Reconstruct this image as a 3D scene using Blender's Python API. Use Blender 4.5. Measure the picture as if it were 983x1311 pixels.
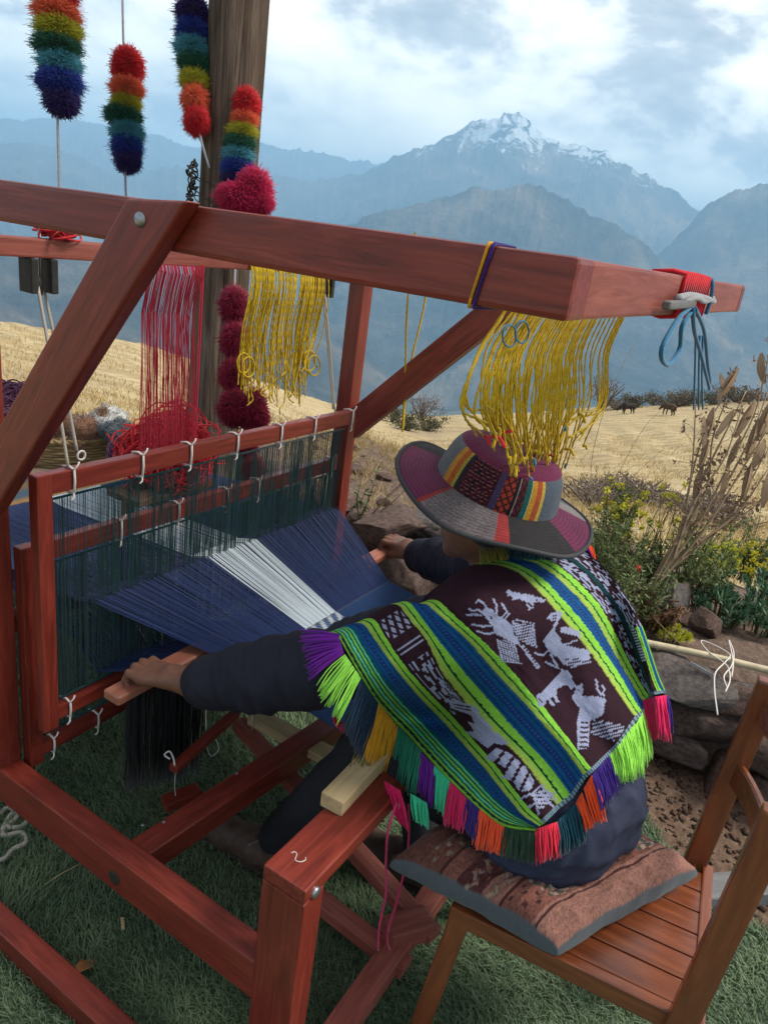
import bpy, bmesh, math, random
import numpy as np
from mathutils import Matrix, Vector
random.seed(7)
RNG = np.random.default_rng(11)
for _o in list(bpy.data.objects): bpy.data.objects.remove(_o)
scene = bpy.context.scene
COL = scene.collection
# ------------------------------------------------------------------ camera
F_PX, CX, CY, IW, IH = 936.96, 491.5, 655.5, 983., 1311.
CAM = np.array([-0.7899, -0.2577, 1.6])
YAW, PIT, ROL = math.radians(60.4959), math.radians(20.3095), math.radians(-7.9738)
FWD = np.array([math.sin(YAW)*math.cos(PIT), math.cos(YAW)*math.cos(PIT), -math.sin(PIT)])
_r = np.array([math.cos(YAW), -math.sin(YAW), 0.]); _d = np.cross(FWD, _r)
RGT = math.cos(ROL)*_r + math.sin(ROL)*_d
DWN = -math.sin(ROL)*_r + math.cos(ROL)*_d
GF = np.array([math.sin(YAW), math.cos(YAW), 0.]); GR = _r      # level forward / right
def ray(x, y): return FWD + RGT*(x-CX)/F_PX + DWN*(y-CY)/F_PX
def at(x, y, dist): return CAM + ray(x, y)*dist
def onz(x, y, z): q = ray(x, y); return CAM + q*(z-CAM[2])/q[2]
def onu(x, y, u): q = ray(x, y); return CAM + q*(u-CAM[0])/q[0]
def onv(x, y, v): q = ray(x, y); return CAM + q*(v-CAM[1])/q[1]
def pix(P):
    q = np.asarray(P, float) - CAM; z = q@FWD
    return CX+F_PX*(q@RGT)/z, CY+F_PX*(q@DWN)/z
cd = bpy.data.cameras.new('camera'); co = bpy.data.objects.new('camera', cd); COL.objects.link(co)
cd.sensor_fit = 'VERTICAL'; cd.sensor_height = 24.; cd.sensor_width = 18.; cd.lens = F_PX/IH*24.
cd.clip_start = .05; cd.clip_end = 200000.
M = Matrix.Identity(4)
for i in range(3):
    M[i][0] = RGT[i]; M[i][1] = -DWN[i]; M[i][2] = -FWD[i]; M[i][3] = CAM[i]
co.matrix_world = M
scene.camera = co
# ------------------------------------------------------------------ render settings
scene.render.engine = 'CYCLES'
cy = scene.cycles
cy.use_denoising = True
try: cy.denoiser = 'OPENIMAGEDENOISE'
except Exception: pass
cy.max_bounces = 6; cy.diffuse_bounces = 3; cy.glossy_bounces = 3; cy.transmission_bounces = 4; cy.volume_bounces = 1; cy.transparent_max_bounces = 8
cy.caustics_reflective = False; cy.caustics_refractive = False
cy.sample_clamp_indirect = 6.
vs = scene.view_settings
vs.view_transform = 'Standard'; vs.look = 'None'; vs.gamma = 1.; vs.use_curve_mapping = False
vs.exposure = 1.52
scene.display_settings.display_device = 'sRGB'
# ------------------------------------------------------------------ sun and sky
SUN_EL = math.radians(50.)
_sd = GR*0.95 + GF*0.05; _sd /= np.linalg.norm(_sd)               # towards the sun, level: to the right
SUN_DIR = Vector((_sd[0]*math.cos(SUN_EL), _sd[1]*math.cos(SUN_EL), math.sin(SUN_EL)))
sl = bpy.data.lights.new('sun', 'SUN'); so = bpy.data.objects.new('sun', sl); COL.objects.link(so)
sl.energy = 2.0; sl.angle = math.radians(20.); sl.color = (1., .93, .82)
so.rotation_euler = SUN_DIR.to_track_quat('Z', 'Y').to_euler(); so.location = (0, 0, 30)
def nd(nt, t, loc=None, **kw):
    n = nt.nodes.new(t)
    for k, v in kw.items(): setattr(n, k, v)
    return n
def build_world():
    w = bpy.data.worlds.new('World'); scene.world = w; w.use_nodes = True
    nt = w.node_tree; nt.nodes.clear(); L = nt.links.new
    out = nd(nt, 'ShaderNodeOutputWorld'); bg = nd(nt, 'ShaderNodeBackground'); bg.inputs['Strength'].default_value = .1
    sky = nd(nt, 'ShaderNodeTexSky', sky_type='NISHITA', sun_disc=False)
    sky.sun_elevation = SUN_EL; sky.sun_rotation = math.atan2(_sd[0], _sd[1]); sky.altitude = 3500.
    tc = nd(nt, 'ShaderNodeTexCoord')
    sep = nd(nt, 'ShaderNodeSeparateXYZ'); L(tc.outputs['Generated'], sep.inputs[0])
    # two sheets of cloud: a grey upper deck and brighter heaps low over the mountains
    mp = nd(nt, 'ShaderNodeMapping'); mp.inputs['Scale'].default_value = (1., 1., 2.1); L(tc.outputs['Generated'], mp.inputs[0])
    mp.inputs['Location'].default_value = (3.1, 1.7, .35)
    n1 = nd(nt, 'ShaderNodeTexNoise'); n1.inputs['Scale'].default_value = 4.8; n1.inputs['Detail'].default_value = 9.; n1.inputs['Roughness'].default_value = .6; n1.inputs['Distortion'].default_value = .2; L(mp.outputs[0], n1.inputs['Vector'])
    n2 = nd(nt, 'ShaderNodeTexNoise'); n2.inputs['Scale'].default_value = 2.0; n2.inputs['Detail'].default_value = 4.; n2.inputs['Roughness'].default_value = .5; L(mp.outputs[0], n2.inputs['Vector'])
    add = nd(nt, 'ShaderNodeMath', operation='ADD'); 
    m1 = nd(nt, 'ShaderNodeMath', operation='MULTIPLY'); m1.inputs[1].default_value = .66; L(n1.outputs['Fac'], m1.inputs[0])
    m2 = nd(nt, 'ShaderNodeMath', operation='MULTIPLY'); m2.inputs[1].default_value = .34; L(n2.outputs['Fac'], m2.inputs[0])
    L(m1.outputs[0], add.inputs[0]); L(m2.outputs[0], add.inputs[1])
    # brighter towards the horizon
    el = nd(nt, 'ShaderNodeMapRange', interpolation_type='SMOOTHSTEP'); el.inputs['From Min'].default_value = .10; el.inputs['From Max'].default_value = .42; el.inputs['To Min'].default_value = .085; el.inputs['To Max'].default_value = -.045
    L(sep.outputs['Z'], el.inputs['Value'])
    add2 = nd(nt, 'ShaderNodeMath', operation='ADD'); L(add.outputs[0], add2.inputs[0]); L(el.outputs[0], add2.inputs[1])
    cr = nd(nt, 'ShaderNodeValToRGB'); L(add2.outputs[0], cr.inputs[0])
    e = cr.color_ramp.elements
    k = 8.2
    cols = [(.38, (.235, .225, .225)), (.46, (.325, .315, .31)), (.505, (.46, .44, .42)), (.54, (.78, .74, .66)), (.59, (1.06, .98, .81)), (.70, (1.34, 1.22, .98))]
    while len(e) < len(cols): e.new(.5)
    for q, (p, c) in zip(e, cols): q.position = p; q.color = (c[0]*k, c[1]*k, c[2]*k, 1.)
    mix = nd(nt, 'ShaderNodeMix', data_type='RGBA'); mix.inputs['Factor'].default_value = .95
    L(sky.outputs[0], mix.inputs['A']); L(cr.outputs[0], mix.inputs['B'])
    L(mix.outputs['Result'], bg.inputs['Color']); L(bg.outputs[0], out.inputs[0])
build_world()
# ------------------------------------------------------------------ helpers: numbers
def hash3(i, j, k, s=0):
    n = (i.astype(np.int64)*374761393 + j.astype(np.int64)*668265263 + k.astype(np.int64)*2147483647 + s*1274126177) & 0xffffffff
    n = ((n ^ (n >> 13)) * 1274126177) & 0xffffffff
    return ((n ^ (n >> 16)) & 0xffffff)/float(0xffffff)
def vnoise(P, s=0):
    P = np.asarray(P, float); I = np.floor(P).astype(np.int64); f = P-I; f = f*f*(3-2*f); r = 0.
    for a in (0, 1):
        for b in (0, 1):
            for c in (0, 1):
                w = (f[..., 0] if a else 1-f[..., 0])*(f[..., 1] if b else 1-f[..., 1])*(f[..., 2] if c else 1-f[..., 2])
                r = r+w*hash3(I[..., 0]+a, I[..., 1]+b, I[..., 2]+c, s)
    return r*2-1
def fbm(P, o=4, s=0, gain=.5, ridged=False):
    P = np.asarray(P, float); r = 0.; a = 1.; t = 0.
    for k in range(o):
        n = vnoise(P*(2.03**k)+k*17.3, s+k)
        if ridged: n = 1-2*np.abs(n)
        r = r+a*n; t += a; a *= gain
    return r/t
def norm(v): v = np.asarray(v, float); return v/np.linalg.norm(v)
def catmull(pts, n):
    """smooth curve through pts, n samples evenly by parameter of chord length"""
    pts = np.asarray(pts, float)
    if len(pts) == 2: return pts[0]+(pts[1]-pts[0])*np.linspace(0, 1, n)[:, None]
    ch = np.r_[0, np.cumsum(np.linalg.norm(np.diff(pts, axis=0), axis=1))]; t = np.linspace(0, ch[-1], n)
    m = np.gradient(pts, ch, axis=0)
    i = np.clip(np.searchsorted(ch, t, side='right')-1, 0, len(pts)-2); h = (ch[i+1]-ch[i])[:, None]; s = ((t-ch[i])[:, None])/h
    return (2*s**3-3*s**2+1)*pts[i]+(s**3-2*s**2+s)*h*m[i]+(-2*s**3+3*s**2)*pts[i+1]+(s**3-s**2)*h*m[i+1]
# ------------------------------------------------------------------ helpers: objects
def tag(o, label, cat, group=None, kind=None):
    if label: o['label'] = label
    if cat: o['category'] = cat
    if group: o['group'] = group
    if kind: o['kind'] = kind
    return o
def thing(name, label, cat, loc=(0, 0, 0), group=None):
    o = bpy.data.objects.new(name, None); COL.objects.link(o); o.location = loc; o.empty_display_size = .05
    return tag(o, label, cat, group)
def world_of(o):
    m = o.matrix_basis.copy()
    if o.parent is not None: m = world_of(o.parent) @ o.matrix_parent_inverse @ m
    return m
def link(name, me, mat=None, parent=None, mw=None):
    o = bpy.data.objects.new(name, me); COL.objects.link(o)
    if mat is not None and len(me.materials) == 0: me.materials.append(mat)
    if mw is not None: o.matrix_basis = mw
    if parent is not None:
        o.parent = parent; o.matrix_parent_inverse = world_of(parent).inverted()
    return o
def mesh_np(name, V, faces, smooth=True, uv=None, col=None):
    """V (n,3); faces: (m,k) int array or list of such arrays"""
    V = np.asarray(V, np.float32); fl = faces if isinstance(faces, list) else [faces]
    fl = [np.asarray(f, np.int32) for f in fl if len(f)]
    me = bpy.data.meshes.new(name); me.vertices.add(len(V)); me.vertices.foreach_set('co', V.ravel())
    nl = sum(f.size for f in fl); npoly = sum(len(f) for f in fl)
    me.loops.add(nl); me.loops.foreach_set('vertex_index', np.concatenate([f.ravel() for f in fl]))
    me.polygons.add(npoly)
    tot = np.concatenate([np.full(len(f), f.shape[1], np.int32) for f in fl]); st = np.r_[0, np.cumsum(tot)[:-1]].astype(np.int32)
    me.polygons.foreach_set('loop_start', st); me.polygons.foreach_set('loop_total', tot)
    me.update(calc_edges=True); me.validate()
    if smooth: me.polygons.foreach_set('use_smooth', np.ones(len(me.polygons), bool))
    if col is not None:
        at_ = me.color_attributes.new('Col', 'FLOAT_COLOR', 'POINT'); c = np.ones((len(V), 4), np.float32); c[:, :3] = col; at_.data.foreach_set('color', c.ravel())
    return me
def grid_faces(nu, nv, closed_u=False, off=0):
    i = np.arange(nu if closed_u else nu-1)[:, None]; j = np.arange(nv-1)[None, :]; i2 = (i+1) % nu
    return np.stack([i*nv+j, i2*nv+j, i2*nv+j+1, i*nv+j+1], -1).reshape(-1, 4)+off
class MB:
    """collects pieces into one mesh"""
    def __init__(s): s.V = []; s.F = {}; s.n = 0
    def add(s, V, F):
        V = np.asarray(V, float); F = np.asarray(F, int); s.V.append(V); s.F.setdefault(F.shape[1], []).append(F+s.n); s.n += len(V); return s
    def tube(s, pts, r, k=6, caps=True):
        V, F, C = tube_geo(pts, r, k); s.add(V, F)
        if caps and k >= 3:
            n = len(pts); base = s.n-len(V)
            s.F.setdefault(k, []).append(np.array([[base+j for j in range(k)][::-1], [base+(n-1)*k+j for j in range(k)]]))
        return s
    def mesh(s, name, smooth=True):
        return mesh_np(name, np.concatenate(s.V), [np.concatenate(f) for f in s.F.values()], smooth)
def tube_geo(pts, r, k=6):
    pts = np.asarray(pts, float); n = len(pts); r = np.broadcast_to(np.asarray(r, float), (n,))
    T = np.gradient(pts, axis=0); T /= np.linalg.norm(T, axis=1)[:, None]+1e-12
    up = np.array([0., 0., 1.]) if abs(T[:, 2]).mean() < .8 else np.array([1., 0, 0])
    A = np.cross(T, up); ln = np.linalg.norm(A, axis=1)
    if n > 2 and (ln.min() < .35 or (A[:-1]*A[1:]).sum(1).min() < 0):                    # carry the frame along instead
        A = np.empty_like(T); v = np.cross(T[0], (.36, .48, .8)); v /= np.linalg.norm(v)+1e-12
        for i in range(n):
            v = v-T[i]*(v@T[i]); v = v/(np.linalg.norm(v)+1e-12); A[i] = v
    else: A /= ln[:, None]+1e-12
    B = np.cross(T, A)
    a = np.linspace(0, 2*math.pi, k, endpoint=False)
    V = pts[:, None, :]+r[:, None, None]*(np.cos(a)[None, :, None]*A[:, None, :]+np.sin(a)[None, :, None]*B[:, None, :])
    i = np.arange(n-1)[:, None]; j = np.arange(k)[None, :]; j2 = (j+1) % k
    F = np.stack([i*k+j, i*k+j2, (i+1)*k+j2, (i+1)*k+j], -1).reshape(-1, 4)
    return V.reshape(-1, 3), F, None
def tube(name, pts, r, mat, parent=None, k=8):
    return link(name, MB().tube(pts, r, k).mesh(name), mat, parent)
def box_mesh(name, sx, sy, sz, bev=.004, seg=2):
    bm = bmesh.new(); bmesh.ops.create_cube(bm, size=1.)
    bmesh.ops.scale(bm, vec=(sx, sy, sz), verts=bm.verts)
    if bev > 0: bmesh.ops.bevel(bm, geom=list(bm.edges), offset=min(bev, .4*min(sx, sy, sz)), segments=seg, profile=.6, affect='EDGES')
    me = bpy.data.meshes.new(name); bm.to_mesh(me); bm.free()
    for p in me.polygons: p.use_smooth = False
    return me
def beam(name, p0, p1, w, h, mat, parent=None, side=None, bev=.004, seg=2):
    """a timber from p0 to p1 (axis), w across 'side', h across the third way; local X runs along it"""
    p0 = np.asarray(p0, float); p1 = np.asarray(p1, float); x = norm(p1-p0)
    if side is None: side = np.cross((0, 0, 1), x) if abs(x[2]) < .9 else np.array((1., 0, 0))
    y = norm(np.asarray(side, float)-x*np.dot(side, x)); z = np.cross(x, y); c = (p0+p1)/2
    m = Matrix(((x[0], y[0], z[0], c[0]), (x[1], y[1], z[1], c[1]), (x[2], y[2], z[2], c[2]), (0, 0, 0, 1)))
    return link(name, box_mesh(name, float(np.linalg.norm(p1-p0)), w, h, bev, seg), mat, parent, m)
def bx(name, u0, u1, v0, v1, z0, z1, mat, parent=None, bev=.004):
    """axis-aligned timber; local X along its longest side"""
    d = np.array([u1-u0, v1-v0, z1-z0]); k = int(np.argmax(d)); c = np.array([(u0+u1)/2, (v0+v1)/2, (z0+z1)/2]); e = np.zeros(3); e[k] = d[k]/2
    if k == 0: return beam(name, c-e, c+e, d[1], d[2], mat, parent, (0, 1, 0), bev)
    if k == 1: return beam(name, c-e, c+e, d[0], d[2], mat, parent, (1, 0, 0), bev)
    return beam(name, c-e, c+e, d[0], d[1], mat, parent, (1, 0, 0), bev)
# ---- signed-distance bodies -> one continuous mesh
def sd_cap(P, a, b, r0, r1):
    a = np.asarray(a, np.float32); b = np.asarray(b, np.float32); ab = b-a; t = np.clip(((P-a)@ab)/(ab@ab+1e-12), 0, 1)
    return np.linalg.norm(P-(a+t[..., None]*ab), axis=-1)-(r0+(r1-r0)*t)
def sd_ell(P, c, A, r):
    """ellipsoid: A 3x3 rows = axes"""
    q = ((P-np.asarray(c, np.float32))@np.asarray(A, np.float32).T)/np.asarray(r, np.float32); k = np.linalg.norm(q, axis=-1)
    q2 = q/np.asarray(r, np.float32); return k*(k-1)/(np.linalg.norm(q2, axis=-1)+1e-9)
def smin(a, b, k):
    h = np.clip(.5+.5*(b-a)/k, 0, 1); return b+(a-b)*h-k*h*(1-h)
def prim_box(p):
    if p[0] == 'c':
        a, b = np.asarray(p[1]), np.asarray(p[2]); r = max(p[3], p[4]); return np.minimum(a, b)-r, np.maximum(a, b)+r
    c = np.asarray(p[1]); r = max(p[3]); return c-r, c+r
def prim_eval(p, P):
    return sd_cap(P, p[1], p[2], p[3], p[4]) if p[0] == 'c' else sd_ell(P, p[1], p[2], p[3])
def sdf_at(prims, P, k=.03):
    D = None
    for p in prims:
        d = prim_eval(p, P)
        if len(p) > 5 and p[5] == 'cut': D = -smin(-D, d, .004); continue
        D = d if D is None else smin(D, d, p[5] if len(p) > 5 else k)
    return D
def sdf_mesh(name, prims, h, k=.03, inflate=0., clip=None, warp=None):
    """surface nets over the smooth union of prims; prim = ('c',a,b,r0,r1[,k]) or ('e',c,axes,radii,None[,k])"""
    lo = np.min([prim_box(p)[0] for p in prims], 0)-.03-inflate; hi = np.max([prim_box(p)[1] for p in prims], 0)+.03+inflate
    n = np.ceil((hi-lo)/h).astype(int)+1
    D = np.full(n, 1., np.float32)
    ax = [(lo[i]+h*np.arange(n[i])).astype(np.float32) for i in range(3)]
    for p in prims:
        a, b = prim_box(p); m = .09; i0 = np.clip(((a-m-lo)/h).astype(int), 0, n-1); i1 = np.clip(((b+m-lo)/h).astype(int)+2, 1, n)
        sl_ = tuple(slice(i0[i], i1[i]) for i in range(3))
        P = np.stack(np.meshgrid(*[ax[i][sl_[i]] for i in range(3)], indexing='ij'), -1)
        d = prim_eval(p, P)
        if len(p) > 5 and p[5] == 'cut': D[sl_] = -smin(-D[sl_], d, .004)
        else: D[sl_] = smin(D[sl_], d, p[5] if len(p) > 5 else k)
    D -= inflate
    if clip is not None:
        P = np.stack(np.meshgrid(*ax, indexing='ij'), -1); D = np.maximum(D, clip(P).astype(np.float32))
    S = D < 0
    c = [S[i:n[0]-1+i, j:n[1]-1+j, l:n[2]-1+l] for i in (0, 1) for j in (0, 1) for l in (0, 1)]
    cnt = sum(x.astype(np.int8) for x in c); act = (cnt > 0) & (cnt < 8)
    idx = -np.ones(act.shape, np.int64); idx[act] = np.arange(act.sum()); I = np.argwhere(act)
    acc = np.zeros((len(I), 3)); w = np.zeros(len(I))
    for e in range(3):
        for a in (0, 1):
            for b in (0, 1):
                o = [0, 0, 0]; oth = [q for q in range(3) if q != e]; o[oth[0]] = a; o[oth[1]] = b
                A = I+o; B = A.copy(); B[:, e] += 1
                da = D[A[:, 0], A[:, 1], A[:, 2]]; db = D[B[:, 0], B[:, 1], B[:, 2]]; cr = (da < 0) != (db < 0)
                t = np.where(cr, da/(da-db+1e-20), 0); pos = A.astype(float); pos[:, e] += t
                acc[cr] += pos[cr]; w[cr] += 1
    V = acc/w[:, None]*h+lo
    F = []
    for e in range(3):
        oth = [q for q in range(3) if q != e]
        sl0 = [slice(None)]*3; sl1 = [slice(None)]*3; sl0[e] = slice(0, n[e]-1); sl1[e] = slice(1, n[e])
        s0 = S[tuple(sl0)]; s1 = S[tuple(sl1)]; E = np.argwhere(s0 != s1)
        E = E[(E[:, oth[0]] > 0) & (E[:, oth[1]] > 0) & (E[:, oth[0]] < n[oth[0]]-1) & (E[:, oth[1]] < n[oth[1]]-1)]
        q = []
        for a, b in ((0, 0), (1, 0), (1, 1), (0, 1)):
            G = E.copy(); G[:, oth[0]] -= a; G[:, oth[1]] -= b; q.append(idx[G[:, 0], G[:, 1], G[:, 2]])
        Q = np.stack(q, -1); flip = s0[E[:, 0], E[:, 1], E[:, 2]]
        if e == 1: flip = ~flip
        Q[flip] = Q[flip][:, ::-1]; F.append(Q[(Q >= 0).all(1)])
    F = np.concatenate(F)
    F = F[:, ::-1]
    if warp is not None: V = warp(V)
    return mesh_np(name, V, F, True)

def displace(me, fn):
    """push vertices along their normals by fn(positions, normals)"""
    n = len(me.vertices); V = np.empty(n*3, np.float32); N = np.empty(n*3, np.float32); me.vertices.foreach_get('co', V); me.vertex_normals.foreach_get('vector', N)
    V = V.reshape(-1, 3).astype(float); N = N.reshape(-1, 3).astype(float); V = V+N*fn(V, N)[:, None]; me.vertices.foreach_set('co', V.astype(np.float32).ravel()); me.update(); return me
# ------------------------------------------------------------------ materials
def new_mat(name):
    m = bpy.data.materials.new(name); m.use_nodes = True; nt = m.node_tree; nt.nodes.clear()
    o = nd(nt, 'ShaderNodeOutputMaterial'); b = nd(nt, 'ShaderNodeBsdfPrincipled'); nt.links.new(b.outputs[0], o.inputs[0])
    return m, nt, b
def ramp(nt, fac, stops):
    r = nd(nt, 'ShaderNodeValToRGB'); e = r.color_ramp.elements
    while len(e) < len(stops): e.new(.5)
    for q, (p, c) in zip(e, stops): q.position = p; q.color = (*c, 1.)
    nt.links.new(fac, r.inputs[0]); return r.outputs[0]
def noise(nt, vec, scale, detail=4., rough=.55, dist=0.):
    n = nd(nt, 'ShaderNodeTexNoise'); n.inputs['Scale'].default_value = scale; n.inputs['Detail'].default_value = detail; n.inputs['Roughness'].default_value = rough; n.inputs['Distortion'].default_value = dist
    if vec is not None: nt.links.new(vec, n.inputs['Vector'])
    return n.outputs['Fac']
def coord(nt, kind='Object', scale=(1, 1, 1), rand=0.):
    t = nd(nt, 'ShaderNodeTexCoord'); m = nd(nt, 'ShaderNodeMapping'); m.inputs['Scale'].default_value = scale; nt.links.new(t.outputs[kind], m.inputs['Vector'])
    if rand:
        oi = nd(nt, 'ShaderNodeObjectInfo'); mu = nd(nt, 'ShaderNodeMath', operation='MULTIPLY'); mu.inputs[1].default_value = rand; nt.links.new(oi.outputs['Random'], mu.inputs[0])
        nt.links.new(mu.outputs[0], m.inputs['Location'])
    return m.outputs[0]
def bump(nt, b, h, strength=.3, dist=.01):
    n = nd(nt, 'ShaderNodeBump'); n.inputs['Strength'].default_value = strength; n.inputs['Distance'].default_value = dist
    nt.links.new(h, n.inputs['Height']); nt.links.new(n.outputs[0], b.inputs['Normal']); return n
def mixc(nt, f, a, b, mode='MIX'):
    m = nd(nt, 'ShaderNodeMix', data_type='RGBA', blend_type=mode)
    for s, v in (('Factor', f), ('A', a), ('B', b)):
        i = m.inputs[s]
        if hasattr(v, 'is_linked') or hasattr(v, 'links'): nt.links.new(v, i)
        else: i.default_value = v if s == 'Factor' else (*v, 1.)
    return m.outputs['Result']
def wood(name, dark, mid, light, rough=.5, grain=1., spec=.4, wear=None):
    m, nt, b = new_mat(name)
    v = coord(nt, 'Object', (3.*grain, 34*grain, 34*grain), 20.)
    g1 = noise(nt, v, 1.6, 6, .62, 1.2); v2 = coord(nt, 'Object', (1.1, 5, 5), 20.); g2 = noise(nt, v2, 1.5, 3)
    c = ramp(nt, g1, [(.25, dark), (.5, mid), (.75, light)])
    c = mixc(nt, .55, c, ramp(nt, g2, [(.3, tuple(.62*x for x in mid)), (.7, tuple(min(1, 1.25*x) for x in mid))]), 'SOFT_LIGHT')
    if wear is not None:
        v3 = coord(nt, 'Object', (9, 60, 60), 20.); s = noise(nt, v3, 3.2, 5, .7)
        f = ramp(nt, s, [(.66, (0, 0, 0)), (.8, (.45, .45, .45))]); c = mixc(nt, f, c, wear)
    nt.links.new(c, b.inputs['Base Color'])
    r = nd(nt, 'ShaderNodeMapRange'); r.inputs['To Min'].default_value = rough-.13; r.inputs['To Max'].default_value = rough+.16; nt.links.new(g2, r.inputs['Value']); nt.links.new(r.outputs[0], b.inputs['Roughness'])
    b.inputs['Specular IOR Level'].default_value = spec
    bump(nt, b, g1, .22, .004); return m
def yarn(name, c, var=.25, rough=.9, sheen=.25, scale=900.):
    m, nt, b = new_mat(name); isl = nd(nt, 'ShaderNodeNewGeometry')
    v = coord(nt, 'Object', (1, 1, 1)); n = noise(nt, v, scale*.35, 3)
    lo = tuple(x*(1-var) for x in c); hi = tuple(min(1, x*(1+var)) for x in c)
    a = ramp(nt, isl.outputs['Random Per Island'], [(0., lo), (1., hi)]); a = mixc(nt, .5, a, ramp(nt, n, [(.3, lo), (.7, hi)]))
    nt.links.new(a, b.inputs['Base Color']); b.inputs['Roughness'].default_value = rough; b.inputs['Specular IOR Level'].default_value = .15
    b.inputs['Sheen Weight'].default_value = sheen; return m
def plain(name, c, rough=.6, metal=0., spec=.4, var=.12, scale=30., bmp=.0):
    m, nt, b = new_mat(name); n = noise(nt, coord(nt, 'Object'), scale, 5)
    nt.links.new(ramp(nt, n, [(.3, tuple(x*(1-var) for x in c)), (.7, tuple(min(1, x*(1+var)) for x in c))]), b.inputs['Base Color'])
    b.inputs['Roughness'].default_value = rough; b.inputs['Metallic'].default_value = metal; b.inputs['Specular IOR Level'].default_value = spec
    if bmp: bump(nt, b, n, bmp, .004)
    return m
def leafy(name, lo, hi, rough=.6, trans=.15, nscale=3.):
    m, nt, b = new_mat(name); isl = nd(nt, 'ShaderNodeNewGeometry'); n = noise(nt, coord(nt, 'Object'), nscale, 3)
    a = mixc(nt, .45, ramp(nt, isl.outputs['Random Per Island'], [(0., lo), (1., hi)]), ramp(nt, n, [(.35, lo), (.65, hi)]))
    nt.links.new(a, b.inputs['Base Color']); b.inputs['Roughness'].default_value = rough; b.inputs['Specular IOR Level'].default_value = .3
    if trans:
        tr = nd(nt, 'ShaderNodeBsdfTranslucent'); nt.links.new(a, tr.inputs['Color']); mx = nd(nt, 'ShaderNodeMixShader'); mx.inputs[0].default_value = trans
        nt.links.new(b.outputs[0], mx.inputs[1]); nt.links.new(tr.outputs[0], mx.inputs[2]); nt.links.new(mx.outputs[0], nt.nodes['Material Output'].inputs[0])
    return m
def painted(name, rough=.9, weave=700., strength=.25, sheen=.2, fuzz=.12):
    """colour from the woven/printed pattern stored on the mesh"""
    m, nt, b = new_mat(name); a = nd(nt, 'ShaderNodeVertexColor', layer_name='Col')
    v = coord(nt, 'Object'); n = noise(nt, v, weave, 2, .6); n2 = noise(nt, v, 60., 4)
    c = mixc(nt, .8, a.outputs['Color'], ramp(nt, n, [(.25, (1-fuzz*3,)*3), (.75, (1+fuzz*.6,)*3)]), 'MULTIPLY')
    c = mixc(nt, .6, c, ramp(nt, n2, [(.3, (.82,)*3), (.7, (1.,)*3)]), 'MULTIPLY')
    nt.links.new(c, b.inputs['Base Color']); b.inputs['Roughness'].default_value = rough; b.inputs['Specular IOR Level'].default_value = .15; b.inputs['Sheen Weight'].default_value = sheen
    bump(nt, b, n, strength, .0015); return m
M_RED = wood('red_stained_wood', (.115, .022, .015), (.235, .046, .029), (.34, .082, .05), .40, 1., .45, (.36, .15, .11))
M_REDW = wood('weathered_glare_red_wood', (.21, .065, .05), (.32, .115, .088), (.42, .19, .15), .5, 1., .4, (.46, .34, .29))  # worn tone, with sky glare off the cross beam also lightened into the colour
M_CHAIR = wood('varnished_brown_wood', (.115, .038, .016), (.225, .078, .031), (.33, .125, .052), .24, .7, .55)
for _m, _c in ((M_CHAIR, .5), (M_RED, .15)): _m.node_tree.nodes['Principled BSDF'].inputs['Coat Weight'].default_value = _c; _m.node_tree.nodes['Principled BSDF'].inputs['Coat Roughness'].default_value = .22
M_PINE = wood('raw_pine_wood', (.34, .25, .15), (.48, .38, .24), (.58, .48, .33), .7, .6, .25)
M_GREYWOOD = wood('grey_weathered_wood', (.05, .035, .026), (.16, .12, .09), (.27, .215, .17), .85, .8, .15, (.36, .31, .27))
M_PLANK = wood('pale_grey_board', (.14, .14, .14), (.22, .22, .22), (.3, .3, .3), .8, .7, .2)
M_STICK = wood('smooth_batten_wood', (.24, .10, .07), (.36, .17, .12), (.46, .25, .18), .45, .6, .4)
M_METAL = plain('dull_steel', (.32, .33, .35), .38, .9, .5, .15, 80.)
M_DARKMETAL = plain('dark_iron', (.05, .045, .042), .55, .7, .4, .3, 120.)
M_BLACKWOOD = plain('dark_pulley_wood', (.03, .028, .026), .5, 0., .3, .3, 60.)
M_WHITECORD = yarn('white_cotton_cord', (.62, .58, .54), .12)
M_ROPE = yarn('pale_rope', (.42, .38, .32), .25)
M_GREYROPE = yarn('grey_braid', (.28, .28, .30), .5, scale=500.)
M_YELLOW = yarn('yellow_yarn', (.52, .345, .012), .28, sheen=.15)
M_REDYARN = yarn('red_yarn', (.60, .018, .03), .25)
M_CRIMSON = yarn('crimson_thread', (.46, .02, .05), .35)
M_MAGENTA = yarn('magenta_yarn', (.50, .008, .075), .35); M_CRIMPOM = yarn('dark_crimson_wool', (.26, .006, .04), .35)
M_NAVYWARP = yarn('navy_warp', (.011, .026, .095), .5)
M_WHITEWARP = yarn('white_warp', (.52, .60, .66), .15)
M_HEDDLE = yarn('dark_green_heddle_thread', (.008, .048, .050), .7)
M_BLACKYARN = yarn('black_yarn', (.009, .009, .011), .4)
M_BLUECORD = yarn('blue_cord', (.03, .16, .30), .3)
M_SKIN = plain('brown_skin', (.165, .074, .046), .5, 0., .35, .12, 60., .05)
M_JACKET = plain('navy_jacket_cloth', (.013, .014, .026), .72, 0., .25, .25, 400., .12)
M_TROUSER = plain('dark_trouser_cloth', (.022, .022, .028), .85, 0., .2, .3, 300., .12)
M_SHIRT = plain('navy_shirt_cloth', (.03, .036, .068), .85, 0., .2, .2, 300., .1)
M_SHOE = plain('brown_shoe_leather', (.075, .045, .032), .6, 0., .35, .35, 50., .2)
M_SOLE = plain('shoe_rubber', (.03, .02, .017), .8)
M_LACE = yarn('shoe_lace', (.13, .105, .08), .3)
M_HAIR = yarn('black_hair', (.012, .01, .009), .3)
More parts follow.
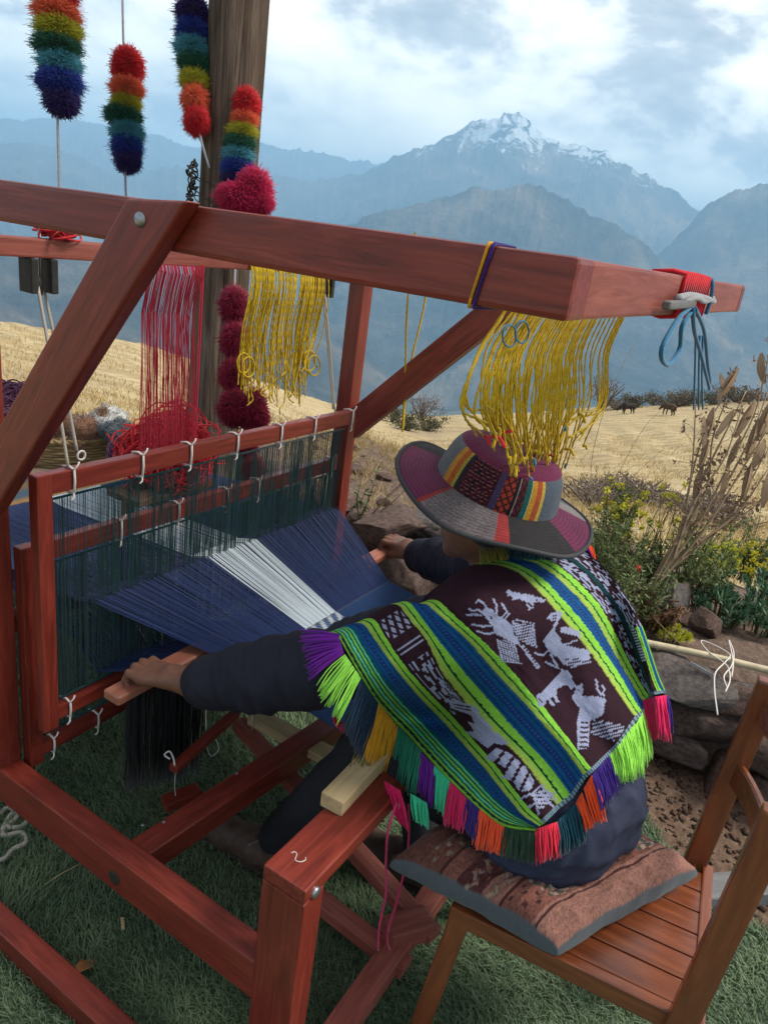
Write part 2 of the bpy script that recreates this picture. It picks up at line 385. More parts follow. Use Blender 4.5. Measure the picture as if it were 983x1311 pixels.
M_CLOTHP = painted('woven_poncho_cloth', .92, 420., .55, .0, .15)
M_HATP = painted('woven_hat_cloth', .9, 480., .5, .1, .16)
M_CUSHP = painted('woven_cushion_cloth', .92, 700., .35, .15, .16)
M_FABRIC = painted('woven_loom_cloth', .9, 1200., .3, .1, .12)
def fringe_mat(n, c): return yarn('fringe_'+n, c, .22, .9, .2)
PAL = dict(lime=(.29, .68, .08), purple=(.13, .008, .26), navy=(.006, .025, .055), gold=(.62, .29, .012), green=(.01, .19, .11), mint=(.04, .52, .27),
           pink=(.62, .01, .10), indigo=(.035, .012, .17), orange=(.85, .085, .02), bottle=(.015, .05, .025), scarlet=(.62, .02, .05), teal=(.004, .055, .085), olive=(.17, .14, .01), crimson=(.5, .01, .03))
M_FR = {k: fringe_mat(k, c) for k, c in PAL.items()}
POMC = [('red', (.60, .015, .025)), ('orange', (.80, .14, .06)), ('chartreuse', (.42, .40, .02)), ('green', (.01, .105, .06)), ('sky', (.07, .30, .38)), ('blue', (.010, .035, .28)), ('violet', (.028, .014, .12))]
M_POM = [yarn('pompom_'+n, c, .3) for n, c in POMC]
# ------------------------------------------------------------------ land
def azel(x, y):
    q = ray(x, y); a = q@GR; g = q@GF
    return math.atan2(a, g), math.atan2(q[2], math.hypot(a, g))
def ground_material():
    m, nt, b = new_mat('dry_field'); L = nt.links.new
    g = nd(nt, 'ShaderNodeNewGeometry'); pos = g.outputs['Position']
    n1 = noise(nt, pos, .35, 6, .6); n2 = noise(nt, pos, 2.6, 6, .65); n3 = noise(nt, pos, 28., 4, .7); n4 = noise(nt, pos, .09, 5, .6, .6)
    c = ramp(nt, n2, [(.28, (.34, .26, .145)), (.5, (.49, .39, .23)), (.72, (.62, .51, .32))])
    c = mixc(nt, ramp(nt, n1, [(.42, (0, 0, 0)), (.7, (.8, .8, .8))]), c, (.44, .33, .17))
    c = mixc(nt, ramp(nt, n4, [(.55, (0, 0, 0)), (.66, (.75, .75, .75))]), c, (.33, .26, .17))
    c = mixc(nt, .5, c, ramp(nt, n3, [(.3, (.7, .7, .7)), (.7, (1., 1., 1.))]), 'MULTIPLY')
    wv = nd(nt, 'ShaderNodeTexWave'); wv.inputs['Scale'].default_value = .16; wv.inputs['Distortion'].default_value = 9.; wv.inputs['Detail'].default_value = 4.; wv.inputs['Detail Scale'].default_value = 1.4; L(pos, wv.inputs['Vector'])
    c = mixc(nt, .55, c, ramp(nt, wv.outputs['Fac'], [(.25, (.70, .66, .62)), (.6, (1., 1., 1.))]), 'MULTIPLY')
    # bare earth close to the plot
    ln = nd(nt, 'ShaderNodeVectorMath', operation='DISTANCE'); L(pos, ln.inputs[0]); ln.inputs[1].default_value = (.6, .4, 0.)
    wob = nd(nt, 'ShaderNodeMath', operation='MULTIPLY_ADD'); L(n1, wob.inputs[0]); wob.inputs[1].default_value = 1.6; L(ln.outputs['Value'], wob.inputs[2])
    f = nd(nt, 'ShaderNodeMapRange'); f.inputs['From Min'].default_value = 4.2; f.inputs['From Max'].default_value = 5.6; L(wob.outputs[0], f.inputs['Value'])
    soil = ramp(nt, n3, [(.25, (.075, .046, .032)), (.55, (.15, .098, .07)), (.8, (.26, .185, .14))])
    c = mixc(nt, f.outputs[0], soil, c)
    # far below: valley scrub
    sp = nd(nt, 'ShaderNodeSeparateXYZ'); L(pos, sp.inputs[0]); fv = nd(nt, 'ShaderNodeMapRange'); fv.inputs['From Min'].default_value = -30.; fv.inputs['From Max'].default_value = -90.; L(sp.outputs['Z'], fv.inputs['Value'])
    nb = noise(nt, pos, .006, 7, .6); nb2 = noise(nt, pos, .03, 5, .6)
    vc = ramp(nt, nb, [(.35, (.05, .055, .03)), (.5, (.12, .10, .06)), (.62, (.20, .16, .10))])
    vc = mixc(nt, .5, vc, ramp(nt, nb2, [(.35, (.5, .5, .5)), (.65, (1.2, 1.2, 1.2))]), 'MULTIPLY')
    c = mixc(nt, fv.outputs[0], c, vc)
    L(c, b.inputs['Base Color']); b.inputs['Roughness'].default_value = .95; b.inputs['Specular IOR Level'].default_value = .1
    bm_ = bump(nt, b, n3, .6, .03); return m
M_GROUND = ground_material()
CR = [azel(x, y)+(d,) for x, y, d in ((-300, 372, 48), (0, 410, 50), (180, 440, 55), (330, 487, 70), (420, 516, 85), (550, 533, 100), (680, 527, 100), (800, 519, 97), (983, 514, 92), (1300, 520, 80))]
CAZ = np.array([c[0] for c in CR]); CEL = np.array([c[1] for c in CR]); CDI = np.array([c[2] for c in CR])
def field_z(az, r):
    """height of the hillside at bearing az and distance r from the camera"""
    az = np.asarray(az, float); r = np.asarray(r, float)
    el = np.interp(az, CAZ, CEL); rc = np.interp(az, CAZ, CDI)
    side = np.clip((np.abs(az)-math.radians(62))/math.radians(45), 0, 1); side = side*side*(3-2*side)
    tc = np.tan(-el)*(1-side)+(1.6/rc+.01)*side
    r0 = 3.7
    s = np.clip(np.log(np.maximum(r, 1e-3)/r0)/np.log(rc/r0), 0, None); t = 1.6/r0+(tc-1.6/r0)*np.minimum(s, 1.)
    z = np.where(r > r0, 1.6-r*t, 0.)
    zc = 1.6-rc*tc; over = np.maximum(r-rc, 0)
    z = np.where(r > rc, zc-over*tc-over**1.25*.30*(1-.6*side), z)
    return np.maximum(z, -1050.), rc
def build_ground():
    a1 = np.linspace(-math.pi, -.75, 50, endpoint=False); a2 = np.linspace(-.75, .75, 420, endpoint=False); a3 = np.linspace(.75, math.pi, 50, endpoint=False)
    A = np.r_[a1, a2, a3]; R = np.r_[.05, .6, 1.2, 1.8, 2.4, 3., 3.4, np.geomspace(3.7, 104, 190), np.geomspace(108, 3000, 40), 4500, 9000, 20000, 29000]
    AA, RR = np.meshgrid(A, R, indexing='ij'); Z, rc = field_z(AA, RR)
    X = CAM[0]+RR*(GF[0]*np.cos(AA)+GR[0]*np.sin(AA)); Y = CAM[1]+RR*(GF[1]*np.cos(AA)+GR[1]*np.sin(AA))
    P = np.stack([X, Y, Z*0], -1)
    k = np.clip((RR-4.)/6, 0, 1)
    Z = Z+k*(fbm(P*.12, 4, 3)*.25*np.clip(RR/40, .1, 1)+fbm(P*.9, 4, 5)*.10)*(RR < 400)
    # plough furrows and little terraces on the far right slope
    fr = np.clip((AA-.20)/.06, 0, 1)*np.clip((RR-24)/10, 0, 1)*np.clip((78-RR)/14, 0, 1)
    ph = (X*.35-Y*.9)+fbm(P*.08, 3, 9)*3.
    Z = Z+fr*(.07*np.sin(ph*2.6)+fbm(P*.5, 3, 21)*.14)
    Z = Z+(RR > 300)*fbm(P*.0035, 5, 30, .5, True)*np.clip((RR-300)/600, 0, 1)*70*(RR < 9000)
    me = mesh_np('ground', np.stack([X, Y, Z], -1).reshape(-1, 3), grid_faces(len(A), len(R), True)[:, ::-1])
    o = link('ground', me, M_GROUND); tag(o, None, None, kind='structure')
build_ground()
# ------------------------------------------------------------------ mountains
def rock_material(name, snow=None, warm=.5):
    m, nt, b = new_mat(name); L = nt.links.new; g = nd(nt, 'ShaderNodeNewGeometry'); pos = g.outputs['Position']
    n1 = noise(nt, pos, .0011, 8, .62, .8); n2 = noise(nt, pos, .006, 7, .65)
    c = ramp(nt, n1, [(.36, (.018, .022, .026)), (.47, (.06, .055, .045)), (.56, (.13*warm+.06, .09*warm+.055, .055*warm+.045)), (.68, (.30*warm+.1, .20*warm+.09, .12*warm+.07))])
    c = mixc(nt, .6, c, ramp(nt, n2, [(.35, (.45, .45, .45)), (.65, (1.25, 1.25, 1.25))]), 'MULTIPLY')
    nb_ = noise(nt, pos, .009, 8, .7); bump(nt, b, nb_, 1., 70.)
    if snow:
        sp = nd(nt, 'ShaderNodeSeparateXYZ'); L(pos, sp.inputs[0])
        mr = nd(nt, 'ShaderNodeMapRange'); mr.inputs['From Min'].default_value = snow[0]; mr.inputs['From Max'].default_value = snow[1]; mr.inputs['To Min'].default_value = -.30; mr.inputs['To Max'].default_value = .10; L(sp.outputs['Z'], mr.inputs['Value'])
        n3 = noise(nt, pos, .0026, 8, .68, .9); ad = nd(nt, 'ShaderNodeMath', operation='ADD'); L(n3, ad.inputs[0]); L(mr.outputs[0], ad.inputs[1])
        f = ramp(nt, ad.outputs[0], [(.545, (0, 0, 0)), (.60, (1, 1, 1))]); c = mixc(nt, f, c, (.80, .84, .88))
    L(c, b.inputs['Base Color']); b.inputs['Roughness'].default_value = .95; b.inputs['Specular IOR Level'].default_value = .1
    return m
def mountain(name, ridge, D, label, mat, zb=-1050., depth=.42, amp=.16, seed=0, na=420, nt_=70, rough=.006, wl=1900., crag=.0, group='mountain ranges across the valley'):
    pe = [azel(x, y) for x, y in ridge]
    if ridge[0][0] <= -600: pe = [(pe[0][0]-1.1, pe[0][1]*.5), (pe[0][0]-.5, pe[0][1]*.9)]+pe          # the range carries on out of view
    if ridge[-1][0] >= 1500: pe = pe+[(pe[-1][0]+.4, pe[-1][1]*.9), (pe[-1][0]+1.1, pe[-1][1]*.5)]
    pe = np.array(pe); na = int(na*max(1., (pe[-1, 0]-pe[0, 0])/.9))
    az = np.linspace(pe[0, 0], pe[-1, 0], na); el = np.interp(az, pe[:, 0], pe[:, 1])
    el = el+rough*fbm(np.stack([az*70, az*0, az*0+seed], -1), 6, seed, .68, True)*1.1-rough*.2
    zr = 1.6+D*np.tan(el)
    t = np.r_[np.linspace(0, 1, nt_), 1.03, 1.08, 1.16, 1.3]
    A, T = np.meshgrid(az, t, indexing='ij'); ZR = zr[:, None]
    wob = 1+.05*fbm(np.stack([A*14, A*0, A*0+3.], -1), 3, seed+5)
    R = D*(1-(1-T)*depth*wob)
    s = np.where(T <= 1, .42*T+.58*T**2.1, 1-(T-1)*2.3); Z = zb+(ZR-zb)*s
    X = CAM[0]+R*(GF[0]*np.cos(A)+GR[0]*np.sin(A)); Y = CAM[1]+R*(GF[1]*np.cos(A)+GR[1]*np.sin(A))
    P = np.stack([X, Y, Z*0+seed*100.], -1)
    env = np.clip(np.sin(np.clip(T, 0, 1)*math.pi), 0, 1)**.8*(1-crag)+crag*np.clip(T*2, 0, 1)
    n = fbm(P/wl, 6, seed, .52, True)
    # spurs and gullies running down the slope
    sp = fbm(np.stack([A*D/wl*1.3+.9*n, T*1.6, A*0+seed], -1), 4, seed+9, .5, True)
    Z = Z+(ZR-zb)*amp*env*(.8*n+.95*sp-(.25 if crag else 0))
    if crag: Z = Z+(ZR-zb)*.035*np.clip(T*1.5-.5, 0, 1)*fbm(P/420., 4, seed+3, .55, True)
    me = mesh_np(name, np.stack([X, Y, Z], -1).reshape(-1, 3), grid_faces(na, len(t))[:, ::-1])
    o = link(name, me, mat); tag(o, label, 'mountain', group); o['kind'] = 'structure'; return o
M_ROCK = rock_material('mountain_rock'); M_SNOW = rock_material('snowy_mountain_rock', (700., 1950.), .6); M_FARROCK = rock_material('far_mountain_rock', None, .3)
mountain('mountain', [(-700, 120), (-350, 190), (-120, 175), (0, 152), (30, 158), (70, 152), (110, 160), (150, 165), (190, 172), (215, 178), (250, 190), (300, 187), (335, 185), (380, 192), (420, 197), (450, 206), (490, 212), (560, 222), (700, 245), (800, 280), (900, 330)], 22000, 'pale hazy far mountain range behind the hanging pompoms', M_FARROCK, seed=3, na=560)
mountain('mountain', [(-700, 260), (-300, 215), (-60, 200), (0, 186), (40, 182), (90, 198), (150, 222), (230, 214), (330, 226), (400, 232), (470, 222), (520, 226), (620, 262), (800, 330)], 15500, 'hazy blue middle range below the far skyline', M_FARROCK, seed=5)
mountain('mountain', [(420, 262), (470, 224), (505, 208), (530, 198), (560, 189), (575, 179), (590, 172), (602, 164), (612, 166), (622, 161), (636, 163), (643, 157), (655, 163), (668, 164), (680, 176), (695, 186), (710, 195), (735, 199), (752, 202), (775, 209), (800, 224), (835, 243), (860, 256), (893, 278), (930, 305), (980, 340), (1100, 420)], 14500, 'tall dark blue peak with snow patches below its summit', M_SNOW, seed=8, na=700, nt_=110, rough=.0055, depth=.36, amp=.15, wl=1400., crag=.25)
mountain('mountain', [(840, 330), (875, 300), (893, 279), (903, 268), (920, 261), (938, 254), (960, 249), (983, 246), (1050, 238), (1150, 250), (1300, 240), (1600, 255)], 11000, 'dark blue mountain shoulder beside the gap in the ridge', M_ROCK, seed=12, rough=.004, amp=.14, crag=.15, nt_=90)
mountain('mountain', [(380, 330), (440, 290), (490, 274), (540, 262), (585, 253), (605, 246), (618, 250), (640, 246), (660, 243), (676, 240), (700, 252), (735, 268), (771, 286), (800, 305), (836, 330), (880, 362), (960, 420)], 8200, 'nearer hazy ridge rising in front of the snowy peak', M_ROCK, seed=17, rough=.004, amp=.14, depth=.38, wl=1000., crag=.15, nt_=100, na=560)
mountain('mountain', [(-700, 330), (-300, 290), (-40, 300), (60, 318), (150, 330), (230, 352), (330, 372), (400, 398), (460, 440), (520, 500)], 5200, 'terraced blue hillside falling away behind the dry field', M_ROCK, zb=-1000, seed=23, rough=.003, amp=.10, depth=.5, wl=700.)
def build_haze():
    m = bpy.data.materials.new('haze_air'); m.use_nodes = True; nt = m.node_tree; nt.nodes.clear(); o = nd(nt, 'ShaderNodeOutputMaterial'); v = nd(nt, 'ShaderNodeVolumePrincipled')
    v.inputs['Color'].default_value = (.40, .70, 1., 1.); v.inputs['Density'].default_value = 9.6e-5; v.inputs['Anisotropy'].default_value = .0
    nt.links.new(v.outputs[0], o.inputs['Volume'])
    me = box_mesh('haze', 64000., 64000., 3720., 0.); ob = link('haze', me, m); ob.location = (0, 0, 760.); tag(ob, None, None, kind='stuff')
build_haze()
# far town on the valley floor: small pale blocks
def build_town():
    m = plain('pale_town_walls', (.55, .53, .5), .8)
    mb = MB()
    for i in range(150):
        x = RNG.uniform(468, 512); y = 462+(x-468)*.35+RNG.normal(0, 4.5); p = at(x, y, 4200.); s = RNG.uniform(8, 22); h = RNG.uniform(5, 12)
        c = np.array([[a, b, c_] for c_ in (-30, h) for a, b in ((-s, -s*.7), (s, -s*.7), (s, s*.7), (-s, s*.7))])+p
        mb.add(c, [[0, 1, 5, 4], [1, 2, 6, 5], [2, 3, 7, 6], [3, 0, 4, 7], [4, 5, 6, 7]])
    o = link('far_town', mb.mesh('far_town', False), m); tag(o, 'pale speck of a far town on the valley side', 'town', kind='stuff')
# ------------------------------------------------------------------ loom
W = 1.374; ZT = 1.6086; TB = .0666; B = .059; VP = 1.1276; PD = .058      # width, beam top, beam height, timber width, rear post front face, post depth
VB = .237; VB2 = .331; ZB = .557; ZR0, ZR1 = .219, .313; VBK = 1.74
loom = thing('floor_loom', 'large red stained wooden floor loom with overhanging top frame', 'loom', (W/2, .9, 0))
def prism_u(name, poly, u0, u1, mat, parent, bev):
    """timber cut from a (v, z) outline, local X along its longest edge"""
    P = np.array(poly); e = P[2]-P[1]; a = math.atan2(e[1], e[0]); c = P.mean(0); R2 = np.array([[math.cos(a), math.sin(a)], [-math.sin(a), math.cos(a)]])
    q = (P-c)@R2.T; bm = bmesh.new(); h = (u1-u0)/2
    lo_ = [bm.verts.new((x, h, y)) for x, y in q]; hi_ = [bm.verts.new((x, -h, y)) for x, y in q]
    bm.faces.new(lo_); bm.faces.new(hi_[::-1]); n = len(q)
    for i in range(n): bm.faces.new((lo_[i], hi_[i], hi_[(i+1) % n], lo_[(i+1) % n]))
    bmesh.ops.recalc_face_normals(bm, faces=bm.faces)
    bmesh.ops.bevel(bm, geom=list(bm.edges), offset=bev, segments=3, profile=.6, affect='EDGES'); me = bpy.data.meshes.new(name); bm.to_mesh(me); bm.free()
    ca, sa = math.cos(a), math.sin(a); mw = Matrix(((0, -1, 0, (u0+u1)/2), (ca, 0, -sa, c[0]), (sa, 0, ca, c[1]), (0, 0, 0, 1)))
    return link(name, me, mat, parent, mw)
def side_frame(u0, u1, near):
    s = -1 if near else 1; o = (u0 if near else u1)
    ru = (-.137, -.087) if near else (W+.087, W+.137); bx('base_runner', ru[0], ru[1], .10, VBK+.12, .0, .068, M_RED, loom)
    for fv in (VB+.012, VBK+.002): bx('foot_block', min(ru[1], u0) if near else u0-.002, (u1+.002) if near else max(ru[0], u1), fv, fv+.066, .001, .067, M_RED, loom)
    bx('front_post', u0, u1, VB, VB2, .066, ZB-.032, M_RED, loom)
    bx('rear_post', u0, u1, VP, VP+PD, ZR1-.003, ZT-TB+.004, M_RED, loom)
    bx('back_post', u0, u1, VBK, VBK+.07, .066, .78, M_RED, loom)
    r = bx('side_rail', u0+.001, u1-.004, VB2-.002, VBK+.003, ZR0, ZR1, M_RED, loom)
    bx('top_beam', u0, u1, 0., 1.62, ZT-TB, ZT, M_RED, loom, .007)
    # slanting brace bolted on the outside near, inside the frame on the far side
    if near:
        br = prism_u('brace', [(.660, 1.606), (.540, 1.613), (1.182, .822), (1.182, .965)], -.032, -.0005, M_RED, loom, .006)
    else:
        br = beam('brace', (u0+.028, .60, ZT-.11), (u0+.028, VP+.012, .955), .050, .088, M_RED, loom, (1, 0, 0), .004)
    return r, br
rail, brace = side_frame(0., B, True)
side_frame(W-B, W, False)
def disc(name, c, n, r, h, mat, parent, k=20):
    n = norm(n); c = np.asarray(c, float)
    pr = [(0, h), (.55*r, h*.92), (.85*r, h*.62), (r, h*.15), (r, -h*.4)]
    a = norm(np.cross(n, (0.3, .2, 1.))); b = np.cross(n, a); V = []
    for q, z in pr:
        for i in range(k):
            t = 2*math.pi*i/k; V.append(c+n*z+q*(a*math.cos(t)+b*math.sin(t)))
    return link(name, mesh_np(name, V, np.array([[i*k+j, i*k+(j+1)%k, (i+1)*k+(j+1)%k, (i+1)*k+j] for i in range(len(pr)-1) for j in range(k)])), mat, parent)
disc('bolt', onu(180, 281, -.032), (-1, 0, 0), .011, .006, M_METAL, brace)
disc('bolt', (.030, VB-.001, ZB-.024), (0, -1, 0), .011, .006, M_METAL, loom)
disc('bolt_hole', onu(146, 1124, -.0003), (-1, 0, 0), .017, .0015, M_BLACKWOOD, rail)
# cross members
cross = bx('cross_beam', B-.004, W-B+.002, .001, .045, ZT-TB+.001, ZT-.001, M_REDW, loom, .005)
bx('castle_bar', B-.003, W-B+.003, VP+.012, VP+.05, 1.474, 1.511, M_REDW, loom)
bx('string_bar', B-.003, W-B+.003, .150, .180, ZT-.048, ZT-.016, M_REDW, loom)
brb = bx('breast_beam', 0., W, VB, VB2, ZB-.032, ZB, M_RED, loom, .005)
bx('warp_beam', B-.002, W-B+.002, VBK-.02, VBK+.05, .60, .67, M_RED, loom, .012)
# foot-rail across the frame, seen in front of the treadles
p0 = onz(192, 1088, ZR1-.012); p1 = onz(425, 930, ZR1-.012); dd = norm(p1-p0)
beam('cross_rail', (B-.012, p0[1]+.02, ZR1-.040), (W-.03, p0[1]+.02+(W-B)*dd[1]/dd[0], ZR1-.040), .062, .062, M_RED, loom)
beam('cross_rail', (.02, .195, .105), (W-.02, .215, .105), .055, .045, M_REDW, loom)
bx('cross_rail', B-.003, W-B+.003, VBK+.01, VBK+.06, .24, .30, M_RED, loom)
for x, y in ((183, 1056), (210, 1052), (303, 990)):
    q = onz(x, y, ZR1-.008); disc('screw', q, (0, 0, 1), .004, .0015, M_METAL, loom, 10)
# chalk digit on the breast beam
d2 = np.array([(373, 1092), (377, 1090.5), (380, 1093), (379, 1097), (378, 1101), (382, 1103), (387, 1103), (391.5, 1100), (391, 1097.5)])
def chalk2():
    q = catmull(d2, 30); V = np.array([onz(x, y, ZB+.0009) for x, y in q]); return V
link('chalk_mark', MB().tube(chalk2(), .0008, 5).mesh('chalk_mark'), M_WHITECORD, brb)['label'] = 'white chalk figure two drawn on the beam'
# treadles and lams under the warp
def treadle(a, b, z0, z1, w=.045, h=.032):
    p = onz(*a, z0); q = onz(*b, z1); return beam('treadle', p, q, w, h, M_REDW, loom)
treadle((305, 925), (556, 1200), .235, .115)
treadle((405, 1150), (520, 1240), .12, .10)
beam('hinge_block', onz(494, 1196, .135), onz(548, 1180, .135), .06, .05, M_REDW, loom)
lam = beam('lam', onz(222, 985, .30), onz(303, 912, .30), .026, .022, M_RED, loom)
beam('lam', onz(210, 1030, .16), onz(255, 1012, .16), .04, .03, M_RED, loom)
def cord(name, pts, r, mat, parent=None, n=None, k=6):
    return tube(name, catmull(pts, n or max(2, 6*len(pts))), r, mat, parent, k)
cord('tie_cord', [onz(218, 972, .315), onz(211, 966, .325), onz(216, 962, .33), onz(222, 970, .325), onz(224, 980, .312)], .0022, M_WHITECORD, lam)
cord('tie_cord', [onz(225, 985, .29), onz(224, 1005, .23), onz(225, 1020, .17)], .0014, M_WHITECORD, lam)
cord('tie_cord', [onz(264, 910, .46), onz(264, 935, .31)], .0014, M_WHITECORD, lam)
cord('tie_cord', [onz(268, 935, .27), onz(265, 955, .2), onz(272, 968, .16), onz(280, 960, .17), onz(276, 945, .2)], .0016, M_WHITECORD, lam)
cord('tie_cord', [onz(323, 905, .40), onz(323, 935, .25)], .0014, M_WHITECORD, loom)
# pale stick lying on the breast beam, far pale plank
st = beam('pine_stick', (np.array(onz(424, 1030, ZB+.017))), np.array(onz(424, 1030, ZB+.017))+np.array([.62, .03, 0]), .05, .034, M_PINE, None, None, .003)
tag(st, 'raw pale pine stick lying on the breast beam of the loom', 'wooden stick')
pk = beam('pine_plank', onz(325, 917, .28), onz(455, 987, .28), .055, .028, M_PINE, None, None, .003)
tag(pk, 'pale pine plank resting low behind the cross rail of the loom', 'plank')
# ------------------------------------------------------------------ heddle frames
def heddle_frame(vc, u0, u1, ztop, zbot, label, bar, ties_top, ties_bot, n_str, seed):
    f = thing('heddle_frame', label, 'heddle frame', ((u0+u1)/2, vc, zbot), 'heddle frames hung in the loom')
    th = .030; bh = .046
    bx('side_bar', u0, u0+bar, vc-th/2, vc+th/2, zbot, ztop, M_RED, f, .003)
    bx('side_bar', u1-bar, u1, vc-th/2, vc+th/2, zbot, ztop, M_RED, f, .003)
    bx('top_bar', u0+bar-.002, u1-bar+.002, vc-th/2+.001, vc+th/2-.002, ztop-bh, ztop-.001, M_RED, f, .003)
    zb = zbot+.055
    bx('bottom_bar', u0+bar-.002, u1-bar+.002, vc-th/2+.001, vc+th/2-.002, zb-.036, zb, M_RED, f, .003)
    def tie(u, z0, z1):
        t = th/2+.003; z1 -= .0; pts = [(u, vc+t, z0), (u, vc+t, z1), (u+.001, vc, z1+.003), (u, vc-t, z1), (u+.001, vc-t, (z0+z1)/2), (u-.001, vc-t, z0), (u, vc, z0-.004), (u, vc+t, z0)]
        mb = MB().tube(pts, .0030, 6)
        mb.tube(catmull([(u-.002, vc-t, z1), (u+.006, vc-t-.004, z1+.010), (u+.011, vc-t-.002, z1+.016)], 6), .0022, 5)
        mb.tube(catmull([(u-.002, vc-t, z0), (u-.006, vc-t-.005, z0-.008), (u-.013, vc-t-.004, z0-.014)], 6), .0022, 5)
        link('tie_cord', mb.mesh('tie_cord'), M_WHITECORD, f)
    for u in ties_top: tie(u, ztop-bh-.006, ztop)
    for u in ties_bot: tie(u, zb-.040, zb)
    # heddle rods and string heddles
    rt = ztop-bh-.016; rb = zb+.012
    tube('heddle_rod', [(u0+bar, vc, rt), (u1-bar, vc, rt)], .0028, M_HEDDLE, f, 6); tube('heddle_rod', [(u0+bar, vc, rb), (u1-bar, vc, rb)], .0028, M_HEDDLE, f, 6)
    rg = np.random.default_rng(seed); mb = MB(); us = np.sort(rg.uniform(u0+bar+.006, u1-bar-.006, n_str))
    mid = {0: .60, 1: .60}[0]
    for u in us:
        e = u+rg.normal(0, .0022); zm = (rt+rb)/2+rg.normal(0, .004)
        for s in (-1, 1):
            mb.tube([(u+rg.normal(0, .001), vc+s*.004, rt), (e+s*.0005, vc+s*.0015, zm), (u+rg.normal(0, .001), vc+s*.004, rb)], .00068, 3, False)
    o = link('heddle_strings', mb.mesh('heddle_strings'), M_HEDDLE, f); o['kind'] = 'stuff'
    return f
def ulist(pxs, v, y): return [float(onv(x, y, v)[0]) for x in pxs]
hA = heddle_frame(1.055, .066, 1.225, 1.058, .425, 'raised heddle frame with white ties along its pinkish top bar', .036, ulist([88, 177, 239, 298, 353, 395, 441], 1.055, 575), [.13], 250, 1)
hB = heddle_frame(1.122, .068, 1.29, .872, .285, 'lowered heddle frame hanging behind the raised one', .036, ulist([150, 224, 286, 325, 415], 1.122, 640), [.13, .26], 250, 2)
# pulleys and hanging ropes
def pulley(u, v, label, drops):
    t = thing('pulley', label, 'pulley', (u, v, 1.40), 'pulleys under the castle bar')
    bx('side_block', u-.030, u-.014, v-.022, v+.022, 1.405, 1.4735, M_BLACKWOOD, t, .003); bx('side_block', u+.014, u+.030, v-.022, v+.022, 1.405, 1.4735, M_BLACKWOOD, t, .003)
    disc('wheel', (u-.010, v, 1.425), (1, 0, 0), .019, .010, M_BLACKWOOD, t); tube('hook_bolt', [(u+.004, v, 1.40), (u+.004, v, 1.545)], .0035, M_METAL, t, 8)
    for (a, b) in drops: cord('rope', [a, (np.asarray(a)+np.asarray(b))/2+np.array([.002, 0, 0]), b], .0033, M_ROPE, t)
    return t
pulley(.165, VP+.03, 'dark pulley block hung from the castle bar beside the slanting brace', [((.150, 1.14, 1.42), (.150, 1.055, 1.06)), ((.182, 1.17, 1.42), (.205, 1.10, 1.075))])
cord('rope_ring', [(.205+.010*math.cos(a), 1.085, 1.068+.010*math.sin(a)) for a in np.linspace(0, 6.28, 9)], .0025, M_WHITECORD, hA)
pulley(1.135, VP+.03, 'dark pulley block hung beside the far rear post', [((1.120, 1.14, 1.42), (1.13, 1.060, 1.06)), ((1.15, 1.17, 1.42), (1.19, 1.11, 1.05))])
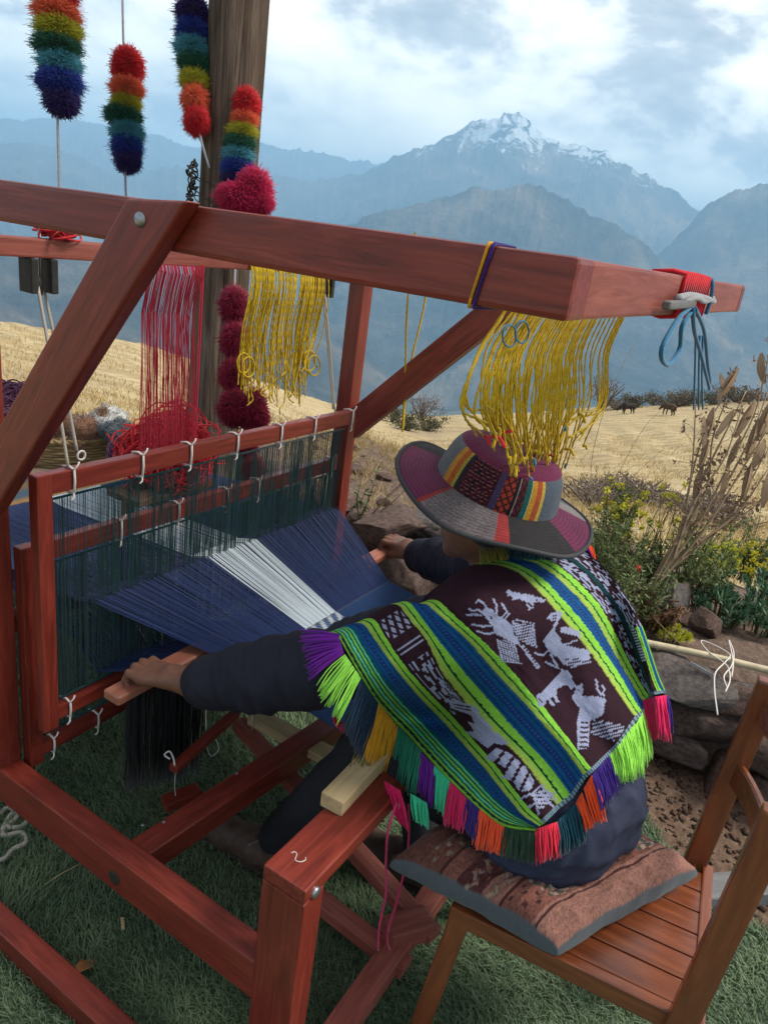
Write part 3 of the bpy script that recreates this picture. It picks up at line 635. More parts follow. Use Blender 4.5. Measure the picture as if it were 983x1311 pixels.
# ------------------------------------------------------------------ warp and cloth
def warp():
    t = thing('woven_cloth', 'navy blue cloth with a white stripe being woven on the loom', 'cloth', (.65, .5, .55))
    VF, ZF = .715, .617; UL0, UR0 = .360, 1.015; UL1, UR1 = .215, 1.205; VH = 1.055
    # woven part: fell -> over the breast beam -> down
    nu, q = 240, []
    prof = [(VF, ZF), (.62, ZF-.012), (.48, ZF-.032), (.36, ZB+.018), (.315, ZB+.0065), (.284, ZB+.0045), (.25, ZB+.004), (.236, ZB+.001), (.2315, ZB-.012), (.2315, ZB-.035), (.25, ZB-.06), (.29, ZB-.12)]
    prof = catmull(prof, 60); U = np.linspace(0, 1, nu)
    V = np.array([[(UL0+(UR0-UL0)*a, p[0], p[1]) for p in prof] for a in U]); V[:, :, 2] += fbm(V*9, 2, 3)*.002
    st0, st1 = .372, .575
    st0, st1 = st0-.012, st1
    C = np.zeros((nu, len(prof), 3)); C[:] = (.013, .045, .135)
    ins = (U > st0) & (U < st1); gx = np.floor((U-st0)/(st1-st0)*26)
    for j in range(len(prof)):
        z = np.abs(((U-st0)/(st1-st0)*4+ j*.17) % 1-.5); C[ins & (z > .27), j] = (.50, .56, .62)
        C[ins & (z <= .12), j] = (.10, .14, .28)
    C *= (1+.25*fbm(V*260, 2, 8))[..., None]
    o = link('fabric', mesh_np('fabric', V.reshape(-1, 3), grid_faces(nu, len(prof)), True, None, C.reshape(-1, 3)), M_FABRIC, t)
    so_ = o.modifiers.new('thickness', 'SOLIDIFY'); so_.thickness = .002
    st0, st1 = .372, .575
    # warp ends: two layers of the shed, then to the warp beam at the back
    rg = np.random.default_rng(5)
    for nm, mat, sel in (('navy_warp', M_NAVYWARP, False), ('white_warp', M_WHITEWARP, True)):
        mb = MB()
        for i in range(1040):
            a = (i+.5)/1040; isw = st0 < a < st1
            if isw and (i % 13 in (5,)): isw = False
            if isw != sel: continue
            a += rg.normal(0, .0005); up = i % 2 == 0
            zh = (.712 if up else .515)+rg.normal(0, .003); uf = UL0+(UR0-UL0)*a; uh = UL1+(UR1-UL1)*a
            pts = [(uf, VF-.006, ZF-.001), (uh, VH, zh), (uh+.0, VH+.07, zh*.6+.66*.4), (UL1+(UR1-UL1)*a, VBK-.03, .668+rg.normal(0, .001)), (UL1+(UR1-UL1)*a, VBK+.03, .676)]
            r = .00112
            P = np.array(pts); dW = np.array([r, 0, 0]); dN = np.array([0, 0, r*.8])
            Vv = np.concatenate([P-dW, P+dN, P+dW]); n = len(P)
            F_ = [[k, k+1, n+k+1, n+k] for k in range(n-1)]+[[n+k, n+k+1, 2*n+k+1, 2*n+k] for k in range(n-1)]
            mb.add(Vv, F_)
        o = link(nm, mb.mesh(nm), mat, t); o['kind'] = 'stuff'
warp()
# batten held in the shed
bt = beam('batten', (.085, .838, .612), (1.275, .838, .622), .050, .024, M_STICK, None, None, .008, 3)
tag(bt, 'long smooth wooden weaving batten gripped at both ends under the warp', 'batten')
# black thread fringe hanging under the warp
def black_fringe():
    mb = MB(); rg = np.random.default_rng(3)
    a = onv(163, 880, .97); b = onv(256, 880, .97)
    for i in range(230):
        t = rg.uniform(); u = a[0]+(b[0]-a[0])*t; v = .97+rg.uniform(-.02, .02); zb = onv(163+93*t, 1008-22*t+rg.normal(0, 4), v)[2]
        mb.tube(catmull([(u, v, .53), (u+rg.normal(0, .003), v+rg.normal(0, .003), (.53+zb)/2), (u+rg.normal(0, .004), v+rg.normal(0, .004), zb)], 5), .0017, 4)
    o = link('black_yarn_fringe', mb.mesh('black_yarn_fringe'), M_BLACKYARN); tag(o, 'thick fringe of black yarn hanging below the warp', 'yarn fringe')
black_fringe()
# ------------------------------------------------------------------ yarn hung on the loom
def twisted(pts, r, n=26, turns=16, k=5):
    c = catmull(pts, n); s = np.arange(n)/n; return c, r*(1+.22*np.sin(s*turns*6.283))
def strand(parent, pts, r, mat, name='strand'):
    """two-ply yarn: a twisting two-lobed section"""
    n, k = 64, 8; c = catmull(pts, n); c[8:] += .0003*fbm(c[8:]*90, 2, 5)[:, None]; V, F, _ = tube_geo(c, 1., k); D = V.reshape(n, k, 3)-c[:, None]; L = np.linalg.norm(np.diff(c, axis=0), axis=1).sum(); a = np.linspace(0, 2*math.pi, k, endpoint=False)
    rr = r*(1+.34*np.cos(2*a[None]-(np.linspace(0, L, n)/.011*math.pi)[:, None])); mb = MB().add((c[:, None]+D*rr[..., None]).reshape(-1, 3), F); return link(name, mb.mesh(name), mat, parent)
def yellow_hank_front():
    t = thing('yarn_hank', 'bunch of yellow yarn strands hanging onto the crown of the hat', 'yarn', (.5, .165, ZT-.3)); rg = np.random.default_rng(21)
    top = np.sort(np.r_[rg.uniform(632, 788, 62), rg.uniform(650, 750, 44)])
    for x in top:
        f = (x-632)/156
        v0 = .168; p0 = onv(x, 405, v0); p0[2] = ZT-.02
        bxx = 622+f*122+rg.normal(0, 9); by = 578+rg.normal(0, 15)-14*abs(f-.45)+ (12 if .25 < f < .85 else -18); dv = .168+rg.uniform(-.035, .02)
        # bow to the left, then in over the hat
        m1 = onv(x-8-18*(1-f)*rg.uniform(.4, 1.2), 455, v0-.005); m2 = onv(x-(22+22*(1-f))*rg.uniform(.5, 1.1)*(1-.35*f), 515+rg.normal(0, 5), v0-.02); e = onv(bxx, by, dv)
        hook = [(p0[0], v0+.022, ZT-.05), (p0[0], v0+.012, ZT-.006), (p0[0], v0-.012, ZT-.006), (p0[0], v0-.021, ZT-.035)]
        strand(t, hook+[m1, m2, e], .0016, M_YELLOW)
        if rg.uniform() < .55:
            e2 = e+np.array([rg.normal(0, .012), rg.normal(0, .01), -rg.uniform(.004, .016)]); tube('knot_end', catmull([e, (e+e2)/2+[0, 0, .006], e2], 7), .0028, [M_YELLOW, M_REDYARN, M_BLUECORD][int(rg.integers(0, 3)) if rg.uniform() < .4 else 0], t, 5)
    for (x, y) in ((652, 430), (668, 425)):
        c = [onv(x+9*math.cos(a), y+14*math.sin(a), .15) for a in np.linspace(0, 6.28, 10)]; cord('blue_loop', c, .0014, M_BLUECORD, t)
    return t
yellow_hank_front()
def yellow_hank_back():
    t = thing('yarn_hank', 'bunch of yellow yarn strands hung over the castle bar in front of the wooden pole', 'yarn', (.98, VP+.03, 1.2)); rg = np.random.default_rng(22)
    v0 = VP+.031
    for i in range(104):
        x = rg.uniform(311, 412) if i < 92 else 312+(i-92)*8; f = (x-311)/101; p0 = onv(x, 350, v0); p0[2] = 1.5
        yb = 492+rg.normal(0, 13)-max(0, f-.72)*110; s = 1 if i % 2 else -1
        e = onv(x+rg.normal(0, 5)-6*max(0, f-.6)*6, yb, v0-.03+rg.normal(0, .008))
        m = onv(x+rg.normal(0, 2), 430, v0-.028+rg.normal(0, .006))
        strand(t, [(p0[0], v0+.024, 1.48), (p0[0], v0+.012, 1.516), (p0[0], v0-.012, 1.516), (p0[0], v0-.024, 1.49), m, e], .0017, M_YELLOW)
        if i % 3 == 0: tube('knot_end', catmull([e, e+[rg.normal(0, .01), 0, -.012], e+[rg.normal(0, .016), 0, -.03]], 6), .0022, [M_YELLOW, M_MAGENTA, M_BLACKYARN][i % 9 % 3], t, 4)
    for (x, y) in ((312, 465), (402, 468), (396, 462), (318, 470)):
        c = [onv(x+8*math.cos(a), y+13*math.sin(a), v0-.035) for a in np.linspace(0, 6.28, 10)]; cord('loop', c, .0026, M_YELLOW, t)
yellow_hank_back()
def yellow_pair():
    t = thing('yarn_strands', 'lone pair of yellow strands hanging in front of the far brace', 'yarn', (1.25, .9, 1.2))
    v0 = .93
    strand(t, [onv(521, 372, v0)+[0, 0, .17], onv(521, 395, v0), onv(519, 470, v0), onv(515, 553, v0)], .0032, M_YELLOW)
    strand(t, [onv(545, 374, v0)+[0, 0, .17], onv(542, 395, v0), onv(527, 460, v0), onv(520, 500, v0), onv(516, 548, v0)], .0032, M_YELLOW)
    top = onv(533, 372, v0)
    bx('hanging_bar', top[0]-.22, W-B+.001, v0-.012, v0+.012, ZT-.05, ZT-.026, M_REDW, t)
yellow_pair()
def red_threads():
    t = thing('red_threads', 'curtain of thin crimson threads hanging beside the wooden pole', 'yarn', (.5, VP+.03, 1.)); rg = np.random.default_rng(23); v0 = VP+.034; mb = MB()
    for i in range(150):
        x = rg.uniform(181, 251); p = onv(x, 345, v0); p[2] = 1.50; e = onv(x+rg.normal(0, 2.5)-1, 588+rg.normal(0, 5), v0+.05); m = (p+e)/2+[rg.normal(0, .0012), rg.normal(0, .002), 0]
        m1 = p*.75+e*.25+np.array([rg.normal(0, .0008), 0, 0]); m2 = p*.25+e*.75+np.array([rg.normal(0, .0015), 0, 0])
        mb.tube(catmull([(p[0], v0+.02, 1.49), (p[0], v0, 1.5135), (p[0], v0-.022, 1.49), m1, m, m2, e], 13), .0008, 4, False)
    o = link('threads', mb.mesh('threads'), M_CRIMSON, t); o['kind'] = 'stuff'
    mb = MB()
    for i in range(5):
        x = 252+rg.normal(0, 1.6); p = onv(x, 345, v0); p[2] = 1.5; e = onv(x-3, 580, v0+.03); mb.tube([(p[0], v0+.02, 1.48), (p[0], v0, 1.513), (p[0], v0-.022, 1.48), e], .0013, 4, False)
    link('edge_cord', mb.mesh('edge_cord'), M_CRIMSON, t)
red_threads()
def yarn_ball_mesh(name, r, n, seed, flat=1., fuzz=.25, rad=.0025, wraps=1):
    """a loose tangle of yarn loops"""
    rg = np.random.default_rng(seed); mb = MB()
    for i in range(n):
        ax = norm(rg.normal(size=3)); a = norm(np.cross(ax, rg.normal(size=3))); b = np.cross(ax, a); rr = r*(1+rg.normal(0, fuzz)); off = rg.normal(0, r*fuzz, 3)
        th = np.linspace(rg.uniform(0, 6.28), rg.uniform(0, 6.28)+rg.uniform(3., 6.2), 12)
        P = off+rr*(np.cos(th)[:, None]*a+np.sin(th)[:, None]*b)*(1+.15*np.sin(th*2+rg.uniform(0, 6))[:, None]); P[:, 2] *= flat; mb.tube(P, rad, 4, False)
    return mb.mesh(name)
# small red skein over the castle bar
sk = link('red_skein', yarn_ball_mesh('red_skein', .03, 60, 4, .5, .25, .0022), M_REDYARN); sk.location = (.215, VP+.03, 1.528); tag(sk, 'small red skein of yarn on top of the castle bar', 'yarn')
# cords tied on the cross beam
def red_binding():
    t = thing('cord_binding', 'red thread binding with dangling blue cord on the cross beam end', 'cord', tuple(onv(888, 375, 0)))
    a = onv(873, 360, 0)[0]; b = onv(906, 360, 0)[0]; mb = MB()
    for i in range(14):
        u = a+(b-a)*i/13; z0 = ZT-TB-.001; z1 = ZT+.001
        mb.tube([(u, -.0025, z1-.03), (u+.006, -.0035, z1), (u+.006, .02, z1+.003), (u, .049, z1), (u, .049, z0), (u, .02, z0-.003), (u, -.0035, z0), (u, -.0025, z1-.03)], .0045, 5)
    link('red_binding', mb.mesh('red_binding'), M_REDYARN, t)
    cord('twine', [onv(866, 382, -.012), onv(882, 378, -.016), onv(895, 380, -.016), onv(913, 386, -.012)], .006, M_GREYROPE, t)
    cord('twine', [onv(868, 388, -.012), onv(886, 382, -.02), onv(902, 386, -.016), onv(912, 382, -.012)], .005, M_GREYROPE, t)
    s_ = beam('peg', onv(852, 391, -.016), onv(886, 389, -.018), .014, .014, M_PLANK, t, None, .006, 3)
    cord('blue_cord', [onv(896, 357, .02), onv(911, 360, -.008), onv(910, 380, -.014), onv(903, 402, -.012)], .004, M_BLUECORD, t)
    cord('blue_cord', [onv(884, 392, -.02), onv(865, 412, -.02), onv(847, 445, -.02), onv(860, 463, -.02), onv(870, 445, -.02), onv(872, 420, -.02), onv(886, 396, -.02)], .0040, M_BLUECORD, t, 30)
    cord('blue_cord', [onv(886, 394, -.022), onv(888, 420, -.022), onv(896, 450, -.022), onv(908, 498, -.022)], .0042, M_BLUECORD, t, 24)
    cord('blue_cord', [onv(889, 394, -.018), onv(900, 420, -.018), onv(906, 470, -.018), onv(909, 490, -.018)], .004, M_BLUECORD, t, 24)
    for dx in (-2, 3, 7): cord('blue_thread', [onv(892+dx, 430, -.02), onv(891+dx, 480, -.02), onv(890+dx*1.3, 524, -.02)], .0022, M_BLUECORD, t, 16)
red_binding()
def beam_cord():
    v = float(onu(616, 370, 0)[1]); t = thing('beam_cord', 'thin purple and yellow cord looped round the top beam', 'cord', (0, v, ZT)); z0, z1 = ZT-TB-.002, ZT+.002
    for dv, m in ((0, M_FR['gold']), (-.006, M_FR['indigo'])):
        w = v+dv; tube('loop', [(-.002, w+.010, z0+.01), (-.0025, w, z1-.004), (.0, w, z1), (B, w, z1), (B+.002, w, z0), (.0, w+.012, z0), (-.002, w+.010, z0+.01)], .0020, m, t, 6)
beam_cord()
# ------------------------------------------------------------------ weaver
HATC = at(634, 629, 1.42); HAX = norm(np.array([.03, -.225, 1.]))
NECK = np.array([.545, .185, 1.00]); HEAD = HATC-HAX*.005+np.array([.0, .0, -.02])
FACE = norm(np.array([-.12, .95, -.12])); HX = norm(np.cross(FACE, HAX)); HU = np.cross(HX, FACE)   # head axes: right, forward, up
PEL = np.array([.475, -.005, .585]); WST = np.array([.50, .035, .73]); CHS = np.array([.53, .115, .89])
SL = np.array([.375, .165, .965]); SR = np.array([.705, .215, .96])
GL = np.array([.165, .815, .625]); GRP = np.array([1.215, .818, .632])            # where the hands close on the batten
EL = np.array([.262, .415, .80]); WL = np.array([.180, .690, .668])
ER = np.array([.965, .44, .775]); WR = np.array([1.155, .700, .672])
KL = np.array([.425, .375, .525]); AL = np.array([.424, .617, .11]); KR = np.array([.66, .40, .535]); AR = np.array([.63, .30, .11])
HIPL = PEL+np.array([-.085, .01, -.01]); HIPR = PEL+np.array([.10, .03, -.01])
def hand(g, wrist, s):
    """palm over the batten, four fingers curling under its far side, thumb beneath; s=-1 left, 1 right"""
    P = []; f = norm(g-wrist); f[2] = 0; f = norm(f); side = np.array([1., 0, 0])
    kn = g+np.array([0, -.012, .030])                                            # middle of the knuckle row, above the batten
    P.append(('c', wrist, (wrist+kn)/2+[0, 0, .004], .026, .028))
    for i, (dx, ln, r) in enumerate(((-.032, .92, .0088), (-.011, 1.04, .0095), (.010, 1.0, .0095), (.031, .82, .0085))):
        dx = dx if s > 0 else -dx                                                # index finger nearest the thumb side
        k0 = kn+np.array([dx, 0, -.002*abs(i-1.5)]); P.append(('c', wrist+np.array([dx*.5, .02, .004]), k0, .017, .0125, .012))
        a = k0+np.array([dx*.10, .040*ln, .002]); b = a+np.array([dx*.05, .010, -.028*ln]); c = b+np.array([0, -.020*ln, -.014])
        P += [('c', k0, a, r+.002, r+.0008, .006), ('c', a, b, r+.0008, r, .004), ('c', b, c, r, r*.85, .004)]
    tx = -.036*s; t0 = wrist+np.array([tx*.55, .035, -.008]); t1 = kn+np.array([tx*1.25, -.004, -.032]); t2 = t1+np.array([tx*.2+.010*s, .034, -.022]); t3 = t2+np.array([.012*s, .022, -.002])
    P += [('c', t0, t1, .0155, .0125, .012), ('c', t1, t2, .012, .0105, .006), ('c', t2, t3, .0105, .0085, .005)]
    return P
def body_prims():
    A = np.array([HX, FACE, HU]); h = HEAD
    def hp(x, y, z): return h+HX*x+FACE*y+HU*z
    P = [('e', hp(0, .0, .012), A, (.075, .095, .105), None), ('e', hp(0, .03, -.055), A, (.058, .068, .068), None, .03),
         ('c', hp(0, .092, -.005), hp(0, .108, -.034), .010, .014, .014), ('c', hp(-.013, .098, -.036), hp(.013, .098, -.036), .009, .009, .01),      # nose
         ('c', hp(-.045, .078, .014), hp(-.015, .090, .012), .011, .010, .012), ('c', hp(.045, .078, .014), hp(.015, .090, .012), .011, .010, .012),   # brows
         ('c', hp(-.020, .090, -.066), hp(.020, .090, -.066), .007, .007, .010), ('c', hp(-.018, .087, -.078), hp(.018, .087, -.078), .008, .008, .010),  # lips
         ('e', hp(0, .075, -.105), A, (.024, .022, .020), None, .02),
         ('e', hp(-.078, -.004, -.022), A, (.010, .020, .032), None, .008), ('e', hp(.078, -.004, -.022), A, (.010, .020, .032), None, .008),         # ears
         ('e', hp(-.030, .087, -.006), A, (.013, .009, .008), None, .004), ('e', hp(.030, .087, -.006), A, (.013, .009, .008), None, .004),            # eyes
         ('c', hp(0, -.02, -.07), NECK, .052, .056, .03)]
    I = np.eye(3)
    P += [('c', NECK, CHS, .06, .105, .05), ('e', CHS, I, (.165, .105, .15), None, .05), ('e', WST, I, (.14, .105, .15), None, .05), ('e', PEL, I, (.165, .13, .12), None, .05),
          ('c', NECK, SL, .05, .058, .04), ('c', NECK, SR, .05, .058, .04), ('c', SL, EL, .055, .042, .03), ('c', SR, ER, .055, .042, .03),
          ('c', EL, WL, .042, .027, .02), ('c', ER, WR, .042, .027, .02), ('c', HIPL, KL, .082, .055, .04), ('c', HIPR, KR, .082, .055, .04),
          ('c', KL, AL, .052, .034, .02), ('c', KR, AR, .052, .034, .02),
          ('c', AL+[0, 0, -.03], AL+[-.02, .15, -.066], .030, .022, .02), ('c', AR+[0, 0, -.03], AR+[0, .15, -.066], .030, .022, .02)]
    return P+hand(GL, WL, -1)+hand(GRP, WR, 1)
person = thing('person', 'weaver in patterned poncho and wide hat seated on the wooden chair', 'person', (PEL[0], PEL[1], .0))
BP = body_prims()
def dup_smooth(me, it=2):
    bm = bmesh.new(); bm.from_mesh(me)
    for _ in range(it): bmesh.ops.smooth_vert(bm, verts=bm.verts, factor=.5, use_axis_x=True, use_axis_y=True, use_axis_z=True)
    bm.to_mesh(me); bm.free(); return me
body = link('body', dup_smooth(sdf_mesh('body', BP, .0056, .02), 1), M_SKIN, person)
# eyes, small dark discs under the brim
for sx in (-.030, .030):
    c = HEAD+HX*sx+FACE*.0955+HU*(-.006); disc('eye', c, FACE, .0075, .003, plain('dark_eye', (.02, .012, .01), .2), body, 12)
# hair around the back of the head
A_ = np.array([HX, FACE, HU])
hair = link('hair', dup_smooth(sdf_mesh('hair', [('e', HEAD+HU*.004-FACE*.004, A_, (.080, .098, .10), None), ('e', HEAD-FACE*.03-HU*.04, A_, (.072, .068, .06), None, .03)], .007, .02, clip=lambda P: np.maximum((P-HEAD.astype(np.float32))@FACE.astype(np.float32)-.03, -((P-HEAD.astype(np.float32))@HU.astype(np.float32))-.075)), 1), M_HAIR, person)
def wrinkle(V, amp, axis_pts, freq, seed):
    n = fbm(V*np.array([22, 22, 22]), 3, seed)
    return n
def cloth_warp(amp, sc, seed, c):
    def f(V):
        n = fbm(V*sc, 3, seed, .5, True); d = V-c; d = d/(np.linalg.norm(d, axis=1)[:, None]+1e-9); return V+d*(n*amp)[:, None]
    return f
# jacket: torso and both sleeves; ring folds on the sleeves
def sleeve(a, b, c, r0, r1, r2, seed):
    rg = np.random.default_rng(seed); P = []
    for p, q, ra, rb, n in ((a, b, r0, r1, 5), (b, c, r1, r2, 6)):
        for i in range(n):
            t0, t1 = i/n, (i+1)/n; k = 1.+(.07 if i % 2 else -.03)+rg.uniform(-.03, .03); o = rg.normal(0, .003, 3)
            P.append(('c', p+(q-p)*t0+o, p+(q-p)*t1+rg.normal(0, .002, 3), (ra+(rb-ra)*t0)*k, (ra+(rb-ra)*t1)*k*1.02, .014))
    return P
WLc = WL+(EL-WL)*.10; WRc = WR+(ER-WR)*.08
JP = [('c', NECK+[0, 0, -.01], CHS, .072, .12, .05), ('e', CHS, np.eye(3), (.185, .125, .165), None, .05), ('e', WST, np.eye(3), (.165, .13, .16), None, .05), ('e', PEL+[0, 0, .02], np.eye(3), (.185, .145, .12), None, .05),
      ('c', NECK, SL, .06, .07, .04), ('c', NECK, SR, .06, .07, .04)]+sleeve(SL, EL, WLc, .064, .066, .049, 3)+[('c', EL+(WL-EL)*.12, EL+(WL-EL)*.5, .069, .066, .03)]+sleeve(SR, ER, WRc, .064, .064, .049, 4)
def wr_jacket(V):
    n = fbm(V*np.array([16, 16, 16.]), 3, 77, .5, True); c = fbm(V*5, 2, 5)
    nv = V-np.array([.5, .2, .8]); nv /= np.linalg.norm(nv, axis=1)[:, None]; return V+nv*(n*.0035+c*.003)[:, None]
def sleeve_folds(V, N):
    out = np.zeros(len(V))
    for a, b, sd in ((EL, WL, 1), (ER, WR, 2), (SL, EL, 3), (SR, ER, 4)):
        d = norm(b-a); L = np.linalg.norm(b-a); t = (V-a)@d; r = np.linalg.norm(V-a-t[:, None]*d, axis=1); w = np.clip(1-np.abs(t/L-.5)/.7, 0, 1)*(r < .11); q = V-a; c = np.stack([t*26, q[:, 0]*9+t*8, q[:, 2]*9], -1)
        f_ = fbm(c, 3, 40+sd, .45, True); out += w*(.014*np.sign(f_)*np.abs(f_)**1.3+.003*fbm(c*2.3, 2, 50+sd))
    return out+.0025*fbm(V*30, 3, 61)
jacket = link('jacket', dup_smooth(displace(dup_smooth(sdf_mesh('jacket', JP, .0055, .02), 2), sleeve_folds), 1), M_JACKET, person)
# cuffs
for w, e in ((WL, EL), (WR, ER)):
    d = norm(w-e); c = w+(e-w)*.07
    mb = MB().tube([c-d*.016, c-d*.012, c+d*.010, c+d*.014, c+d*.010, c-d*.008], [.047, .053, .052, .048, .040, .036], 20, False); link('cuff', mb.mesh('cuff'), M_JACKET, jacket)
# loose shirt tail over the hips, seen below the poncho
SP = [('e', PEL+[.01, -.03, .03], np.eye(3), (.20, .155, .14), None, .05), ('c', PEL+[.02, -.06, -.045], PEL+[-.10, .0, -.04], .075, .085, .05), ('c', PEL+[.02, -.06, -.04], PEL+[.13, .0, -.03], .075, .085, .05), ('e', WST+[.02, -.02, 0], np.eye(3), (.175, .145, .16), None, .06)]
def wr_shirt(V):
    n = fbm(V*np.array([9, 9, 5.]), 3, 78, .5, True); nv = V-PEL; nv[:, 2] *= .3; nv /= np.linalg.norm(nv, axis=1)[:, None]+1e-9; return V+nv*(n*.009+.007*np.sin(V[:, 2]*70+6*fbm(V*6, 2, 31)+V[:, 0]*25)*np.clip(1-(V[:, 2]-.5)/.25, 0, 1))[:, None]
def shirt_folds(V, N):
    lo = np.clip(1-(V[:, 2]-.48)/.22, 0, 1); r1 = fbm(np.stack([V[:, 0]*17, V[:, 1]*17, V[:, 2]*5], -1), 2, 78, .45, True); r2 = fbm(np.stack([V[:, 0]*6+V[:, 2]*9, V[:, 1]*6, V[:, 2]*24], -1), 2, 79, .45, True)
    return (1-lo)*.016*np.sign(r1)*np.abs(r1)**1.4+lo*.020*np.sign(r2)*np.abs(r2)**1.4+.004*fbm(V*26, 2, 80, .5, True)
link('shirt_tail', dup_smooth(displace(dup_smooth(sdf_mesh('shirt_tail', SP, .0065, .03), 2), shirt_folds), 1), M_SHIRT, person)
TP = [('e', PEL, np.eye(3), (.18, .14, .115), None, .05), ('c', HIPL, KL, .088, .072, .04), ('c', HIPR, KR, .09, .072, .04), ('c', KL, AL+[0, -.008, .012], .064, .050, .03), ('c', KR, AR+[0, -.008, .012], .064, .050, .03)]
def wr_tr(V): n = fbm(V*np.array([14, 14, 14.]), 3, 79, .5, True); d = V-(AL+KL)/2; d[:, 2] = 0; d /= np.linalg.norm(d, axis=1)[:, None]+1e-9; return V+d*(n*.004)[:, None]
link('trousers', dup_smooth(sdf_mesh('trousers', TP, .008, .02, warp=wr_tr), 1), M_TROUSER, person)
def shoe(a, fwd):
    f = norm(np.array([fwd[0], fwd[1], 0])); s = np.array([f[1], -f[0], 0]); g = np.array([a[0], a[1], 0.])
    def q(x, y, z): return g+f*x+s*y+np.array([0, 0, z])
    P = [('c', q(-.035, 0, .055), q(.05, 0, .058), .043, .044), ('c', q(.05, 0, .055), q(.155, .004, .045), .046, .042, .03), ('c', q(.15, 0, .045), q(.185, .004, .042), .042, .034, .02), ('c', q(-.01, 0, .07), q(-.015, 0, .125), .046, .043, .02)]
    o = link('shoe', dup_smooth(sdf_mesh('shoe', P, .006, .02, clip=lambda X: .016-X[..., 2]), 1), M_SHOE, person)
    S_ = [('c', q(-.035, 0, .012), q(.05, 0, .012), .045, .043), ('c', q(.05, 0, .012), q(.18, .004, .012), .043, .042, .02)]
    link('sole', sdf_mesh('sole', S_, .006, .02, clip=lambda X: np.maximum(X[..., 2]-.024, .002-X[..., 2])), M_SOLE, o)
    for i in range(5):
        x = .035+.022*i; tube('lace', catmull([q(x, -.030, .092-.004*i), q(x+.008, 0, .103-.006*i), q(x+.012, .030, .092-.004*i)], 9), .0028, M_LACE, o, 5)
    for sg in (-1, 1):
        tube('lace', catmull([q(.03, 0, .105), q(.02, sg*.03, .118), q(.05, sg*.048, .098), q(.03, sg*.03, .10)], 14), .0028, M_LACE, o, 5)
    return o
shoe(AL+[.0, .0, 0], (-.12, 1.)); shoe(AR, (-.05, 1.))
# ------------------------------------------------------------------ poncho
PONCHO = [('c', NECK+[0, 0, -.01], CHS, .085, .13, .05), ('e', CHS, np.eye(3), (.205, .145, .175), None, .06), ('e', WST+[0, -.02, 0], np.eye(3), (.205, .165, .17), None, .06), ('e', PEL+[.01, -.03, .05], np.eye(3), (.222, .18, .15), None, .06),
          ('c', NECK, SL, .075, .088, .05), ('c', NECK, SR, .075, .088, .05), ('c', SL, EL, .098, .098, .05), ('c', SR, ER, .095, .09, .05), ('c', HIPL+[0, 0, .01], KL, .122, .10, .05)]
def drape(px):
    """first point of each sight line on the cloth-covered body; past its outline, the nearest approach"""
    px = np.asarray(px, float); sh = px.shape[:-1]; q = px.reshape(-1, 2)
    D = FWD[None]+RGT[None]*((q[:, :1]-CX)/F_PX)+DWN[None]*((q[:, 1:]-CY)/F_PX)
    t = np.full(len(q), .85); best = np.full(len(q), 9.); bt_ = t.copy(); done = np.zeros(len(q), bool)
    for _ in range(60):
        P = CAM+D*t[:, None]; d = sdf_at(PONCHO, P.astype(np.float32), .05); up = (d < best) & ~done; best = np.where(up, d, best); bt_ = np.where(up, t, bt_)
        done |= d < .0015; t = np.where(done, t, np.minimum(t+np.maximum(d, .002)*.85, 2.2))
    return bt_.reshape(sh), D.reshape(sh+(3,))
CUR = [  # (s, curve in the photograph from the shoulder ridge to the lower hem)
 (0., [(434, 816), (447, 840), (460, 862), (481, 896), (521, 938), (551, 972), (579, 1002), (615, 1036), (640, 1054), (685, 1061)]),
 (.125, [(455, 808), (470, 834), (487, 862), (510, 892), (543, 926), (577, 962), (604, 990), (635, 1024), (660, 1044), (687, 1060)]),
 (.185, [(469, 803), (490, 834), (511, 862), (537, 893), (566, 923), (592, 952), (615, 978), (652, 1024), (668, 1043), (690, 1058)]),
 (.245, [(483, 797), (501, 828), (521, 856), (548, 886), (576, 914), (603, 944), (628, 972), (662, 1016), (678, 1036), (697, 1054)]),
 (.40, [(513, 778), (528, 798), (541, 813), (566, 862), (590, 893), (615, 923), (640, 947), (664, 969), (692, 1005), (715, 1036)]),
 (.455, [(527, 774), (545, 798), (563, 822), (603, 871), (628, 899), (652, 926), (676, 952), (697, 974), (716, 998), (733, 1022)]),
 (.545, [(549, 776), (570, 795), (591, 813), (640, 868), (662, 891), (684, 915), (703, 937), (720, 956), (736, 978), (749, 997)]),
 (.60, [(564, 771), (590, 796), (617, 820), (658, 862), (680, 888), (702, 913), (718, 934), (733, 953), (748, 973), (760, 987)]),
 (.80, [(588, 742), (615, 752), (640, 766), (676, 800), (702, 830), (726, 862), (746, 890), (763, 914), (780, 938), (792, 956)]),
 (.885, [(612, 722), (640, 724), (661, 732), (690, 758), (713, 784), (736, 811), (756, 837), (774, 862), (793, 890), (815, 922)]),
 (.925, [(635, 716), (664, 723), (691, 738), (718, 765), (743, 793), (763, 819), (781, 846), (797, 870), (812, 896), (823, 914)]),
 (.97, [(661, 714), (686, 722), (708, 736), (733, 759), (756, 785), (774, 815), (789, 842), (803, 866), (817, 890), (828, 905)]),
 (1.01, [(690, 714), (709, 721), (726, 733), (748, 753), (769, 777), (784, 805), (797, 830), (809, 855), (821, 877), (832, 893)]),
 (1.07, [(708, 712), (724, 716), (742, 728), (764, 750), (783, 775), (798, 802), (809, 828), (818, 852), (826, 872), (835, 890)]),
 (1.13, [(722, 708), (737, 713), (755, 725), (776, 748), (796, 775), (810, 803), (819, 828), (827, 852), (833, 872), (840, 889)]),
 (1.21, [(732, 702), (747, 706), (766, 720), (787, 744), (807, 772), (822, 802), (831, 828), (838, 850), (845, 870), (853, 887)]),
]
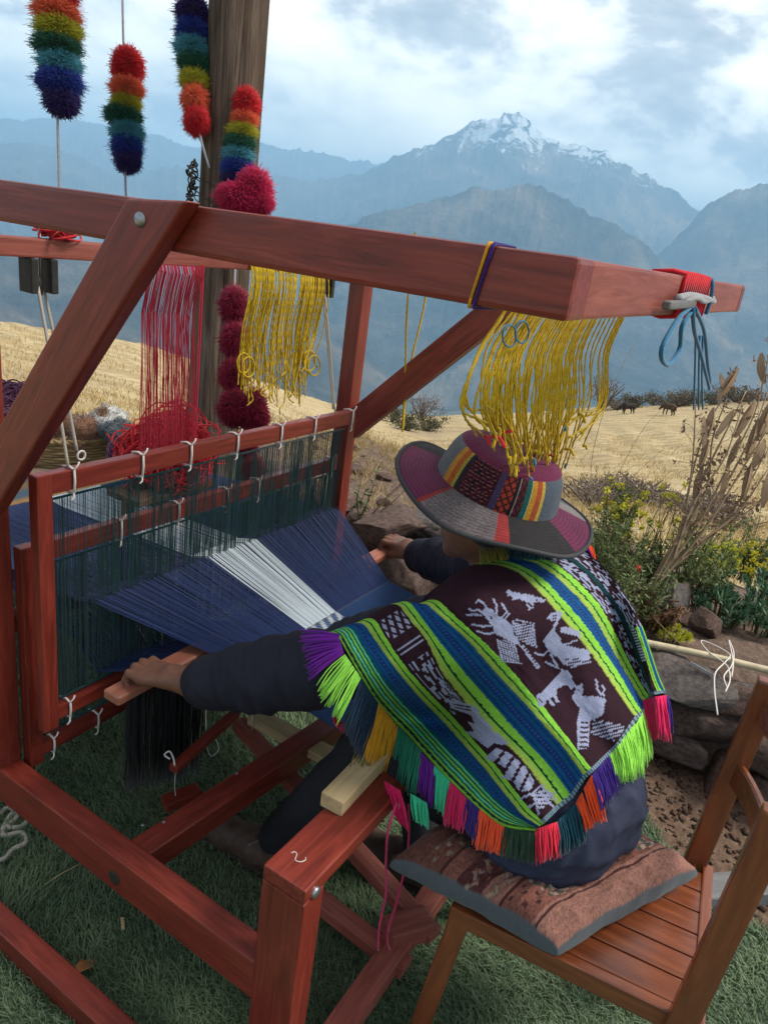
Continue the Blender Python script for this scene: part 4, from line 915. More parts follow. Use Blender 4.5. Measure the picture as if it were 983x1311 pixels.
def build_poncho():
    NS, NQ = 430, 300; sv = np.linspace(0, 1.21, NS); qv = np.linspace(0, 1, NQ)
    Sk = np.array([c[0] for c in CUR]); G = np.array([catmull(c[1], NQ) for c in CUR])            # (k, NQ, 2)
    PX = np.empty((NS, NQ, 2))
    for a in range(2):
        for j in range(NQ):
            PX[:, j, a] = np.interp(sv, Sk, G[:, j, a])
    # depth on a coarse grid, smoothed, then refined
    ci = np.linspace(0, NS-1, 64).astype(int); cj = np.linspace(0, NQ-1, 44).astype(int)
    T, D = drape(PX[np.ix_(ci, cj)])
    for _ in range(14):
        Tp = np.pad(T, 1, mode='reflect', reflect_type='odd'); T = .4*T+.15*(Tp[:-2, 1:-1]+Tp[2:, 1:-1]+Tp[1:-1, :-2]+Tp[1:-1, 2:])
    Ti = np.array([np.interp(np.arange(NQ), cj, row) for row in T]); Tf = np.array([np.interp(np.arange(NS), ci, Ti[:, j]) for j in range(NQ)]).T
    k = np.ones(15)/15
    for ax in (0, 1):
        for _ in range(2): Tf = np.apply_along_axis(lambda v: np.convolve(np.pad(v, 7, mode='reflect', reflect_type='odd'), k, 'valid'), ax, Tf)
    S_, Q_ = np.meshgrid(sv, qv, indexing='ij')
    # soft folds hanging along the body
    fold = .013*np.sin(S_*21+2.5*fbm(np.stack([S_*3, Q_*2, S_*0], -1), 2, 4))*np.clip(Q_*1.4-.2, 0, 1)+.009*fbm(np.stack([S_*8, Q_*5, S_*0+2], -1), 4, 6)
    fold += .022*np.exp(-((S_-1.05)/.035)**2)*np.clip(1.2-Q_, 0, 1)                               # crease behind the far shoulder
    Tf = Tf+fold
    Dr = FWD+RGT*((PX[..., :1]-CX)/F_PX)+DWN*((PX[..., 1:]-CY)/F_PX); V = CAM+Dr*Tf[..., None]
    # ---- pattern
    C = np.empty((NS, NQ, 3)); MAR = np.array((.030, .010, .018)); LIL = np.array((.31, .34, .50)); LIME = np.array((.25, .60, .06)); LIME2 = np.array((.36, .50, .09)); DK = np.array((.004, .03, .03)); BLU = np.array((.006, .085, .24)); BL2 = np.array((.010, .035, .17)); TEA = np.array((.01, .22, .17)); MNT = np.array((.14, .62, .34))
    C[:] = MAR; S0 = S_; S_ = S_+.0018*vnoise(np.stack([Q_*110, S_*30, S_*0], -1), 71)
    def band(a, b, c, m=None):
        q = (S_ >= a) & (S_ < b)
        if m is not None: q &= m
        C[q] = c
    band(-.1, .014, LIME*.8)
    sc = ((Q_*34) % 1); band(0.0, .03, DK, (np.hypot((sc-.5)*1.1, (S_-.017)/.020) < .32) & (np.hypot((sc-.5)*1.1, (S_-.017)/.020) > .14)); band(.014, .030, TEA*.5, np.hypot((sc-.5)*1.1, (S_-.017)/.020) >= .5)
    for i in range(4): band(.030+i*.0235, .042+i*.0235, (MNT if i % 2 else LIME)*.95); band(.042+i*.0235, .0535+i*.0235, TEA*.55)
    def blue(a, b):
        w = b-a; band(a, b, BLU); band(a+.36*w, a+.64*w, BL2); z = np.abs((Q_*60) % 1-.5)
        band(a+.44*w, a+.56*w, np.array((.02, .10, .30)), z < .25); band(a+.12*w, a+.17*w, np.array((.004, .03, .12))); band(a+.83*w, a+.88*w, np.array((.004, .03, .12)))
    def lime(a, b, flip=False):
        w = b-a; band(a, b, LIME); band(a, a+.34*w, LIME2); band(a+.44*w, a+.56*w, DK); band(a, a+.06*w, LIME2*.5)
    blue(.125, .185); lime(.185, .245); lime(.40, .455); blue(.455, .545); lime(.545, .60); lime(.885, .925); blue(.925, .97); lime(.97, 1.01)
    band(1.01, 1.21, MAR*.9); band(1.075, 1.10, np.array((.004, .05, .055)))
    lw = Q_ > .60; band(1.145, 1.175, LIME, lw); band(1.158, 1.162, DK, lw); band(1.175, 1.20, BLU, lw); band(1.20, 1.215, LIME*.8, lw)
    # woven animals: outlines in the photograph's picture plane
    qi = (np.arange(NS)//2)*2; qj = (np.arange(NQ)//2)*2; X, Y = PX[np.ix_(qi, qj)][..., 0], PX[np.ix_(qi, qj)][..., 1]; S_ = S0
    def Z3(pts): return [(560+x/3.277, 680+y/3.277) for x, y in pts]
    def Z4(pts): return [(420+x/3.277, 740+y/3.277) for x, y in pts]
    def inpoly(pts):
        p = np.array(pts); x0, y0 = p.min(0); x1, y1 = p.max(0); m = (X > x0) & (X < x1) & (Y > y0) & (Y < y1); r = np.zeros(X.shape, bool); xs, ys = X[m], Y[m]; ins = np.zeros(len(xs), bool); j = len(p)-1
        for i in range(len(p)):
            cnd = ((p[i, 1] > ys) != (p[j, 1] > ys)) & (xs < (p[j, 0]-p[i, 0])*(ys-p[i, 1])/(p[j, 1]-p[i, 1]+1e-12)+p[i, 0]); ins ^= cnd; j = i
        r[m] = ins; return r
    def inline(pts, w):
        p = np.array(pts); r = np.zeros(X.shape, bool)
        for a, b in zip(p[:-1], p[1:]):
            m = (X > min(a[0], b[0])-w) & (X < max(a[0], b[0])+w) & (Y > min(a[1], b[1])-w) & (Y < max(a[1], b[1])+w); xs = np.stack([X[m], Y[m]], -1); ab = b-a; t = np.clip(((xs-a)@ab)/(ab@ab+1e-9), 0, 1); r[m] |= np.linalg.norm(xs-(a+t[:, None]*ab), axis=1) < w/2
        return r
    def hatch(m, ang, per, duty): 
        t = (X*math.cos(ang)+Y*math.sin(ang))/per; return m & ((t % 1) < duty)
    def fill(m): C[m] = LIL
    def cut(m): C[m] = MAR
    wide = (S_ > .60) & (S_ < .885)
    # small bird
    fill(inpoly(Z3([(285, 255), (298, 244), (318, 256), (345, 262), (385, 268), (425, 278), (458, 292), (450, 300), (410, 298), (385, 302), (372, 290), (350, 292), (335, 285), (312, 290), (308, 278), (292, 270)]))); fill(inline(Z3([(372, 292), (372, 310), (388, 322), (378, 330)]), 2.4)); fill(inline(Z3([(388, 298), (398, 318)]), 2.4)); cut(inline(Z3([(400, 288), (450, 294)]), .8)); cut(inline(Z3([(304, 262), (308, 264)]), 1.6))
    # winged insect
    fill(inpoly(Z3([(180, 345), (195, 322), (225, 325), (245, 350), (285, 372), (312, 395), (318, 430), (345, 475), (318, 470), (268, 445), (240, 430), (228, 395), (205, 372)])))
    w1 = inpoly(Z3([(308, 380), (400, 392), (412, 488), (332, 458)])); fill(hatch(w1, 1.35, 3.6, .62)); fill(inline(Z3([(308, 380), (330, 372), (398, 388), (412, 488)]), 1.8))
    w2 = inpoly(Z3([(248, 452), (322, 462), (348, 555), (270, 540)])); fill(hatch(w2, -.25, 3.2, .62)); fill(inline(Z3([(248, 452), (268, 545), (348, 555)]), 1.8))
    for l in ([(205, 328), (190, 300), (170, 290), (158, 300)], [(190, 340), (165, 330), (140, 335), (128, 325)], [(185, 352), (150, 350), (122, 352)], [(245, 350), (245, 310), (232, 288)], [(268, 362), (290, 340), (268, 305)], [(228, 395), (190, 400), (145, 392)], [(235, 425), (205, 432), (165, 420)], [(280, 372), (300, 345)]): fill(inline(Z3(l), 2.6))
    tl = inpoly(Z3([(335, 470), (360, 480), (430, 570), (412, 578)])); fill(hatch(tl, .6, 3.4, .6)); fill(inline(Z3([(340, 475), (420, 575)]), 2.)); cut(inline(Z3([(188, 352), (194, 360)]), 2.2)); cut(inline(Z3([(218, 358), (222, 364)]), 2.2))
    # crested bird
    fill(inpoly(Z3([(440, 460), (470, 425), (490, 418), (505, 440), (520, 470), (560, 470), (600, 450), (560, 435), (520, 428), (508, 408), (540, 402), (590, 418), (598, 455), (560, 462), (540, 480), (570, 490), (630, 498), (640, 555), (560, 572), (520, 555), (500, 530), (462, 505)])))
    fill(inline(Z3([(478, 425), (495, 385), (512, 345)]), 4.)); fill(inpoly(Z3([(462, 352), (500, 335), (515, 350), (500, 372), (478, 378), (455, 365)]))); cut(inpoly(Z3([(478, 356), (498, 350), (496, 366), (482, 368)]))); fill(inline(Z3([(486, 358), (492, 360)]), 1.6))
    fill(inline(Z3([(455, 505), (440, 520), (408, 512)]), 2.6)); fill(inline(Z3([(470, 515), (505, 575), (450, 548)]), 2.6)); cut(hatch(inpoly(Z3([(530, 535), (645, 535), (645, 575), (530, 575)])), 0., 3., .35))
    # four-legged animal
    fill(inpoly(Z3([(412, 690), (440, 672), (470, 640), (500, 605), (520, 578), (540, 585), (560, 615), (578, 650), (560, 668), (548, 650), (530, 645), (500, 660), (495, 690), (510, 715), (498, 722), (480, 690), (470, 700), (490, 728), (476, 735), (458, 700), (445, 735), (420, 735), (415, 705)]))); cut(inline(Z3([(420, 700), (436, 715)]), 1.4))
    # bird with spread tail
    fill(inpoly(Z3([(560, 700), (580, 655), (600, 640), (610, 660), (602, 690), (640, 695), (672, 690), (700, 715), (690, 775), (650, 790), (636, 800), (630, 910), (585, 918), (582, 800), (595, 740), (575, 722)]))); cut(hatch(inpoly(Z3([(598, 800), (630, 800), (626, 915), (590, 915)])), math.pi/2, 6.2, .42))
    tl2 = inpoly(Z3([(650, 788), (785, 815), (780, 838), (735, 882), (640, 850)])); fill(hatch(tl2, 1.30, 4.6, .5)); fill(inline(Z3([(668, 650), (660, 625)]), 2.6)); fill(inline(Z3([(700, 715), (690, 680), (700, 660), (690, 650)]), 2.6)); fill(inline(Z3([(690, 690), (668, 665), (662, 640)]), 2.4)); cut(inline(Z3([(588, 664), (594, 668)]), 1.6))
    # pale triangle at the shoulder
    fill(inpoly([(560, 753), (572, 741), (592, 728), (570, 757)]))
    # narrow band of figures
    def zone(a, b): return (S_ > .258) & (S_ < .392) & (Q_ > a) & (Q_ < b)
    sb = (S_-.258)/.134
    fill(zone(.00, .085) & (np.abs(((sb*3.2+Q_*9) % 1)-.5) < .26) & (np.abs(((sb*3.2-Q_*26) % 1)-.5) < .34)); fill(zone(.13, .137)); fill(zone(.15, .154))
    fill(zone(.20, .46) & (vnoise(np.stack([np.floor(sb*11)*1.37, np.floor(Q_*74)*.83, S_*0], -1), 6) > .12) & (np.abs(sb-.5) < .46))
    fill(zone(.34, .46) & (sb > .55) & (np.abs(((sb*7+Q_*60) % 1)-.5) > .22) & (np.abs(((sb*7-Q_*60) % 1)-.5) > .22))
    fill(inpoly(Z4([(505, 520), (525, 505), (625, 545), (635, 575), (690, 640), (755, 690), (730, 700), (690, 690), (665, 712), (575, 645), (612, 640), (580, 600), (610, 610), (600, 575), (512, 545)]))); cut(hatch(inpoly(Z4([(520, 515), (600, 540), (598, 560), (520, 540)])), .35, 3., .4))
    fill(hatch(inpoly(Z4([(655, 750), (700, 712), (760, 735), (800, 770), (825, 790), (862, 850), (850, 890), (800, 895), (770, 850), (720, 835), (745, 800), (700, 770), (670, 765)])), .9, 2.6, .72))
    fill(inline(Z4([(805, 925), (860, 900), (890, 870), (950, 930)]), 3.)); fill(inline(Z4([(860, 900), (880, 990)]), 3.)); fill(inline(Z4([(890, 900), (965, 985)]), 3.)); fill(inline(Z4([(840, 960), (945, 900)]), 3.)); fill(hatch(inpoly(Z4([(850, 910), (900, 880), (940, 940), (880, 975)])), .4, 3., .6))
    # far shoulder bands
    m = (S_ > 1.018) & (S_ < 1.07); fill(m & (vnoise(np.stack([np.floor((S_-1.018)*150)*1.3, np.floor(Q_*62)*.9, S_*0], -1), 16) > .12))
    m = (S_ > 1.105) & (S_ < 1.205) & (Q_ < .6); fill(m & (vnoise(np.stack([np.floor((S_-1.1)*110)*1.3, np.floor(Q_*50)*.9, S_*0], -1), 19) > .10))
    m = (S_ > 1.105) & (S_ < 1.142) & (Q_ >= .6); fill(m & (np.abs((Q_*60) % 1-.5) < .28) & (Q_ < .8))
    # hem along the lower right edge
    hem = (Q_ > .982) & (S_ > .235); C[hem] = LIL*.8; C[hem & (np.abs((S_*70) % 1-.5) < .22)] = TEA*.5
    C *= (1+.10*vnoise(np.stack([S_*300, Q_*40, S_*0], -1), 2))[..., None]
    # wrap over the ridge to the front: further rows turning down ahead of the shoulders
    ne = 20; V0 = V[:, 0]; up = V[:, 0]-V[:, 8]; up /= np.linalg.norm(up, axis=1)[:, None]
    ext = []; p = V0.copy(); d = up.copy()
    for i in range(ne):
        f = (i+1)/ne; d = d*.72+np.array([.10, .38, -.62])*.28; d /= np.linalg.norm(d, axis=1)[:, None]; p = p+d*(.0065+.004*f); ext.append(p.copy())
    E_ = np.array(ext)[::-1].transpose(1, 0, 2); V = np.concatenate([E_, V], 1); C = np.concatenate([np.repeat(C[:, :1], ne, 1), C], 1)
    o = link('poncho', mesh_np('poncho', V.reshape(-1, 3), grid_faces(NS, NQ+ne), True, None, C.reshape(-1, 3)), M_CLOTHP, person)
    so_ = o.modifiers.new('thickness', 'SOLIDIFY'); so_.thickness = .004; so_.offset = 1.
    return o, V[:, ne:], PX
poncho, PV, PPX = build_poncho()
PD_ = PV-CAM; 
def poncho_depth(x, y):
    """distance factor of the cloth at the nearest pattern point"""
    d = (PPX[..., 0]-x)**2+(PPX[..., 1]-y)**2; i = np.unravel_index(np.argmin(d), d.shape); return float((PV[i]-CAM)@FWD)
# fringe tassels along the hem: (colour, hem start, hem end, tip start, tip end, strands)
FR = [('purple', (434, 812), (440, 836), (384, 806), (398, 868), 26), ('lime', (442, 838), (462, 868), (405, 882), (436, 926), 26), ('navy', (462, 868), (484, 900), (440, 930), (460, 968), 30), ('gold', (484, 900), (509, 930), (466, 968), (494, 990), 28), ('olive', (480, 905), (500, 930), (452, 975), (488, 996), 16), ('green', (510, 930), (540, 962), (498, 1000), (532, 1018), 30),
      ('purple', (538, 962), (556, 980), (532, 1010), (552, 1032), 20), ('mint', (556, 980), (576, 1000), (553, 1030), (574, 1048), 22), ('pink', (577, 1000), (597, 1022), (566, 1052), (592, 1064), 22), ('indigo', (598, 1018), (612, 1036), (592, 1056), (610, 1080), 20), ('orange', (613, 1034), (646, 1056), (605, 1082), (642, 1094), 34), ('bottle', (646, 1056), (684, 1062), (642, 1095), (684, 1104), 32), ('scarlet', (684, 1062), (713, 1052), (686, 1104), (716, 1096), 28), ('teal', (712, 1052), (738, 1028), (716, 1096), (750, 1076), 30), ('orange', (737, 1028), (757, 992), (750, 1062), (775, 1046), 28), ('indigo', (757, 992), (778, 966), (768, 1040), (793, 1010), 24), ('lime', (778, 968), (812, 926), (786, 1004), (824, 990), 34), ('lime', (812, 930), (824, 906), (818, 986), (835, 966), 18),
      ('pink', (822, 894), (852, 890), (826, 945), (858, 946), 36), ('indigo', (852, 890), (855, 892), (855, 940), (861, 936), 6),
      ('purple', (722, 702), (752, 700), (742, 725), (764, 732), 26), ('orange', (738, 690), (752, 694), (752, 712), (762, 722), 20), ('olive', (612, 704), (645, 700), (612, 722), (650, 716), 20), ('teal', (646, 700), (715, 704), (650, 716), (712, 718), 34),
      ('pink', (492, 1000), (512, 1012), (506, 1046), (522, 1062), 18), ('mint', (526, 1016), (546, 1028), (530, 1050), (548, 1060), 14), ('crimson', (428, 916), (440, 926), (430, 930), (444, 942), 6)]
def build_fringe():
    rg = np.random.default_rng(9)
    for col, a0, a1, b0, b1, n in FR:
        mb = MB()
        for i in range(int(n*2.4)):
            t = rg.uniform(); s = t+rg.normal(0, .05); x0, y0 = a0[0]+(a1[0]-a0[0])*t, a0[1]+(a1[1]-a0[1])*t; x1, y1 = b0[0]+(b1[0]-b0[0])*s, b0[1]+(b1[1]-b0[1])*s; f = 1+rg.normal(0, .05); x1 = x0+(x1-x0)*f; y1 = y0+(y1-y0)*f
            d0 = poncho_depth(x0, y0); dz = rg.uniform(-.010, .010)
            p = at(x0, y0, d0+.002); e = at(x1, y1, d0+.004+dz+(-.012 if y1-y0 > 20 else 0)); m = (p+e)/2+np.array([rg.normal(0, .002), rg.normal(0, .002), .004])
            if y1 < 730: p = at(x0, y0, d0+.01); e = at(x1, y1, d0-.008+dz)
            mb.tube(catmull([p, m, e], 6), [.0015, .0016, .0015, .0015, .0015, .0011], 4)
        o = link('tassel', mb.mesh('tassel'), M_FR[col], poncho); o['label'] = col+' yarn tassel on the hem'
build_fringe()
# ------------------------------------------------------------------ hat
def build_hat():
    e1 = norm(RGT-HAX*np.dot(RGT, HAX)); e2 = np.cross(HAX, e1)                    # e1 points right in the picture, e2 away
    def ring_pts(prof, n):
        V = np.empty((len(prof), n, 3)); a = np.linspace(0, 2*math.pi, n, endpoint=False)
        for i, (r, z) in enumerate(prof): V[i] = HATC+np.outer(r*np.cos(a), e1)+np.outer(r*np.sin(a), e2)+HAX*z
        return V, a
    h = thing('hat', 'wide brimmed patchwork hat with woven band worn by the weaver', 'hat', tuple(HATC))
    # brim
    n = 360; rr = np.linspace(.118, .200, 60); prof = [(r, .010-.024*((r-.118)/.082)**1.25) for r in rr]
    V, a = ring_pts(prof, n); t = ((rr-.118)/.082)[:, None]
    V += HAX*((t**1.3*(.010*np.cos(2*a+.6)+.007*np.sin(3*a)+.004*np.cos(5*a+1)))[..., None])
    C = np.empty((60, n, 3)); PLUM = (.135, .02, .066); DARK = (.022, .020, .022); TWEED = (.15, .125, .13); RED = (.30, .03, .03); GREY = (.10, .105, .12); STR = (.21, .19, .19)
    ad = np.degrees(a)                                                             # 0 right, 90 far, 180 left, 270 near
    for lo, hi, c in ((0, 20, STR), (20, 60, GREY), (60, 100, DARK), (100, 150, DARK), (150, 215, PLUM), (215, 218, RED), (218, 263, TWEED), (263, 271, RED), (271, 318, DARK), (318, 360, PLUM)): C[:, (ad >= lo) & (ad < hi)] = c
    tw = (ad >= 218) & (ad < 262); chk = (hash3(np.arange(60)[:, None]//1, np.arange(n)[None, :]//1, np.zeros((60, n), int), 3)); C[:, tw] *= (.6+.8*chk[:, tw])[..., None]
    C *= (.9+.2*np.sin(rr*900)[:, None])[..., None]; C *= (1+.30*fbm(V*28, 3, 12)+.18*fbm(V*110, 2, 14))[..., None]; C[-4:] = (.045, .046, .054)
    o = link('brim', mesh_np('brim', V.reshape(-1, 3), np.array([[i*n+j, i*n+(j+1) % n, (i+1)*n+(j+1) % n, (i+1)*n+j] for i in range(59) for j in range(n)])[:, ::-1], True, None, C.reshape(-1, 3)), M_HATP, h)
    s = o.modifiers.new('thickness', 'SOLIDIFY'); s.thickness = .006; s.offset = -1.
    # piping
    pr = V[-1]; tube('brim_piping', np.r_[pr, pr[:2]], .0042, plain('hat_piping', (.035, .036, .042), .8), h, 8)
    # crown
    prof = [(.1235, .004), (.1228, .010), (.121, .024), (.1175, .041), (.1135, .056), (.109, .067), (.1035, .076), (.096, .083), (.085, .088), (.070, .091), (.052, .0915), (.034, .090), (.016, .089), (.001, .0885)]
    pf = catmull(prof, 110); V, a = ring_pts(pf, 480); ad = np.degrees(a)
    V += HAX*(.006*np.clip(pf[:, 1]/.1, 0, 1)**3)[:, None, None]*np.cos(a*2+.5)[None, :, None]
    z = pf[:, 1]; rad = pf[:, 0]; C = np.empty((110, 480, 3)); C[:] = (.15, .02, .065)
    # position round the near side: f 0 at the left edge of the picture, 1 at the right
    f = (180-((ad-180) % 360))/180.; f = np.where((ad >= 180), (ad-180)/180., (180-ad)/180.)
    side = (z < .079)[:, None] & np.ones(480, bool)[None]
    side &= (rad > .09)[:, None]
    F = np.broadcast_to(f, (110, 480)); Zz = np.broadcast_to(z[:, None], (110, 480))
    def st(x0, x1, c, m=None):
        q = side & (F >= x0) & (F < x1)
        if m is not None: q &= m
        C[q] = c
    def X(x): return math.acos(max(-1, min(1, (485-x)/250)))/math.pi
    key = lambda fr, s1, s2: (np.abs(((F*fr+Zz*s1) % 1)-.5) < .17) | (np.abs(((F*fr-Zz*s2) % 1)-.5) < .13)
    st(0, X(250), (.13, .14, .15)); st(X(250), X(262), (.5, .22, .03)); st(X(262), X(274), (.42, .10, .02)); st(X(274), X(284), (.35, .28, .04)); st(X(284), X(296), (.02, .02, .03))
    st(X(296), X(405), (.075, .008, .018)); st(X(296), X(405), (.015, .009, .014), key(26, 60, 60)); st(X(330), X(336), (.012, .01, .012)); st(X(366), X(371), (.012, .01, .012)); st(X(300), X(400), (.28, .11, .10), key(26, 60, 60) & (np.abs((Zz*160) % 1-.5) < .12))
    st(X(405), X(432), (.06, .04, .10)); st(X(432), X(480), (.36, .045, .02)); st(X(432), X(480), (.04, .012, .016), key(24, 55, 70)); st(X(480), X(492), (.012, .01, .012)); st(X(492), X(496), (.35, .3, .28))
    st(X(496), X(526), (.11, .012, .03)); st(X(496), X(526), (.02, .01, .012), key(30, 70, 40)); st(X(526), X(548), (.01, .10, .09)); st(X(548), X(552), (.5, .45, .3)); st(X(552), X(574), (.52, .26, .02)); st(X(574), X(598), (.40, .075, .03)); st(X(598), X(610), (.5, .36, .05)); st(X(610), 1.01, (.075, .10, .135))
    st(X(718), X(730), (.45, .30, .22))
    C *= (.75+.5*hash3(np.arange(110)[:, None], np.arange(480)[None, :], np.zeros((110, 480), int), 8))[..., None]
    link('crown', mesh_np('crown', V.reshape(-1, 3), np.array([[i*480+j, i*480+(j+1) % 480, (i+1)*480+(j+1) % 480, (i+1)*480+j] for i in range(109) for j in range(480)]), True, None, C.reshape(-1, 3)), M_HATP, h)
build_hat()
# ------------------------------------------------------------------ chair and cushion
CHF = norm(np.array([-.12, .993, 0])); CHR = np.array([CHF[1], -CHF[0], 0]); CHC = np.array([.452, -.128, 0])
def chair():
    t = thing('wooden_chair', 'varnished brown wooden chair under the weaver', 'chair', tuple(CHC)); SZ = .445
    def q(x, y, z): return CHC+CHR*x+CHF*y+np.array([0, 0, z])
    hw, hd = .195, .212
    # slats running front to back
    n = 6; w = (2*hw-.045)/n
    for i in range(n):
        x = -hw+.0225+w*(i+.5); beam('seat_slat', q(x, hd-.008, SZ-.008), q(x, -hd-.014, SZ-.008), w-.003, .016, M_CHAIR, t, CHR, .003)
    for s in (-1, 1):
        beam('side_rail', q(s*(hw-.010), hd, SZ-.018), q(s*(hw-.010), -hd+.004, SZ-.018), .024, .040, M_CHAIR, t, CHR, .004)
        beam('front_leg', q(s*(hw-.013), hd-.02, SZ-.030), q(s*(hw+.004), hd+.02, 0), .030, .040, M_CHAIR, t, CHR, .004)
        # back post leaning back, carrying on down as the rear leg
        b0 = q(s*(hw+.006), -hd+.008, SZ-.05); b1 = q(s*(hw+.008), -hd-.012, .905); beam('back_post', b0, b1, .026, .046, M_CHAIR, t, CHR, .005)
        beam('rear_leg', q(s*(hw+.005), -hd+.008, SZ-.03), q(s*(hw+.006), -hd+.02, 0), .026, .040, M_CHAIR, t, CHR, .005)
    beam('front_rail', q(-hw+.02, hd-.01, SZ-.032), q(hw-.02, hd-.01, SZ-.032), .022, .034, M_CHAIR, t, CHF, .004)
    beam('back_rail', q(-hw-.004, -hd-.020, SZ-.014), q(hw+.004, -hd-.020, SZ-.014), .022, .036, M_CHAIR, t, CHF, .004)
    # curved backrest slats between the posts
    for zc, hh in ((.845, .052), (.690, .052)):
        f = (zc-(SZ-.05))/(.905-(SZ-.05)); V = []; N = 22
        for i in range(N):
            a = -1+2*i/(N-1); x = a*(hw+.004); y = -hd+.004-.016*f-.050*(1-a*a)
            for dy, dz in ((.007, -hh/2), (.007, hh/2-.004), (.003, hh/2), (-.005, hh/2), (-.009, hh/2-.004), (-.009, -hh/2)): V.append(q(x, y+dy-.06*dz, zc+dz))
        k = 6; Fq = np.array([[i*k+j, i*k+(j+1) % k, (i+1)*k+(j+1) % k, (i+1)*k+j] for i in range(N-1) for j in range(k)])
        o = link('back_slat', mesh_np('back_slat', V, Fq, True), M_CHAIR, t)
        for p in o.data.polygons: p.use_smooth = False
chair()
def cushion():
    ZC = .482; Lc, Nc, Rc = onz(504, 1105, ZC), onz(712, 1222, ZC), onz(888, 1122, ZC); Fc = Lc+Rc-Nc+np.array([.03, .03, 0]); N = 170; u = np.linspace(-1, 1, N); U, Vv = np.meshgrid(u, u, indexing='ij')
    # U from the near corner to the right one, Vv from the near edge inwards
    a, b = (U+1)/2, (Vv+1)/2; B2 = (1-a)[..., None]*(1-b)[..., None]*Nc+a[..., None]*(1-b)[..., None]*Rc+(1-a)[..., None]*b[..., None]*Lc+a[..., None]*b[..., None]*Fc
    c = B2.mean((0, 1)); ew = .042*fbm(np.stack([U*2.6+5, Vv*2.6, U*0], -1), 3, 91)*np.maximum(np.abs(U), np.abs(Vv))**3; pin = ew+.94+.06*np.abs(U*Vv)+.03*np.abs(np.maximum(np.abs(U), np.abs(Vv))); B2 = c+(B2-c)*pin[..., None]; B2[..., 2] += .016*fbm(np.stack([U*1.9, Vv*1.9+3, U*0], -1), 3, 97)*np.maximum(np.abs(U), np.abs(Vv))**2
    ed = np.clip((1-np.abs(U)**5)*(1-np.abs(Vv)**5), 0, 1)**.36
    sp = B2-np.array([PEL[0], PEL[1]-.02, 0]); press = np.exp(-((sp[..., 0]/.17)**2+(sp[..., 1]/.15)**2)); puff = fbm(np.stack([U*2.2, Vv*2.2, U*0], -1), 3, 4)
    wr = fbm(np.stack([U*3.5, Vv*11+2*puff, U*0], -1), 3, 41, .5, True)
    top = ed*(.072-.046*press+.018*puff+.010*wr); bot = -ed*.034
    up = np.array([0, 0, 1.]); P = np.concatenate([(B2+up*top[..., None]).reshape(-1, 3), (B2+up*bot[..., None]).reshape(-1, 3)])
    C = np.empty((N, N, 3)); s = Vv+.02*puff
    BR = np.array((.20, .075, .056)); DKR = np.array((.06, .018, .018)); GRN = np.array((.05, .075, .062)); CRM = np.array((.36, .27, .21)); TAN = np.array((.32, .15, .115))
    C[:] = BR
    def sb(a, b, col, m=None):
        q = (s >= a) & (s < b)
        if m is not None: q &= m
        C[q] = col
    dia = np.abs(((U*7+s*6) % 1)-.5)+np.abs(((U*7-s*6) % 1)-.5); zig = (np.abs((U*8) % 1-.5)*.22); seg = (np.floor(U*3.2+.3) % 2 == 0)
    sb(-1, -.72, TAN); sb(-.72, -.70, DKR); sb(-.70, -.66, TAN); sb(-.66, -.30, BR); sb(-.64, -.32, CRM, (dia > .62) & seg); sb(-.64, -.32, GRN, (dia < .42) & seg); sb(-.64, -.32, DKR, (dia < .3) & ~seg); sb(-.30, -.27, DKR); sb(-.27, -.05, TAN*.8); sb(-.22, -.10, CRM*.8, np.abs(s+.19-zig) < .02); sb(-.05, .25, DKR*1.4); sb(.0, .2, CRM*.7, np.abs(s-.06-zig) < .025); sb(0., .2, BR*1.3, dia > .75); sb(.25, .42, BR); sb(.42, .45, DKR); sb(.45, .70, BR*.7); sb(.47, .68, CRM*.6, dia > .7); sb(.70, 1.1, BR*.6)
    C *= (.65+.7*hash3(np.arange(N)[:, None], np.arange(N)[None, :], np.zeros((N, N), int), 5))[..., None]
    edge = np.maximum(np.abs(U), np.abs(Vv)) > .985; GB = np.array((.10, .118, .135)); C[edge] = GB
    Cb = np.tile(GB, (N*N, 1)); F1 = grid_faces(N, N); me = mesh_np('cushion', P, np.concatenate([F1, F1[:, ::-1]+N*N]), True, None, np.concatenate([C.reshape(-1, 3), Cb]))
    bm = bmesh.new(); bm.from_mesh(me); bmesh.ops.remove_doubles(bm, verts=bm.verts, dist=.0004); bmesh.ops.recalc_face_normals(bm, faces=bm.faces); bm.to_mesh(me); bm.free()
    o = link('seat_cushion', me, M_CUSHP); tag(o, 'flat cushion of red brown woven cloth with grey sides on the chair', 'cushion')
cushion()
# red and white cord dangling from the poncho
def red_cord():
    t = thing('dangling_cord', 'thin pink and white twisted cord hanging down beside the breast beam', 'cord', tuple(onz(500, 1120, .4)))
    m = yarn('pink_white_cord', (.55, .03, .12), .9, scale=2600.)
    for pts in ([(508, 1028), (500, 1050), (494, 1100), (493, 1150), (485, 1190), (484, 1216)], [(523, 1030), (524, 1060), (520, 1100), (509, 1150), (497, 1190), (503, 1225), (513, 1252)]):
        c = [onv(x, y, .222-.02*i/5) for i, (x, y) in enumerate(pts)]; cord('cord', c, .0026, m, t, 40)
red_cord()
